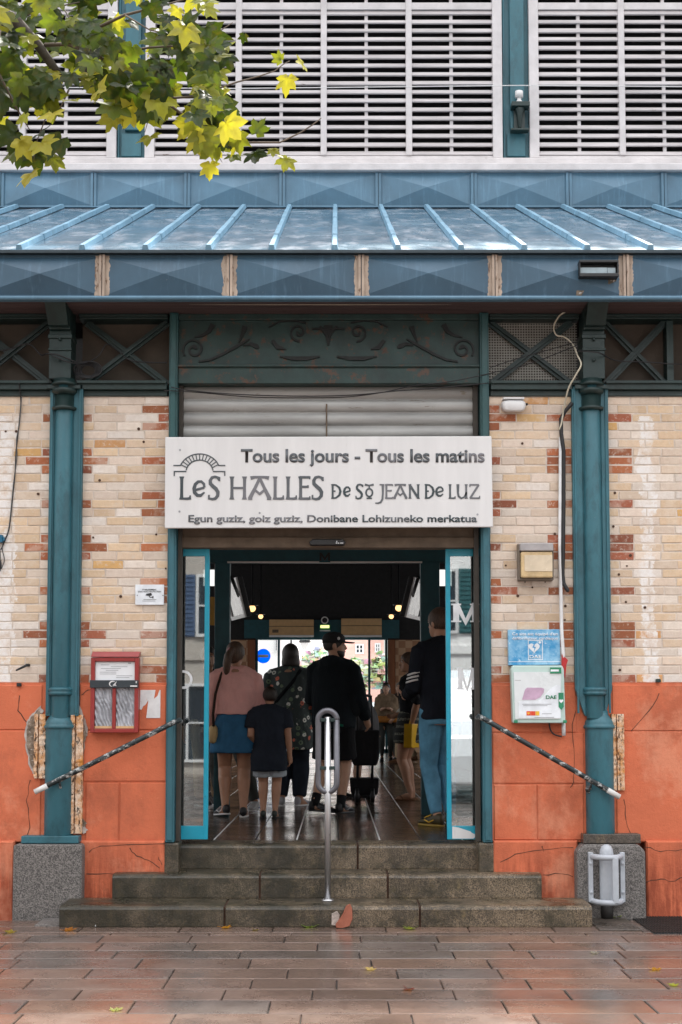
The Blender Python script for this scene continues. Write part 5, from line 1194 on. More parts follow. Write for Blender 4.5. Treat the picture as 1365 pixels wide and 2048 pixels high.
# terracotta shard leaning on the lowest step
k = MB(); sx, sy = X(688, YS1, 1838), YS1 - .045
poly = [(-.055, 0), (-.01, -.0), (.04, .012), (.062, .06), (.06, .13), (.045, .165), (.015, .15), (-.005, .10), (-.03, .06), (-.058, .025)]
k.prism([(sx + a, .004 + b_) for a, b_ in poly], sy - .012, sy + .012); k.warp(lambda p: (p.x, p.y + (p.z) * .16 + 2.0 * (p.x - sx) ** 2, p.z))
tag(k.build('terracotta_shard', [MAT['terracotta']], origin=(sx, sy, 0), bevel=.004), 'reddish terracotta shard leaning against the lowest step', 'shard')
k = MB(); px_ = X(672, YS1, 1835); k.prism([(px_ - .03, .02), (px_ + .02, .015), (px_ + .028, .09), (px_ + .01, .12), (px_ - .028, .10)], YS1 - .03, YS1 - .018)
k.warp(lambda p: (p.x, p.y + .01 * math.sin(p.z * 90), p.z))
tag(k.build('paper_scrap', [plain('dirty_paper', (.42, .36, .32), .8, var=.5, scale=40)], origin=(px_, YS1 - .02, 0)), 'crumpled speckled scrap of paper beside the terracotta shard', 'litter')

# ---------------------------------------------------------------- plane tree leaning in from the upper left, and fallen leaves
LOBE = [(90, 1.0), (82, .82), (76, .80), (70, .66), (61, .56), (54, .68), (47, .76), (40, .95), (34, .82), (28, .76), (20, .62), (11, .50), (2, .60), (-8, .74), (-18, .60), (-28, .54), (-45, .44), (-62, .44), (-78, .30), (-87, .16)]
def leaf_geo(mb, c, size, M, col, curl=.25):
    """one palmate leaf: pointed lobes, folded along the middle"""
    half = [(r * math.cos(R(a)), r * math.sin(R(a))) for a, r in LOBE]
    out = half + [(-x, y) for x, y in half[::-1] if abs(x) > 1e-6]
    vs = [(0, -.12, 0)]; 
    ph = random.random() * 6
    inn = []
    for x, y in out: inn.append((x * .5, y * .5, .10 * abs(x) * .5 - curl * .18 * (x * x + y * y) * .25 + .03 * math.sin(5 * math.atan2(y, x) + ph)))
    for x, y in out:
        r2 = x * x + y * y; vs.append((x * random.uniform(.94, 1.06), y * random.uniform(.94, 1.06), .16 * abs(x) - curl * r2 * .55 + .06 * math.sin(4 * math.atan2(y, x) + ph)))
    n = len(out); vs = [vs[0]] + inn + vs[1:]
    fs = [(0, 1 + i, 1 + (i + 1) % n) for i in range(n)] + [(1 + i, 1 + n + i, 1 + n + (i + 1) % n, 1 + (i + 1) % n) for i in range(n)]
    mb.add([Vector(c) + M @ (Vector(p) * size) for p in vs], fs, 0, col, True)
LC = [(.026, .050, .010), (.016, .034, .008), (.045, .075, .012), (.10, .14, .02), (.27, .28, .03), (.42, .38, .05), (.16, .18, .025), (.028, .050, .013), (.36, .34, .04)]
YT = 7.3
tree = thing('plane_tree', 'plane tree branch with yellow green leaves hanging in from the upper left', 'tree', (-4.3, 6.2, 0))
k = MB(); k.tube([(-4.3, 6.2, -.1), (-4.28, 6.2, .5), (-4.2, 6.25, 2.2), (-4.0, 6.35, 3.8), (-3.8, 6.5, 5.2), (-3.9, 6.6, 7.0)], [.30, .23, .20, .18, .14, .09], 16); k.build('trunk', [MAT['bark']], tree)
def tp(u, v, d=0): return P(u, v, YT + d)
k = MB()
k.tube([Vector((-3.92, 6.4, 4.3)), Vector((-3.0, 6.8, 5.05)), Vector((-2.2, 7.1, 5.12)), tp(-40, 15, -.05), tp(28, 42, 0), tp(78, 92, .05), tp(110, 138, .05), tp(128, 158, .1)], [.13, .10, .075, .062, .042, .026, .022, .017], 10)
k.tube([tp(128, 158, .1), tp(150, 162, .12), tp(172, 148, .1), tp(186, 118, .05), tp(182, 90, .1), tp(150, 55, .15), tp(130, 20, .2)], [.017, .015, .013, .012, .009, .006, .004], 8)
br = k.build('branch', [MAT['bark']], tree)
tw = [([(20, 40, -.1), (40, 30, -.1), (95, 18, 0), (160, 4, .1)], .010), ([(35, 44, 0), (60, 28, .1), (120, 10, .1)], .007), ([(90, 90, .05), (135, 88, 0), (180, 105, -.05), (250, 140, 0), (300, 180, .1), (360, 225, .1), (410, 258, .15), (450, 276, .1), (500, 285, .1), (560, 285, .15), (600, 266, .2), (625, 250, .2), (643, 236, .2)], .011), ([(186, 112, .05), (240, 105, .1), (300, 95, .15), (350, 92, .1), (400, 82, .1), (440, 62, .1), (466, 45, .1)], .008),
      ([(300, 180, .1), (350, 196, .12), (400, 192, .1), (440, 176, .1), (475, 164, .15), (520, 152, .15), (550, 142, .2), (568, 128, .2), (580, 122, .2)], .007), ([(138, 180, .1), (124, 210, .1), (108, 245, .1)], .006), ([(128, 158, .1), (100, 215, .2), (75, 280, .2), (68, 320, .2)], .006), ([(0, 60, -.2), (-10, 130, -.2), (30, 210, -.1), (60, 260, 0)], .009), ([(410, 258, .15), (430, 300, .1), (445, 325, .1)], .005), ([(330, 205, .1), (300, 230, .0), (290, 265, 0)], .005), ([(186, 60, 0), (250, 30, -.1), (330, 10, -.1), (400, -10, -.1)], .010), ([(250, 30, -.1), (300, 60, -.2), (350, 70, -.2)], .006)]
k = MB()
for pts, r in tw: k.tube([tp(*p) for p in pts], [r * (1 - .72 * i / (len(pts) - 1)) for i in range(len(pts))], 6)
k.build('twig', [MAT['twig']], tree)
lf = MB(); rnd = random.Random(11)
def put_leaf(u, v, d, px, col=None, ang=None):
    s = px / F * (YT + d) / 1.5
    down = (rnd.gauss(0, .55) if ang is None else ang)
    M = Matrix.Rotation(down + math.pi, 3, 'Y') @ Matrix.Rotation(R(90) + rnd.gauss(.25, .42), 3, 'X') @ Matrix.Rotation(rnd.gauss(0, .35), 3, 'Y')
    c = col or rnd.choice(LC); k_ = rnd.uniform(.8, 1.2)
    random.seed(rnd.random()); leaf_geo(lf, tp(u, v, d), s, M, tuple(q * k_ for q in c), rnd.uniform(.1, .5))
def low(u):   # lower outline of the crown
    T = [(-80, 330), (0, 250), (25, 330), (60, 352), (95, 335), (125, 295), (150, 235), (200, 235), (240, 250), (290, 272), (320, 262), (350, 262), (400, 315), (430, 335), (470, 315), (520, 318), (540, 300)]
    for (a, b_), (c, d) in zip(T[:-1], T[1:]):
        if a <= u <= c: return b_ + (d - b_) * (u - a) / (c - a)
    return 0
cnt = 0
while cnt < 330:
    u, v = rnd.uniform(-80, 535), rnd.uniform(-70, 345)
    if v > low(u) - 18: continue
    if u > 425 and v < 90: continue
    if u > 455 and v < 215: continue
    if u > 380 + (v - 150) * .6 and 150 < v < 400 and v < 210: pass
    if 165 < u < 410 and v > 232 and u < 275: continue
    if 470 < u and v < 265: continue
    if 250 < u < 300 and 10 < v < 62 and rnd.random() < .8: continue
    if rnd.random() < .8 and (mnoise.noise((u * .013, v * .015, 3.3)) < -.02): continue
    d = rnd.uniform(-.35, .45)
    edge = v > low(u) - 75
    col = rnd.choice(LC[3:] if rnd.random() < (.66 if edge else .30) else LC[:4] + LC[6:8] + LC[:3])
    put_leaf(u, v, d, rnd.choice((40, 50, 58, 66, 78)) * rnd.uniform(.9, 1.1), col); cnt += 1
for u, v, px, c, a in ((575, 160, 52, 5, .2), (605, 128, 38, 8, 1.2), (560, 118, 30, 6, 2.0), (515, 262, 48, 3, -2.6), (574, 320, 46, 4, .2), (512, 308, 56, 1, 0), (548, 300, 30, 4, .1), (470, 312, 40, 3, .4), (488, 72, 26, 1, .3), (62, 348, 66, 5, .35), (38, 300, 70, 3, .3), (108, 318, 50, 6, -.2), (420, 332, 48, 5, .1), (405, 215, 62, 5, .3), (440, 195, 56, 8, -.4), (432, 140, 66, 4, .1), (250, 232, 60, 5, .9), (225, 238, 50, 8, 1.3), (300, 275, 54, 4, .2), (175, 150, 24, 4, .2)):
    put_leaf(u, v, rnd.uniform(0, .2), px, LC[c], a)
lf.build('foliage', [MAT['leaf']], tree)
random.seed(21)
FL = [(22, 1866, .10, (.34, .27, .05), 'flat yellow leaf at the foot of the left granite footing'), (137, 1862, .12, (.36, .14, .03), 'orange brown leaf before the left end of the lowest step'), (450, 1857, .10, (.48, .22, .03), 'orange leaf under the first joint of the lowest step'), (620, 1855, .15, (.20, .30, .06), 'large pale green leaf left of the terracotta shard'), (655, 1848, .07, (.42, .16, .02), 'small orange leaf touching the terracotta shard'), (742, 1941, .08, (.55, .42, .16), 'curled straw coloured leaf alone on the paving'), (760, 1853, .07, (.25, .30, .05), 'small yellow green leaf right of the terracotta shard'), (822, 1859, .12, (.20, .24, .06), 'dull green leaf before the second joint of the lowest step'), (852, 1851, .07, (.55, .42, .06), 'bright yellow leaf before the second joint of the lowest step'), (1232, 1838, .16, (.30, .40, .06), 'crumpled green leaf under the white guard'), (1312, 1941, .09, (.48, .24, .03), 'orange leaf on the paving at the right'), (1346, 1972, .07, (.36, .38, .06), 'tiny yellow green leaf at the right edge of the paving'), (816, 1980, .08, (.20, .06, .05), 'dark red leaf on the paving below the steps'), (232, 2022, .08, (.34, .36, .12), 'faded green leaf near the bottom left corner'), (1190, 1908, .07, (.30, .28, .24), 'greyish leaf on the paving right of the steps'), (510, 1861, .06, (.22, .16, .06), 'little brown leaf between two step joints')]
lp = None
for u, v, s, c, lb in FL:
    y = ground_Y(v, 0); p = P(u, v, y); mb = MB()
    M = Matrix.Rotation(random.uniform(0, 6.28), 3, 'Z') @ Matrix.Rotation(random.uniform(-.15, .15), 3, 'X'); leaf_geo(mb, (0, 0, 0), s * .6, M, c, -.35)
    mb.tube([M @ Vector((0, -.05 * s, 0)), M @ Vector((.1 * s, -.5 * s, .02))], .002, 5, col=c)
    zmin = min(q.z for q in mb.v); mb.v = [Vector((q.x, q.y, (q.z - zmin) * .8)) for q in mb.v]
    o = mb.build('fallen_leaf', [MAT['leaf']], local=True); o.location = (p.x, y, .013 if 1180 < u < 1270 and v < 1860 else .001); tag(o, lb, 'leaf', 'fallen leaves on the wet ground')
for u, v, z, lb in ((200, 1853, .002, 'white scrap of paper before the left end of the lowest step'), (905, 1731, S2 + .001, 'white scrap of paper on the middle step')):
    y = ground_Y(v, z); mb = MB(); mb.prism([(-.03, 0), (.02, -.004), (.034, .012), (.004, .022), (-.024, .014)], -.012, .02); mb.warp(lambda q: (q.x, q.y + q.x * .5, q.z + .006))
    o = mb.build('paper_scrap', [MAT['paper']], local=True); o.location = (P(u, v, y).x, y, z); tag(o, lb, 'litter')
# ---------------------------------------------------------------- fittings inside the hall
def at(u, v, Y): return P(u, v, Y)
for u, v, Y, r, lb in ((505, 1217, 20, .048, 'larger left globe lamp glowing under the dark ceiling'), (522, 1233, 27, .045, 'smaller left globe lamp glowing further inside'), (798, 1216, 20, .048, 'larger right globe lamp glowing under the dark ceiling'), (783, 1233, 27, .045, 'smaller right globe lamp glowing further inside')):
    p = at(u, v, Y); t = thing('globe_lamp', lb, 'lamp', tuple(p), group='glowing globe lamps in the hall')
    k = MB(); k.ell(p, r, r, r, 14, 10); k.build('bulb', [MAT['bulb']], t)
    k = MB(); k.lathe((p.x, p.y, 0), [(.05, p.z + r * .75), (.09, p.z + r * .9), (.03, p.z + r * 1.3), (.012, p.z + r * 1.5), (.012, 6.2)], 12); k.build('lamp_holder', [MAT['black']], t)
for u0, u1, v0, v1, lb in ((539, 628, 1239, 1270, 'cream board left of the exit sign over the rear doors'), (683, 764, 1237, 1270, 'cream board right of the exit sign over the rear doors')):
    y = YB - .14; t = thing('cream_board', lb, 'board', (X(u0, y, 1255), y, Z(v1, y)), group='cream boards over the rear doors')
    a, b_, z0, z1 = X(u0, y, 1255), X(u1, y, 1255), Z(v1, y), Z(v0, y); k = MB(); k.box(a, b_, y, y + .07, z0, z0 + (z1 - z0) * .55); k.box(a, b_, y, y + .07, z0 + (z1 - z0) * .58, z1); k.build('board', [MAT['cream']], t, bevel=.006)
    k = MB(); k.box(a, b_, y - .02, y + .07, z0 - .05, z0 - .003); k.build('bottom_trim', [MAT['plastic']], t)
    if u0 < 600: k = MB(); k.box(a + .08, a + .24, y - .012, y - .001, z0 + .06, z0 + .14); k.build('small_plate', [MAT['greybrown']], t)
y = YB - .2; t = thing('exit_sign', 'small lit green and yellow exit sign above the rear doors', 'sign', (X(650, y, 1254), y, Z(1261, y)))
k = MB(); k.box(X(640, y, 1254), X(660.5, y, 1254), y, y + .1, Z(1260, y), Z(1249, y)); k.build('case', [MAT['green']], t)
k = MB(); k.box(X(641.5, y, 1254), X(659, y, 1254), y - .014, y - .002, Z(1256, y), Z(1250.5, y)); k.prism([(X(u, y, 1254), Z(v, y)) for u, v in ((645, 1256), (649, 1250.6), (656, 1250.6), (653, 1256))], y - .02, y - .0145, 0); k.build('lit_panel', [MAT['exitlit']], t)
k = MB(); k.box(X(640, y, 1254), X(661, y, 1254), y - .01, y + .1, Z(1262, y), Z(1260.2, y)); k.build('sign_base', [MAT['white']], t)
t = thing('loudspeaker', 'round loudspeaker with a pale ring above the exit sign', 'loudspeaker', (X(650, y, 1241), y, Z(1248, y)))
pc = (X(650, y, 1241), Z(1240.5, y)); k = MB(); k.ribbon([(pc[0] + .082 * math.cos(a), pc[1] + .082 * math.sin(a)) for a in [2 * math.pi * i / 24 for i in range(24)]], .028, y - .02, y + .02, closed=True); k.build('ring', [MAT['plastic']], t)
k = MB(); k.prism([(pc[0] + .068 * math.cos(a), pc[1] + .068 * math.sin(a)) for a in [2 * math.pi * i / 24 for i in range(24)]], y, y + .1); k.prism([(pc[0] + .028 * math.cos(a), pc[1] + .028 * math.sin(a)) for a in [2 * math.pi * i / 16 for i in range(16)]], y - .025, y - .001); k.build('cone', [MAT['black']], t)
for u0, u1, s, lb in ((462, 480, 1, 'pale framed screen tilted out from the left portal post'), (825, 841, -1, 'pale framed screen tilted out from the right portal post')):
    Y0 = 15.5; uc = (u0 + u1) / 2; c = at(uc, 1198, Y0); t = thing('wall_screen', lb, 'screen', tuple(c), group='tilted screens by the portal posts')
    M = Matrix.Rotation(s * R(-72), 3, 'Z') @ Matrix.Rotation(R(14), 3, 'X')
    def put(k): k.v = [c + M @ p for p in k.v]; return k
    k = MB(); k.box(-.3, .3, .0, .06, -.22, .22); put(k).build('back_case', [MAT['black']], t, bevel=.01)
    k = MB(); k.box(-.3, .3, -.02, -.001, .18, .22); k.box(-.3, .3, -.02, -.001, -.22, -.18); k.box(-.3, -.25, -.02, -.001, -.18, .18); k.box(.25, .3, -.02, -.001, -.18, .18); put(k).build('frame', [MAT['plastic']], t)
    k = MB(); k.box(-.25, .25, -.008, -.002, -.18, .18); put(k).build('screen', [plain('screen_glass', (.05, .06, .06), .15, bump=0)], t)
    k = MB(); q = (ix(462) if s > 0 else ix(838)); k.tube([c + M @ Vector((0, .05, 0)), Vector((q, YI + .1, c.z + .1))], .02, 8); k.build('arm', [MAT['black']], t)
p = at(650, 1112, YI - .06); t = thing('hanging_letter', 'small dark letter M fixed on the teal beam inside the doorway', 'letter', tuple(p))
k = MB(); k.box(p.x - .055, p.x + .055, YI - .035, YI - .0005, p.z - .06, p.z + .045); k.build('plate', [MAT['darkteal']], t)
k = MB()
for a in ([(-.042, -.045), (-.042, .035)], [(.042, -.045), (.042, .035)], [(-.04, .03), (0, -.03), (.04, .03)]): k.ribbon([(p.x + q[0], p.z + q[1]) for q in a], .018, YI - .041 - .002 * len(a), YI - .0355)
k.build('letter', [MAT['black']], t)
# market counters on both sides of the aisle, mostly lost in the dark
for s, lb in ((-1, 'dark market counter along the left side of the aisle'), (1, 'dark market counter along the right side of the aisle')):
    xa = -3.6 if s < 0 else 2.7; t = thing('market_counter', lb, 'counter', (xa, 24, HF), group='market counters')
    k = MB(); k.box(xa - .4, xa + .4, 17, 33, HF, HF + 1.05); k.build('counter_body', [MAT['counter']], t, bevel=.01)
    k = MB(); k.box(xa - .45, xa + .45, 16.95, 33.05, HF + 1.052, HF + 1.1); k.build('counter_top', [MAT['plastic']], t)
p = at(436, 1222, 22); t = thing('ochre_board', 'dark ochre board hanging left of the portal post', 'board', tuple(p)); k = MB(); k.box(p.x - .12, p.x + .14, p.y, p.y + .05, p.z - .22, p.z + .22); k.build('panel', [plain('ochre', hexc(150, 110, 40), .7)], t)
k = MB(); k.tube([(p.x - .05, p.y + .025, p.z + .22), (p.x - .05, p.y + .025, 6.2)], .006, 6); k.tube([(p.x + .1, p.y + .025, p.z + .22), (p.x + .1, p.y + .025, 6.2)], .006, 6); k.build('hanger', [MAT['wire']], t)

# push chair seen from behind
Ys = 16.0
def vx_(u, v=1500): return X(u - 7, Ys, v)
st_ = thing('pushchair', 'dark grey pushchair with a black hood standing in the aisle', 'pushchair', (vx_(735), Ys, HF))
B = MAT['black']; zt = lambda v: Z(v, Ys)
k = MB()
for u in (722, 751):
    k.tube([(vx_(u), Ys - .1, zt(1600) + .06), (vx_(u + 1), Ys - .12, zt(1500)), (vx_(u), Ys - .18, zt(1440)), (vx_(u - 3), Ys - .28, zt(1392))], .014, 8)
    k.tube([(vx_(u), Ys - .1, zt(1545)), (vx_(u), Ys + .45, HF + .12)], .014, 8)
k.tube([(vx_(719), Ys - .28, zt(1392)), (vx_(748), Ys - .28, zt(1392))], .016, 8); k.tube([(vx_(722), Ys - .1, zt(1575)), (vx_(751), Ys - .1, zt(1575))], .012, 8)
k.build('frame', [B], st_)
k = MB(); n = 12; rings = []
for i in range(n + 1):
    a = R(-10 + 150 * i / n); rings.append([(vx_(735) + .175 * (abs(math.cos(q)) ** .6) * (1 if math.cos(q) > 0 else -1), Ys - .1 + .25 * (1 - math.cos(a)) * .5 + .02 * math.sin(q * 2), zt(1500) + .42 * math.sin(min(a, R(90))) * .9 - (0 if a < R(90) else .18 * (1 - math.sin(a))) + .03 * math.sin(q)) for q in [math.pi * j / 14 for j in range(15)]])
for i in range(len(rings) - 1):
    pass
k.ell((vx_(737), Ys + .06, zt(1455)), .165, .24, .30, 18, 12); k.build('hood', [m_fabric('pushchair_hood', (.10, .10, .105))], st_)
k = MB(); k.loft([[(vx_(737) + a * w_, Ys + .0 + b_ * .2, z_) for a, b_ in ((-1, -1), (1, -1), (1, 1), (-1, 1))] for z_, w_ in ((zt(1530), .13), (zt(1515), .155), (zt(1460), .165))], smooth=False); k.build('seat_back', [m_fabric('pushchair_seat', (.02, .02, .022))], st_, bevel=.02)
k = MB(); k.loft([[(vx_(736) + a * w_, Ys + .08 + b_ * .2, z_) for a, b_ in ((-1, -1), (1, -1), (1, 1), (-1, 1))] for z_, w_ in ((HF + .09, .14), (HF + .12, .15), (HF + .27, .165))], smooth=False); k.build('basket', [m_fabric('pushchair_basket', (.018, .018, .02))], st_, bevel=.015)
for u, dy in ((721, -.1), (752, -.1), (726, .45), (747, .45)):
    k = MB(); r = .085; k.lathe((0, 0, 0), [(r * .5, -.02), (r * .92, -.022), (r, -.012), (r, .012), (r * .92, .022), (r * .5, .02)], 20); k.v = [Vector((vx_(u) + p.z, Ys + dy + p.x, HF + r + p.y)) for p in k.v]; w_ = k.build('wheel', [B], st_)
    k = MB(); k.lathe((0, 0, 0), [(.02, -.028), (.035, -.024), (.035, .024), (.02, .028)], 12); k.v = [Vector((vx_(u) + p.z, Ys + dy + p.x, HF + r + p.y)) for p in k.v]; k.build('hub', [MAT['gunmetal']], w_)

# ---------------------------------------------------------------- street behind the hall
def town(name, label, x0, x1, y0, y1, h, wall, wins, roof_h=1.4, face=-1, shut=None, group=None, roofc=(.28, .13, .09), wm=None, fl=None):
    """house with its windowed front on y0 (face -1) or y1 (face +1)"""
    t = thing(name, label, 'building', ((x0 + x1) / 2, y0 if face < 0 else y1, 0), group=group); z0 = -.05
    k = MB(); k.box(x0, x1, y0, y1, z0, h)
    if fl: k.box(x0 - .02, x1 + .02, (y0 - .06 if face < 0 else y1 + .002), (y0 - .002 if face < 0 else y1 + .06), fl, fl + .2)
    k.build('wall', [wall], t)
    k = MB(); e_ = .5; xm = (y0 + y1) / 2
    k.add([(x0 - e_, y0 - e_, h), (x1 + e_, y0 - e_, h), (x1 + e_, y1 + e_, h), (x0 - e_, y1 + e_, h), (x0 - e_, xm, h + roof_h), (x1 + e_, xm, h + roof_h)], [(0, 1, 5, 4), (2, 3, 4, 5), (1, 2, 5), (3, 0, 4), (3, 2, 1, 0)]); k.build('roof', [plain('roof_tile', roofc, .8, var=.3, scale=6)], t)
    yf = y0 if face < 0 else y1; s = face
    for (a, b_, c, d) in wins:
        k = MB(); fw = .07
        for q in ((a, a + fw, c, d), (b_ - fw, b_, c, d), (a + fw, b_ - fw, c, c + fw), (a + fw, b_ - fw, d - fw, d), ((a + b_) / 2 - .03, (a + b_) / 2 + .03, c + fw, d - fw), (a + fw, b_ - fw, (c + d) / 2 - .02, (c + d) / 2 + .02)):
            k.box(q[0], q[1], min(yf + s * .003, yf + s * (.08 if q[3] - q[2] > .05 else .07)), max(yf + s * .003, yf + s * (.08 if q[3] - q[2] > .05 else .07)), q[2], q[3])
        w_ = k.build('window', [wm or MAT['white']], t)
        k = MB(); k.box(a + fw, b_ - fw, min(yf + s * .003, yf + s * .03), max(yf + s * .003, yf + s * .03), c + fw, d - fw); k.build('pane', [plain('window_dark', (.03, .04, .05), .12, bump=0)], w_)
        if shut:
            for p, q in ((a - (b_ - a) * .5, a - .02), (b_ + .02, b_ + (b_ - a) * .5)):
                k = MB(); k.box(p, q, min(yf + s * .004, yf + s * .05), max(yf + s * .004, yf + s * .05), c, d)
                nn = 14
                for i in range(nn): zz = c + (d - c) * (i + .3) / nn; k.box(p + .05, q - .05, min(yf + s * .0505, yf + s * .07), max(yf + s * .0505, yf + s * .07), zz, zz + (d - c) / nn * .55)
                k.build('shutter', [shut], w_)
    return t
limew = plain('limewash', (.82, .81, .80), .85, var=.04, bump=.1); brickred = plain('red_render', (.72, .44, .38), .85, var=.12, scale=3)
Yh = 58.0
town('white_house', 'white house front seen through the left part of the rear doors', X(440, 48, 1350), X(582, 48, 1350), 48, 58, 9, limew, [(X(548, 48, 1350), X(563, 48, 1350), 3.6, 5.4), (X(548, 48, 1350), X(563, 48, 1350), 1.0, 2.6)], group=None)
town('red_house', 'red house with a white window seen through the rear doors', X(686, 66, 1350), X(768, 66, 1350), 66, 76, 8, brickred, [(X(711, 66, 1350), X(728, 66, 1350), Z(1308, 66), Z(1288, 66)), (X(750, 66, 1350), X(762, 66, 1350), Z(1305, 66), Z(1286, 66))])
town('pale_house', 'pale distant house with a low gable beyond the rear doors', X(600, 80, 1350), X(676, 80, 1350), 80, 92, 4.6, limew, [(X(610, 80, 1350), X(622, 80, 1350), 2.4, 3.6), (X(636, 80, 1350), X(648, 80, 1350), 2.4, 3.6)], roof_h=1.6, roofc=(.5, .46, .44))
FARLEAF = m_farleaf()
def far_tree(u, v, Y, r, lb, c):
    p = at(u, v, Y); t = thing('street_tree', lb, 'tree', (p.x, Y, HF - .06), group='trees in the street behind the hall')
    k = MB(); k.tube([(p.x, Y, HF - .1), (p.x + .05, Y, p.z - r * .3), (p.x, Y, p.z + r * .3)], [.12, .09, .04], 8)
    for i in range(5): a = i * 1.3; k.tube([(p.x, Y, p.z - r * .4), (p.x + r * .6 * math.cos(a), Y + r * .6 * math.sin(a), p.z + r * .3)], [.05, .02], 6)
    k.build('trunk', [MAT['bark']], t); k = MB(); rn = random.Random(int(u))
    for i in range(420):
        d = Vector((rn.gauss(0, 1), rn.gauss(0, 1), rn.gauss(0, 1))).normalized() * r * (rn.random() ** .4) * (1 + .3 * mnoise.noise((i * .1, u, 0)))
        q = p + Vector((d.x, d.y, d.z * .9)); M = Matrix.Rotation(rn.random() * 6, 3, 'Z') @ Matrix.Rotation(rn.random() * 3, 3, 'X'); s = .16
        k.add([q + M @ Vector(w_) for w_ in ((-s, -s * .6, 0), (s, -s * .5, .03), (s * .8, s * .6, 0), (-s * .7, s * .6, .04))], [(0, 1, 2, 3)], 0, tuple(x * rn.uniform(.6, 1.3) for x in c))
    k.build('crown', [FARLEAF], t)
far_tree(716, 1352, 56, .75, 'round green shrub tree left of the rear glass panel', (.50, .53, .40)); far_tree(764, 1345, 50, .7, 'yellow green tree at the right edge of the rear doors', (.56, .57, .42)); far_tree(640, 1330, 62, .9, 'pale green tree behind the man in the cap', (.56, .58, .48))
Yl = 44; p = at(610, 1285, Yl); t = thing('street_lantern', 'dark lantern on a slim post in the street behind the hall', 'street lamp', (p.x, Yl, HF - .06))
k = MB(); k.tube([(p.x - .42, Yl, HF - .06), (p.x - .42, Yl, p.z + .35), (p.x - .3, Yl, p.z + .42), (p.x, Yl, p.z + .4), (p.x, Yl, p.z + .25)], .03, 8); k.build('post', [MAT['ink']], t)
k = MB(); k.lathe((p.x, Yl, 0), [(.05, p.z + .28), (.2, p.z + .12), (.22, p.z + .08), (.17, p.z + .075), (.17, p.z + .04), (.21, p.z + .03), (.2, p.z - .0), (.12, p.z - .005)], 8, smooth=False); k.build('lantern_top', [MAT['ink']], t)
k = MB(); k.lathe((p.x, Yl, 0), [(.15, p.z - .01), (.1, p.z - .22), (.05, p.z - .25)], 8, smooth=False); k.build('lantern_glass', [MAT['plastic']], t)
# parked car out there
def car(x, y, rz, label, paint, L_=4.1, H_=1.5, van=False):
    t = thing('parked_van' if van else 'parked_car', label, 'van' if van else 'car', (x, y, 0 if y < 0 else HF - .06), rz)
    if van: side = [(-2.45, .32), (-2.5, .9), (-2.46, 1.9), (-2.30, 2.25), (-2.0, 2.34), (.9, 2.30), (1.25, 2.15), (1.75, 1.35), (2.4, 1.15), (2.5, .8), (2.48, .32)]; W_ = .95
    else: side = [(-2.0, .30), (-2.05, .75), (-1.95, .95), (-1.55, 1.25), (-1.0, 1.46), (.3, 1.47), (.75, 1.28), (1.2, .98), (1.85, .85), (2.05, .65), (2.02, .30)]; W_ = .86
    n = len(side); k = MB(); rings = []
    for w_, ins in ((-W_, .06), (-W_ * .96, .0), (-W_ * .5, -.01), (0, -.015), (W_ * .5, -.01), (W_ * .96, .0), (W_, .06)):
        rings.append([(w_ * (1 - .16 * max(0, (z_ - .95)) if not van else 1 - .05 * max(0, z_ - 1)), yy * (1 - ins * .4), z_ - (ins if z_ > .5 else -ins)) for yy, z_ in side])
    k.loft([r[::-1] for r in rings], smooth=False); k.build('body', [paint], t, bevel=.05, local=True)
    gl = plain('car_glass', (.02, .03, .035), .08, bump=0)
    k = MB()
    if van: k.box(-.72, .72, -2.53, -2.47, 1.25, 2.0)
    else: k.add([(-.62, -1.93, 1.0), (.62, -1.93, 1.0), (.55, -1.5, 1.32), (-.55, -1.5, 1.32)], [(0, 1, 2, 3)])
    k.build('rear_window', [gl], t, local=True)
    for s in (-1, 1):
        k = MB(); k.box(s * W_ * .99, s * W_ * .86, (-2.56 if van else -2.09), (-2.4 if van else -1.9), .95 if van else .68, 1.5 if van else .92); k.build('tail_light', [plain('tail_lens', (.42, .02, .02), .2, bump=0)], t, local=True, bevel=.02)
        for yy in (-1.35, 1.35):
            k = MB(); k.lathe((0, 0, 0), [(.18, -.1), (.31, -.1), (.33, -.06), (.33, .06), (.31, .1), (.18, .1)], 24); k.v = [Vector((s * (W_ - .08) + q.z, yy + q.x, .33 + q.y)) for q in k.v]; w_ = k.build('wheel', [MAT['black']], t, local=True)
            k = MB(); k.lathe((0, 0, 0), [(.17, -.105), (.18, -.09), (.18, .09), (.17, .105)], 16); k.v = [Vector((s * (W_ - .08) + q.z, yy + q.x, .33 + q.y)) for q in k.v]; k.build('rim', [MAT['steel']], w_, local=True)
        k = MB(); k.box(s * (W_ + .004), s * (W_ - .03), (.95 if van else -1.0), (1.5 if van else .6), 1.3 if van else 1.0, 1.85 if van else 1.32); k.build('side_window', [gl], t, local=True)
    k = MB(); k.box(-W_ * .95, W_ * .95, (-2.62 if van else -2.12), (-2.42 if van else -1.9), .32, .62); k.build('bumper', [plain('bumper_grey', (.06, .06, .065), .5, bump=0)], t, local=True, bevel=.03)
    return t
paintw = plain('white_paint', (.70, .72, .74), .2, var=.03, bump=0)
car(X(742, 47, 1395), 49.5, R(8), 'silver car parked in the street behind the hall', plain('silver_paint', (.50, .56, .60), .2, bump=0))

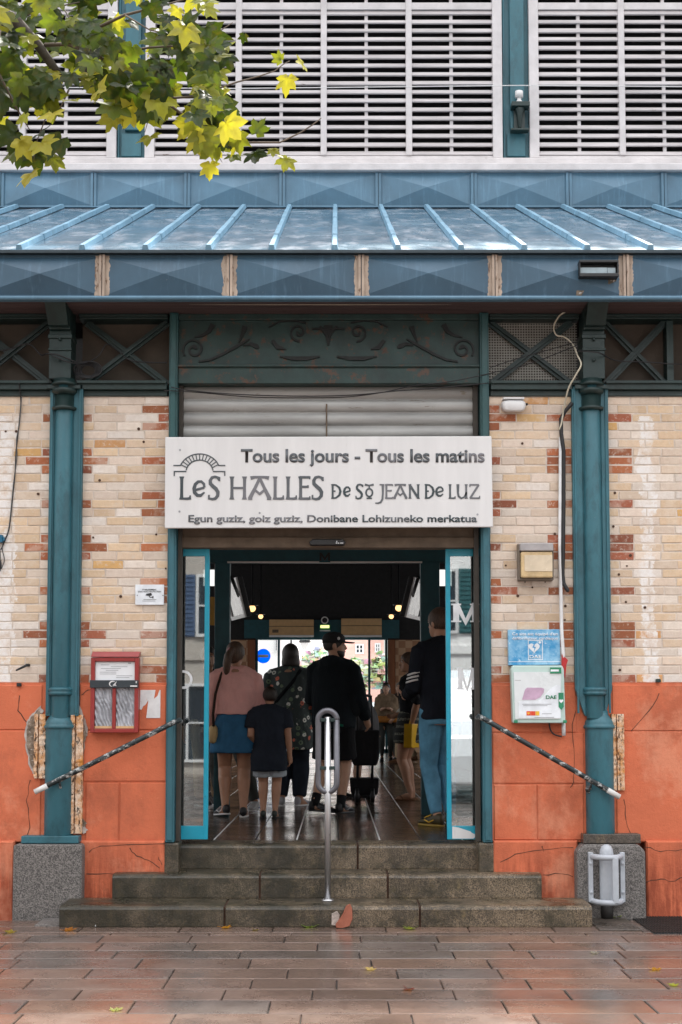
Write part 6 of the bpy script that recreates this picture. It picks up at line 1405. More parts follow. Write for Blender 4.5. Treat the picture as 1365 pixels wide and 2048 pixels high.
# ---------------------------------------------------------------- opposite side of the square, behind the camera: what the glass and the wet stones reflect
green = plain('green_shutter', hexc(40, 92, 96), .6); bluesh = plain('blue_shutter', hexc(70, 90, 120), .6)
town('town_house', 'white town house with green shutters across the square', -.2, 6.8, -25, -13, 9.2, limew, [(a, a + .95, z_, z_ + 1.6) for a in (.5, 2.05, 4.1, 5.6) for z_ in (3.5, 6.4)] + [(1.7, 2.9, .3, 2.2)], face=1, shut=green, fl=3.0)
town('town_house', 'cream town house with dark windows across the square', -8.2, -.4, -25, -14.5, 8.4, plain('cream_wash', (.42, .38, .34), .85, var=.08), [(a, a + 1.0, z_, z_ + 1.6) for a in (-7.6, -5.7, -3.6, -1.9) for z_ in (3.5, 6.1)] + [(-5, -2.6, .3, 2.3)], face=1, shut=bluesh, fl=2.9)
town('town_house', 'tall grey town house at the corner of the square', 7.0, 15, -25, -12, 10.2, plain('grey_wash', (.5, .5, .5), .85), [(a, a + 1.0, z_, z_ + 1.6) for a in (7.8, 10, 12.2) for z_ in (.8, 3.7, 6.6)], face=1, fl=3.1)
town('town_house', 'pink town house left of the square', -16.5, -8.4, -25, -12.5, 9.4, plain('pink_wash', (.56, .40, .34), .85), [(a, a + 1.0, z_, z_ + 1.6) for a in (-15.4, -13.2, -11) for z_ in (.8, 3.7, 6.4)], face=1, shut=green, fl=3.1)
car(2.55, -4.8, R(-6) , 'white van with red tail lights parked across the square', paintw, van=True)
# ---------------------------------------------------------------- people
def remeshed(mb, voxel, smooth=6):
    me = mb.mesh('tmp', [MAT['skin']]); ob = bpy.data.objects.new('tmp', me); COL.objects.link(ob)
    rm = ob.modifiers.new('r', 'REMESH'); rm.mode = 'VOXEL'; rm.voxel_size = voxel; rm.use_smooth_shade = True
    s = ob.modifiers.new('s', 'SMOOTH'); s.factor = .5; s.iterations = smooth
    bpy.context.view_layer.update()
    m2 = bpy.data.meshes.new_from_object(ob.evaluated_get(bpy.context.evaluated_depsgraph_get()))
    bpy.data.objects.remove(ob); bpy.data.meshes.remove(me); m2.materials.clear()
    m2.polygons.foreach_set('use_smooth', [True] * len(m2.polygons)); return m2
def add_mesh(me, name, mat, parent):
    me.materials.append(mat); me.name = name; o = bpy.data.objects.new(name, me); COL.objects.link(o); o.parent = parent; return o
def ering(c, rx, ry, n=20, a=0, p=1.0):
    out = []
    for k in range(n):
        t = 2 * math.pi * k / n; x = rx * math.copysign(abs(math.cos(t)) ** p, math.cos(t)); y = ry * math.copysign(abs(math.sin(t)) ** p, math.sin(t))
        out.append((c[0] + x * math.cos(a) - y * math.sin(a), c[1] + x * math.sin(a) + y * math.cos(a), c[2]))
    return out
def ik(a, b, l1, l2, pole):
    d = b - a; L = min(d.length, (l1 + l2) * .999); d.normalize(); x = (l1 * l1 - l2 * l2 + L * L) / (2 * L); h = math.sqrt(max(0, l1 * l1 - x * x))
    pv = Vector(pole); pv = pv - d * pv.dot(d); pv.normalize(); return a + d * x + pv * h, a + d * L

def person(label, u, v, rot, h, top, bottom, shoes, hair, feet=((-.055, 0), (.055, 0)), hands=None, yaw=0, b=1.0, skin='skin', toe=(0, 0), voxel=.0085, group=None, female=False, extra=None, pos=None, heel=(0, 0), nod=0):
    """feet, hands: offsets in body heights, local frame facing +y; rot turns the body about z; yaw turns the head"""
    Y = ground_Y(v, HF) if pos is None else pos; x = Xp(u, Y, v)
    t = thing('person', label, 'person', (x, Y, HF), rot, group)
    sk = MAT[skin]; V3 = Vector; rad = h * b
    hip = [V3((s * .052 * rad, 0, .515 * h)) for s in (-1, 1)]; sh = [V3((s * (.100 if female else .112) * rad, -.004 * h, .797 * h)) for s in (-1, 1)]
    ank = [V3((feet[i][0] * h, feet[i][1] * h - .02 * h, .048 * h + heel[i] * h)) for i in (0, 1)]
    knee = []
    for i in (0, 1):
        k_, a_ = ik(hip[i], ank[i], .248 * h, .232 * h, (0.0, 1, 0)); knee.append(k_); ank[i] = a_
    hands = hands or (None, None); el, wr = [], []
    for i, s in enumerate((-1, 1)):
        tgt = V3(hands[i]) * h if hands[i] else V3((s * .15 * h * b, .02 * h, .475 * h))
        e_, w_ = ik(sh[i], tgt, .172 * h, .150 * h, (s * .35, -1, -.2)); el.append(e_); wr.append(w_)
    hy = R(yaw); HM = Matrix.Rotation(hy, 3, 'Z') @ Matrix.Rotation(R(nod), 3, 'X'); hc = V3((0, .010 * h, .932 * h))
    def leg(k, i, g, to=1.0, flare=0):
        A, K, B_ = hip[i], knee[i], ank[i]; pts, rs = [A + V3((0, 0, .02 * h)), A.lerp(K, .35), A.lerp(K, .75), K], [.054 * rad + g, .050 * rad + g, .038 * rad + g, .034 * rad + g]
        if to >= .99: pts += [K.lerp(B_, .3) + V3((0, -.008 * h, 0)), K.lerp(B_, .7), B_ + V3((0, 0, .012 * h))]; rs += [.034 * rad + g + flare * .4, .025 * rad + g + flare * .8, .0195 * rad + g + flare]
        elif to > .5: f = (to - .5) * 2; pts += [K.lerp(B_, f)]; rs += [.033 * rad + g + flare]
        else:
            f = to * 2; pts = [A + V3((0, 0, .02 * h)), A.lerp(K, f * .5), A.lerp(K, f)]; rs = [.056 * rad + g, .052 * rad + g, .047 * rad + g + flare]
        k.tube(pts, rs, 16, round_ends=False)
    def torso(k, g, z0, z1=.845):
        R_ = [(.46, .090, .066), (.50, .102 if female else .096, .072), (.55, .097 if female else .092, .068), (.61, .076 if female else .086, .058), (.67, .082 if female else .092, .062), (.73, .090 if female else .100, .066), (.775, .093 if female else .106, .062), (.803, .088 if female else .100, .054), (.824, .066, .047), (.845, .038, .038)]
        rr = [q for q in R_ if z0 - .001 <= q[0] <= z1 + .001]
        if rr[0][0] > z0 + .004:
            lo = [q for q in R_ if q[0] < z0] or [R_[0]]; f = (z0, lo[-1][1] * .5 + rr[0][1] * .5, lo[-1][2] * .5 + rr[0][2] * .5) if z0 > .46 else (z0, R_[0][1] + .004, R_[0][2] + .002); rr = [f] + rr
        k.loft([ering((0, -.004 * h, z_ * h), a * rad + g, c * rad + g, 24, 0, .9) for z_, a, c in rr])
        if z1 > .8: k.tube([sh[0] + V3((.0, 0, .004 * h)), V3((-.062 * rad, -.006 * h, .809 * h)), V3((-.03 * rad, -.008 * h, .822 * h)), V3((0, -.008 * h, .826 * h)), V3((.03 * rad, -.008 * h, .822 * h)), V3((.062 * rad, -.006 * h, .809 * h)), sh[1] + V3((.0, 0, .004 * h))], [.028 * rad + g, .032 * rad + g, .030 * rad + g, .028 * rad + g, .030 * rad + g, .032 * rad + g, .028 * rad + g], 14)
    def arm(k, i, g, to=1.0, cuff=0):
        S_, E_, W_ = sh[i], el[i], wr[i]; pts, rs = [S_ + V3((-(.02 if i else -.02) * h, 0, .004 * h)), S_, S_.lerp(E_, .5), E_], [.032 * rad + g, .033 * rad + g, .028 * rad + g, .0245 * rad + g]
        if to <= .5: pts = [pts[0], S_, S_.lerp(E_, to * 2)]; rs = [rs[0], rs[1], .029 * rad + g + cuff]
        else: f = (to - .5) * 2; pts += [E_.lerp(W_, f * .45), E_.lerp(W_, f)]; rs += [.024 * rad + g, (.0245 - .008 * f) * rad + g + cuff]
        k.tube(pts, rs, 14)
    # body with head
    k = MB(); torso(k, 0, .46)
    for i in (0, 1):
        leg(k, i, 0); arm(k, i, 0)
        fd = Matrix.Rotation(R(toe[i]), 3, 'Z'); k.tube([ank[i] + V3((0, 0, .012 * h)), ank[i] + V3((0, 0, -.02 * h)), ank[i] + fd @ V3((0, .05 * h, -.028 * h)), ank[i] + fd @ V3((0, .095 * h, -.036 * h))], [.02 * rad, .022 * rad, .02 * rad, .012 * rad], 12, round_ends=True)
        d = (wr[i] - el[i]).normalized(); k.tube([wr[i] - d * .01 * h, wr[i] + d * .02 * h, wr[i] + d * .05 * h], [.0145 * rad, .019 * rad, .017 * rad], 12, round_ends=True)
    k.tube([(0, -.006 * h, .83 * h), (0, .0, .86 * h), (0, .006 * h, .90 * h)], [.036 * h, .031 * h, .032 * h], 16)
    def HP(x, y, z): return hc + HM @ V3((x * h, y * h, z * h))
    hd = []
    for z_, rx, ry, oy in ((-.066, .018, .018, .030), (-.060, .026, .030, .022), (-.045, .034, .044, .012), (-.025, .040, .052, .004), (0, .0435, .057, -.001), (.022, .044, .058, -.004), (.044, .039, .051, -.006), (.058, .027, .036, -.006), (.066, .010, .014, -.006)):
        hd.append([HP(rx * math.cos(a), oy + ry * math.sin(a), z_) for a in [2 * math.pi * j / 20 for j in range(20)]])
    k.loft(hd)
    k.tube([HP(0, .052, .008), HP(0, .060, -.006), HP(0, .066, -.018), HP(0, .056, -.023)], [.0055 * h, .007 * h, .0095 * h, .006 * h], 8, round_ends=True)
    for s in (-1, 1): k.ell(HP(s * .045, -.004, -.006), .006 * h, .012 * h, .019 * h, 10, 8, M=HM); k.ell(HP(s * .018, .048, .012), .014 * h, .008 * h, .006 * h, 10, 6, M=HM)
    k.ell(HP(0, .054, -.036), .014 * h, .007 * h, .006 * h, 10, 6, M=HM); k.ell(HP(0, .050, -.054), .012 * h, .010 * h, .009 * h, 10, 6, M=HM)
    body = remeshed(k, voxel)
    # fingers are appended to the same mesh, rooted in the palm
    k = MB(); nv = [tuple(q.co) for q in body.vertices]; nf = [tuple(p.vertices) for p in body.polygons]
    for i, s in enumerate((-1, 1)):
        d = (wr[i] - el[i]).normalized(); side = V3((0, 1, 0)) - d * d.y; side.normalize(); nrm = d.cross(side); nrm = nrm * (1 if (nrm.x * s) < 0 else -1); base = wr[i] + d * .048 * h
        for j, (o, L) in enumerate(((.0145, .040), (.005, .046), (-.005, .043), (-.0145, .034))):
            p0 = base + side * o * h; p1 = p0 + d * L * h * .45 + side * o * .18 * h + nrm * .004 * h; p2 = p1 + (d * .8 + nrm * .55).normalized() * L * h * .35; p3 = p2 + (d * .5 + nrm * .85).normalized() * L * h * .28
            k.tube([p0 - d * .012 * h, p0, p1, p2, p3], [.0052 * h, .0052 * h, .0047 * h, .0042 * h, .0032 * h], 7, round_ends=True)
        q0 = wr[i] + d * .016 * h + side * .012 * h; k.tube([q0, q0 + (d * .6 + side * .9).normalized() * .022 * h, q0 + (d * .85 + side * .75 + nrm * .3).normalized() * .042 * h], [.0075 * h, .0062 * h, .0045 * h], 7, round_ends=True)
    o = len(nv); nv += [tuple(p) for p in k.v]; nf += [tuple(o + q for q in f) for f in k.f]
    bm = bpy.data.meshes.new('body'); bm.from_pydata(nv, [], nf); bm.polygons.foreach_set('use_smooth', [True] * len(nf)); bm.update(); bpy.data.meshes.remove(body)
    add_mesh(bm, 'body', sk, t)
    # eyes and mouth
    for s in (-1, 1):
        k = MB(); k.ell(HP(s * .0175, .0525, .003), .0075 * h, .0045 * h, .0042 * h, 10, 6, M=HM); ey = k.build('eye', [MAT['eyewhite']], t, local=True)
        k = MB(); k.ell(HP(s * .0175, .0555, .003), .0036 * h, .0024 * h, .0036 * h, 8, 6, M=HM); k.build('iris', [MAT['iris']], ey, local=True)
        k = MB(); k.tube([HP(s * .027, .050, .013), HP(s * .018, .0555, .0155), HP(s * .009, .057, .0135)], [.0016 * h, .0026 * h, .002 * h], 6); k.build('eyebrow', [MAT['hair']], t, local=True)
    k = MB(); k.ell(HP(0, .0595, -.0365), .0125 * h, .0035 * h, .0042 * h, 12, 6, M=HM); k.build('lips', [MAT['lips']], t, local=True)
    # garments
    def cloth(build, name, mat, vox=None, wr_=.006):
        k = MB(); build(k); m = remeshed(k, vox or voxel * 1.25, 9)
        N = [0.0] * (3 * len(m.vertices)); Cc = N[:]; m.vertices.foreach_get('normal', N); m.vertices.foreach_get('co', Cc)
        for j in range(0, len(N), 3):
            cx, cy, cz = Cc[j:j + 3]; n = (mnoise.noise((cx * 9 + h, cy * 9, cz * 5.0 + x)) + .8 * (.35 - abs(mnoise.noise((cx * 17 + cz * 6, cy * 17, cz * 9 + h))))) * wr_
            for q in range(3): Cc[j + q] += N[j + q] * n
        m.vertices.foreach_set('co', Cc); m.update()
        return add_mesh(m, name, mat, t)
    if bottom['kind'] == 'skirt':
        def f(k):
            z1, z0 = .60, bottom['hem']; w0 = bottom.get('w', .125)
            k.loft([ering((0, 0, z0 * h), w0 * rad, w0 * .72 * rad, 24, 0, .9), ering((0, 0, (z0 + .02) * h), w0 * 1.0 * rad, w0 * .74 * rad, 24, 0, .9), ering((0, 0, .50 * h), .114 * rad, .086 * rad, 24, 0, .9), ering((0, 0, .56 * h), .106 * rad, .078 * rad, 24, 0, .9), ering((0, 0, z1 * h), .086 * rad, .066 * rad, 24, 0, .9)])
        g = cloth(f, 'skirt', bottom['mat'], wr_=.004)
    else:
        ln = {'trousers': 1.0, 'shorts': bottom.get('len', .46)}[bottom['kind']]
        def f(k):
            torso(k, .010, .462, .60)
            for i in (0, 1): leg(k, i, bottom.get('g', .014), ln, bottom.get('flare', .006))
        g = cloth(f, bottom['kind'], bottom['mat'], wr_=.006)
    def f(k):
        g_ = top.get('g', .016)
        if top['hem'] < .44:
            w0 = top.get('w', .13); k.loft([ering((0, 0, top['hem'] * h), w0 * rad, w0 * .78 * rad, 24, 0, .9), ering((0, 0, .46 * h), .118 * rad + g_ * .6, .092 * rad + g_ * .6, 24, 0, .9), ering((0, 0, .60 * h), .092 * rad + g_, .07 * rad + g_, 24, 0, .9), ering((0, 0, .70 * h), .096 * rad + g_, .07 * rad + g_, 24, 0, .9)]); torso(k, g_, .61, .828)
        else:
            torso(k, g_, top['hem'], .828)
            if 'w' in top: k.loft([ering((0, 0, top['hem'] * h), top['w'] * rad, top['w'] * .74 * rad, 24, 0, .9), ering((0, 0, (top['hem'] + .1) * h), top['w'] * 1.0 * rad, top['w'] * .74 * rad, 24, 0, .9), ering((0, 0, .74 * h), .098 * rad + g_, .07 * rad + g_, 24, 0, .9)])
        for i in (0, 1): arm(k, i, g_ * .8, top.get('sleeve', .93), top.get('cuff', .004))
        if top.get('collar'): k.tube([(0, -.008 * h, .822 * h), (0, 0, .845 * h), (0, .004 * h, .860 * h)], [.05 * h, .046 * h, .044 * h], 18)
        if top.get('hood'): k.ell((0, -.045 * h, .835 * h), .075 * h, .040 * h, .040 * h, 16, 10)
    cloth(f, top.get('name', 'top'), top['mat'], wr_=.010)
    # shoes
    for i, s in enumerate((-1, 1)):
        fd = Matrix.Rotation(R(toe[i]), 3, 'Z'); k = MB(); fz = ank[i].z - .048 * h; c0 = V3((ank[i].x, ank[i].y, fz)); tilt = Matrix.Rotation(R(-heel[i] * 420), 3, 'X')
        def SP(xx, yy, zz): return c0 + fd @ (tilt @ V3((xx * h, yy * h, zz * h)))
        kind = shoes.get('kind', 'shoe'); prof = [(-.036, .014, .008, .052), (-.026, .020, .008, .060), (0, .022, .008, .062), (.03, .023, .008, .048), (.06, .026, .008, .036), (.09, .026, .008, .030), (.108, .020, .008, .025), (.116, .010, .009, .018)]
        rings = []
        for yy, wd, z0, z1 in prof:
            zm = (z0 + z1) / 2; zh = (z1 - z0) / 2; rings.append([SP(wd * math.cos(a), yy, zm + zh * math.copysign(abs(math.sin(a)) ** .7, math.sin(a))) for a in [2 * math.pi * j / 14 for j in range(14)]])
        if kind == 'shoe':
            k.loft([r[::-1] for r in rings]); so_ = k.build('shoe', [shoes['mat']], t, local=True)
            if shoes.get('lace'): kk = MB(); [kk.tube([SP(-.018, yy, zz), SP(0, yy + .006, zz + .006), SP(.018, yy, zz)], .0022 * h, 6) for yy, zz in ((.035, .047), (.05, .041), (.065, .036))]; [kk.tube([SP(s2 * .0215, .0, .03), SP(s2 * .0235, .03, .018), SP(s2 * .025, .06, .03)], .003 * h, 6) for s2 in (-1, 1)]; kk.build('lacing', [shoes['lace']], so_, local=True)
        k2 = MB(); k2.loft([[SP(wd * 1.08 * a, yy, zz) for a, zz in ((-1, .0005), (1, .0005), (1, .010), (-1, .010))] for yy, wd, _, _ in prof]); sl2 = k2.build('sole' if kind == 'shoe' else 'sandal', [shoes.get('sole', MAT['plastic'])], so_ if kind == 'shoe' else t, local=True, bevel=.004)
        if kind == 'sandal': kk = MB(); kk.tube([SP(-.024, .045, .010), SP(-.015, .065, .030), SP(0, .085, .026), SP(.015, .065, .030), SP(.024, .045, .010)], .0045 * h, 8); kk.build('strap', [shoes.get('sole')], sl2, local=True)
        if shoes.get('sock'): kk = MB(); kk.tube([ank[i] + V3((0, 0, -.015 * h)), ank[i], ank[i].lerp(knee[i], .22)], [.026 * rad, .0235 * rad, .026 * rad], 14); kk.build('sock', [shoes['sock']], t, local=True)
    # hair
    hk = hair['kind']; hm = hair.get('mat', MAT['hair']); sc = hair.get('s', 1.0)
    def f(k):
        n = 20; rings = []
        for j in range(11):
            th = R(2 + 122 * j / 10); ring = []
            for i in range(n):
                a = 2 * math.pi * i / n; fr = max(0, math.sin(a)); lim = 1.08 - .56 * fr ** 1.5
                t2 = th * lim; ring.append(HP(.0495 * sc * math.sin(t2) * math.cos(a), -.004 + .0650 * sc * math.sin(t2) * math.sin(a), .010 + .0615 * sc * math.cos(t2)))
            rings.append(ring)
        k.loft(rings)
        if hk in ('long', 'ponytail', 'bob'): k.ell(HP(0, -.03, -.01), .044 * h, .036 * h, .048 * h, 16, 10, M=HM)
        if hk == 'ponytail':
            k.ell(HP(-.0, -.070, .022), .02 * h, .02 * h, .02 * h, 12, 8); k.tube([HP(0, -.070, .022), HP(-.012, -.088, -.012), HP(-.020, -.088, -.06), HP(-.024, -.080, -.105), HP(-.026, -.076, -.135)], [.018 * h, .024 * h, .024 * h, .018 * h, .006 * h], 12, round_ends=True)
        if hk == 'long': k.loft([ering(HP(0, -.028, z_), a * h, c * h, 20, hy) for z_, a, c in ((-.125, .048, .022), (-.11, .056, .030), (-.06, .058, .040), (-.01, .054, .044), (.02, .05, .044))])
        if hk == 'bob': k.loft([ering(HP(0, -.016, z_), a * h, c * h, 20, hy) for z_, a, c in ((-.07, .054, .042), (-.055, .058, .046), (-.01, .054, .05), (.02, .05, .05))])
        if hk == 'bun': k.ell(HP(0, -.068, .03), .028 * h, .026 * h, .028 * h, 12, 8)
    if hk != 'none': ho = cloth(f, 'hair', hm, voxel * .9, .003)
    if hk == 'ponytail': kk = MB(); kk.ell(HP(-.002, -.079, .016), .021 * h, .012 * h, .021 * h, 12, 8); kk.build('hair_tie', [plain('hair_tie', (.42, .20, .22), .6, bump=0)], ho, local=True)
    if hair.get('cap'):
        k = MB(); k.loft([[HP(.0485 * r_ * math.cos(a), -.004 + .064 * r_ * math.sin(a), z_) for a in [2 * math.pi * i / 24 for i in range(24)]] for z_, r_ in ((.012, 1.02), (.03, 1.03), (.048, .96), (.062, .8), (.072, .5), (.076, .1))]); cp = k.build('cap', [hair['cap']], t, local=True)
        k = MB(); pr_ = []
        for yy, wd in ((.050, .040), (.070, .040), (.092, .036), (.108, .024), (.114, .010)): pr_.append([HP(wd * q, yy, .020 - .10 * (yy - .05) - .25 * wd * abs(q) ** 2 * .5 + dz) for q, dz in ((-1, 0), (-.5, 0), (0, 0), (.5, 0), (1, 0), (1, .004), (.5, .004), (0, .004), (-.5, .004), (-1, .004))])
        k.loft(pr_); k.build('brim', [hair['cap']], cp, local=True)
        k = MB()
        for a in (R(20), R(150)): 
            c_ = HP(.0505 * math.cos(a), -.004 + .067 * math.sin(a), .036); k.ell(c_, .009 * h, .004 * h, .009 * h, 10, 6, M=HM @ Matrix.Rotation(a - R(90), 3, 'Z'))
        k.build('cap_mark', [MAT['plastic']], cp, local=True)
    if hair.get('beard'):
        def f2(k): k.loft([[HP(rx * math.cos(a), oy + ry * math.sin(a), z_) for a in [2 * math.pi * j / 18 for j in range(18)]] for z_, rx, ry, oy in ((-.070, .016, .016, .036), (-.058, .030, .032, .026), (-.042, .036, .042, .018), (-.028, .038, .034, .014))])
        cloth(f2, 'beard', MAT['hair'], voxel * .8, .001)
    if extra: extra(t, h, dict(sh=sh, wr=wr, el=el, HP=HP, hip=hip))
    return t
def shoulder_bag(mat_bag, mat_strap, side=-1, low=.47):
    def f(t, h, J):
        s = side; k = MB(); c = Vector((s * .125 * h, -.03 * h, low * h)); k.loft([ering((c.x, c.y, c.z + z_ * h), a * h, b_ * h, 18) for z_, a, b_ in ((-.055, .012, .03), (-.045, .024, .05), (0, .032, .062), (.035, .026, .052), (.05, .010, .03))]); bg_ = k.build('shoulder_bag', [mat_bag], t, local=True)
        k = MB(); top = J['sh'][0 if s < 0 else 1]; k.tube([c + Vector((0, .04 * h, .03 * h)), top.lerp(c, .5) + Vector((s * .012 * h, .055 * h, 0)), top + Vector((-s * .035 * h, .02 * h, .040 * h)), top + Vector((-s * .035 * h, -.035 * h, .036 * h)), top.lerp(c, .3) + Vector((-s * .0 * h, -.085 * h, 0)), top.lerp(c, .65) + Vector((s * .008 * h, -.082 * h, 0)), c + Vector((0, -.03 * h, .03 * h))], .0075 * h, 8); k.build('strap', [mat_strap], bg_, local=True)
    return f
fab = m_fabric
blush = fab('blush_blouse', hexc(232, 178, 172), .1); denim = fab('denim_blue', hexc(52, 100, 136), .25); navy = fab('navy_cotton', (.018, .024, .036)); black = fab('black_cloth', (.010, .011, .013))
greyshort = fab('grey_shorts', (.36, .41, .45)); jeans = fab('pale_jeans', hexc(92, 146, 176), .3); beige = fab('beige_cloth', (.52, .38, .24)); darkgrey = fab('dark_grey_trousers', (.065, .07, .065)); brownc = fab('brown_wool', (.24, .17, .11), .4); cream_ = fab('cream_sleeve', (.34, .33, .29))
blackshoe = plain('black_trainer', (.014, .015, .018), .5, bump=.1); whitesole = MAT['plastic']; greyshoe = plain('grey_trainer', (.34, .34, .36), .6, bump=.1)
G = 'people inside the market hall'
person('woman with a ponytail in a pink blouse, denim skirt and straw shoulder bag', 470, 1634, R(6), 1.68, dict(mat=blush, hem=.585, sleeve=.86, g=.018, w=.112, cuff=.010, name='blouse'), dict(kind='skirt', hem=.365, mat=denim, w=.130), dict(mat=blackshoe, sole=whitesole, lace=whitesole), dict(kind='ponytail', mat=MAT['hairbrown'], s=1.06), feet=((-.055, .02), (.048, -.01)), hands=((-.135, .03, .50), (.142, .06, .49)), yaw=-22, skin='skintan', b=1.12, female=True, toe=(25, -5), heel=(.012, 0), extra=shoulder_bag(plain('straw_bag', (.50, .36, .17), .8, bump=.5, bscale=120), fab('dark_strap', (.035, .022, .016)), -1, .475), voxel=.0075)
person('small boy in a navy T-shirt and grey shorts, back turned', 539, 1636, R(-4), 1.24, dict(mat=navy, hem=.36, sleeve=.33, g=.020, w=.125, cuff=.012, name='shirt'), dict(kind='shorts', mat=greyshort, len=.40, g=.02, flare=.014), dict(mat=plain('green_black_trainer', (.02, .03, .026), .5), sole=MAT['black']), dict(kind='short', s=1.12), feet=((-.045, 0), (.045, .01)), hands=((-.10, .09, .56), (.158, .02, .44)), yaw=24, skin='skintan', b=1.12, toe=(8, -8), voxel=.0075)
def crossbody(t, h, J):
    k = MB(); k.tube([(-.13 * h, -.02 * h, .56 * h), (-.06 * h, -.088 * h, .66 * h), (.03 * h, -.092 * h, .76 * h), (.072 * h, -.05 * h, .835 * h), (.07 * h, .03 * h, .83 * h)], .011 * h, 8); k.build('cross_strap', [black], t, local=True)
    k = MB(); k.tube([(-.098 * h, -.06 * h, .60 * h), (0, -.096 * h, .603 * h), (.098 * h, -.06 * h, .60 * h)], .0035 * h, 6); k.build('belt_cord', [MAT['plastic']], t, local=True)
    k = MB(); k.tube([(.0, -.034 * h, .842 * h), (.035 * h, -.026 * h, .845 * h), (.05 * h, .0, .84 * h)], .012 * h, 8); k.build('red_collar', [fab('red_collar', (.42, .10, .07))], t, local=True)
person('person in a dark flowered tunic and black trousers with a shoulder strap, back turned', 580, 1612, R(-8), 1.74, dict(mat=m_floral('flowered_cloth', (.045, .062, .062), 12), hem=.35, sleeve=.62, g=.020, w=.115, cuff=.03, name='tunic'), dict(kind='trousers', mat=navy, g=.02, flare=.012), dict(mat=greyshoe, sole=whitesole), dict(kind='bob', s=1.08), feet=((-.05, .0), (.06, .02)), hands=((-.13, .10, .56), (.15, .08, .50)), yaw=18, skin='skintan', b=1.22, female=True, toe=(20, -25), extra=crossbody)
def backpackish(t, h, J):
    k = MB(); c = Vector((.12 * h, .02 * h, .62 * h)); k.ell(c, .05 * h, .07 * h, .09 * h, 16, 10); k.build('side_bag', [fab('black_bag', (.012, .016, .019))], t, local=True)
    k = MB(); k.box(-.07 * h, .09 * h, -.098 * h, -.092 * h, .488 * h, .500 * h); k.warp(lambda p: (p.x, p.y + 1.3 * p.x * p.x / h, p.z - .1 * p.x)); k.build('green_hem', [fab('green_band', (.012, .12, .075))], t, local=True)
person('man in a black cap, dark hooded jacket and black shorts looking right', 668, 1626, R(-22), 1.80, dict(mat=fab('dark_jacket', (.010, .015, .019)), hem=.47, sleeve=.95, g=.028, w=.122, hood=True, collar=True, name='jacket'), dict(kind='shorts', mat=black, len=.44, g=.02, flare=.016), dict(mat=blackshoe, sole=MAT['black'], lace=MAT['gunmetal'], sock=black), dict(kind='short', s=.97, cap=plain('black_cap', (.012, .013, .015), .8, bump=.2), beard=True), feet=((-.075, -.07), (.05, .0)), hands=((-.10, .16, .62), (.155, .10, .52)), yaw=-62, skin='skin', b=1.04, toe=(-60, -12), heel=(.012, 0), extra=backpackish, voxel=.0075)
person('bare legged person with black shoes mostly hidden behind the man in the cap', 697, 1596, R(-25), 1.50, dict(mat=black, hem=.50, sleeve=.93, g=.02, name='top'), dict(kind='shorts', mat=black, len=.46, g=.02, flare=.01), dict(mat=blackshoe, sole=MAT['black']), dict(kind='short'), feet=((-.05, 0), (.07, .02)), hands=((-.1, .2, .6), (.155, .05, .45)), toe=(-40, -70), skin='skintan')
# carrier bag for the woman on the right
def carrier(t, h, J):
    k = MB(); c = Vector((-.095 * h, -.05 * h, .44 * h)); k.loft([[(c.x + a * w_, c.y + b_ * .03 * h, c.z + z_ * h) for a, b_ in ((-1, -1), (1, -1), (1, 1), (-1, 1))] for z_, w_ in ((-.085, .055 * h), (-.08, .06 * h), (0, .055 * h), (.075, .05 * h))], smooth=False); bg_ = k.build('shopping_bag', [plain('yellow_bag', hexc(226, 178, 20), .4, var=.08, bump=.4, bscale=20)], t, local=True, bevel=.006)
    k = MB(); k.tube([c + Vector((-.03 * h, 0, .07 * h)), c + Vector((0, 0, .12 * h)), c + Vector((.03 * h, 0, .07 * h))], .004 * h, 6); k.build('bag_handle', [MAT['yellow']], bg_, local=True)
sandal = plain('tan_sandal', hexc(122, 84, 54), .6)
person('woman in a patterned dark skirt and sandals with a yellow carrier bag', 822, 1600, R(62), 1.70, dict(mat=black, hem=.56, sleeve=.55, g=.016, name='top'), dict(kind='skirt', hem=.385, mat=m_bands('zigzag_cloth', (.02, .022, .02), (.20, .20, .16), 12), w=.135), dict(kind='sandal', mat=sandal, sole=sandal), dict(kind='bun', mat=MAT['hairbrown'], s=1.02), feet=((-.045, 0), (.05, .03)), hands=((-.10, -.06, .53), (.06, .11, .58)), yaw=38, skin='skintan', b=1.04, female=True, toe=(10, -5), extra=carrier)
def stripes(t, h, J):
    S_, E_ = J['sh'][0], J['el'][0]
    for i in range(3):
        p = S_.lerp(E_, .62 + i * .10); k = MB(); k.tube([p + Vector((.0, -.034 * h, .008 * h)), p + Vector((-.030 * h, -.026 * h, .002 * h)), p + Vector((-.038 * h, .0, -.004 * h)), p + Vector((-.03 * h, .022 * h, -.006 * h))], .0052 * h, 6); k.build('sleeve_stripe', [MAT['white']], t, local=True)
yshoe = plain('yellow_black_trainer', (.05, .04, .015), .5, var=.3)
person('tall man in a dark navy jacket, pale jeans and yellow black trainers', 884, 1652, R(24), 1.93, dict(mat=fab('navy_jacket', (.010, .013, .020)), hem=.485, sleeve=.95, g=.026, w=.106, collar=True, name='jacket'), dict(kind='trousers', mat=jeans, g=.012, flare=.004), dict(mat=yshoe, sole=plain('dull_yellow_sole', (.30, .20, .03), .5, bump=0), lace=MAT['yellow']), dict(kind='short', mat=MAT['hairbrown'], s=1.03), feet=((-.035, .0), (.045, .02)), hands=((-.10, .15, .60), (.12, .1, .55)), yaw=14, skin='skin', b=.97, toe=(14, -34), extra=stripes, voxel=.0075)
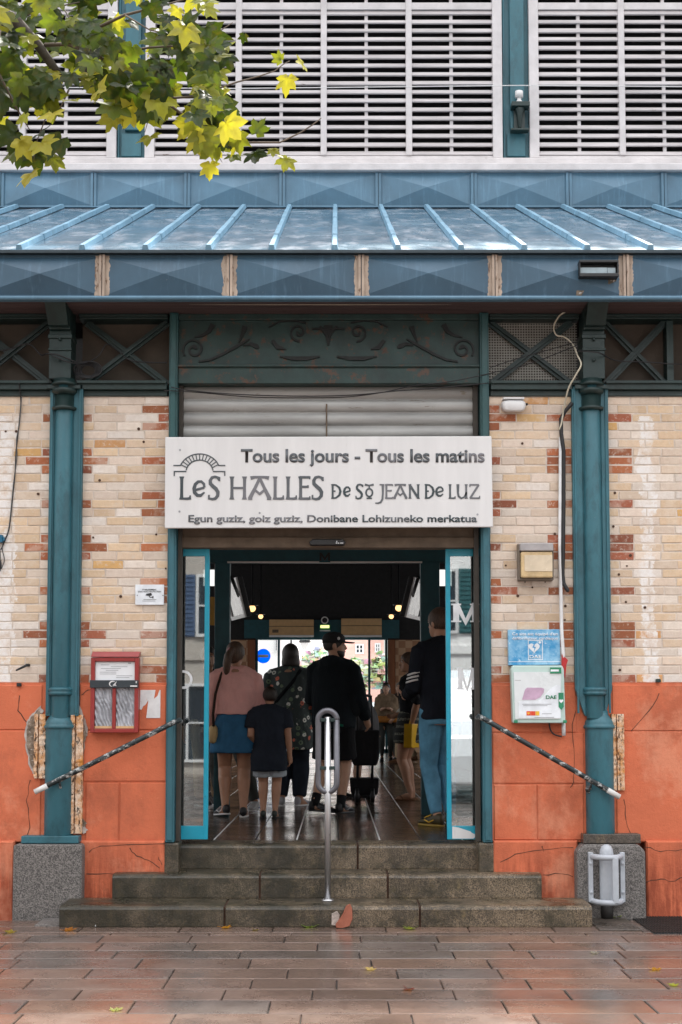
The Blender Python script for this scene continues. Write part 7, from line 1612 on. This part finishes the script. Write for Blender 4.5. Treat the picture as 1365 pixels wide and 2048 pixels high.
person('dark dressed woman with brown hair half hidden behind the woman in pink', 452, 1622, R(150), 1.70, dict(mat=black, hem=.5, sleeve=.93, g=.02, name='top'), dict(kind='trousers', mat=darkgrey, g=.012, flare=.012), dict(mat=plain('white_trainer', (.42, .42, .42), .5), sole=whitesole), dict(kind='bob', mat=MAT['hairbrown']), feet=((-.20, .0), (.03, .02)), yaw=-20, skin='skintan', female=True, toe=(20, -10))
person('person in beige trousers and black trainers behind the left glass door', 415, 1612, R(190), 1.72, dict(mat=black, hem=.5, sleeve=.93, g=.02, name='jacket'), dict(kind='trousers', mat=beige, g=.016, flare=.008), dict(mat=blackshoe, sole=whitesole), dict(kind='short'), feet=((-.06, 0), (.05, .03)), skin='skintan', toe=(10, 30))
person('woman in a brown poncho with orange hem standing far inside by the rear doors', 773, 1520, R(176), 1.66, dict(mat=brownc, hem=.50, sleeve=.5, g=.03, w=.185, cuff=.03, name='poncho'), dict(kind='trousers', mat=darkgrey, g=.004, flare=0), dict(mat=blackshoe, sole=MAT['black']), dict(kind='long'), hands=((-.06, .13, .66), (.05, .13, .66)), skin='skin', female=True, pos=30.0, voxel=.011,
       extra=lambda t, h, J: (lambda k: (k.loft([ering((0, 0, z_ * h), a * h, a * .78 * h, 24, 0, .9) for z_, a in ((.495, .196), (.52, .198), (.56, .192), (.575, .186))]), k.build('orange_hem', [fab('orange_wool', (.42, .17, .04))], t, local=True)))(MB()))
person('bald older man in dark clothes standing beside the woman in the poncho', 800, 1518, R(165), 1.68, dict(mat=fab('dark_brown_coat', (.05, .035, .028)), hem=.42, sleeve=.93, g=.02, w=.12, name='coat'), dict(kind='trousers', mat=darkgrey, g=.01), dict(mat=blackshoe, sole=MAT['black']), dict(kind='short', s=.95, mat=plain('grey_hair', (.2, .18, .16), .7)), skin='skin', pos=30.6, voxel=.011)
person('person in beige trousers and a cream sleeve striding far inside at the right', 812, 1522, R(80), 1.76, dict(mat=cream_, hem=.5, sleeve=.93, g=.02, name='top'), dict(kind='trousers', mat=beige, g=.018, flare=.016), dict(mat=sandal, sole=sandal), dict(kind='short', mat=MAT['hairbrown']), feet=((-.05, .10), (.05, -.08)), hands=((-.12, .12, .52), (.12, -.02, .5)), skin='skin', pos=29.2, voxel=.011, heel=(0, .02))
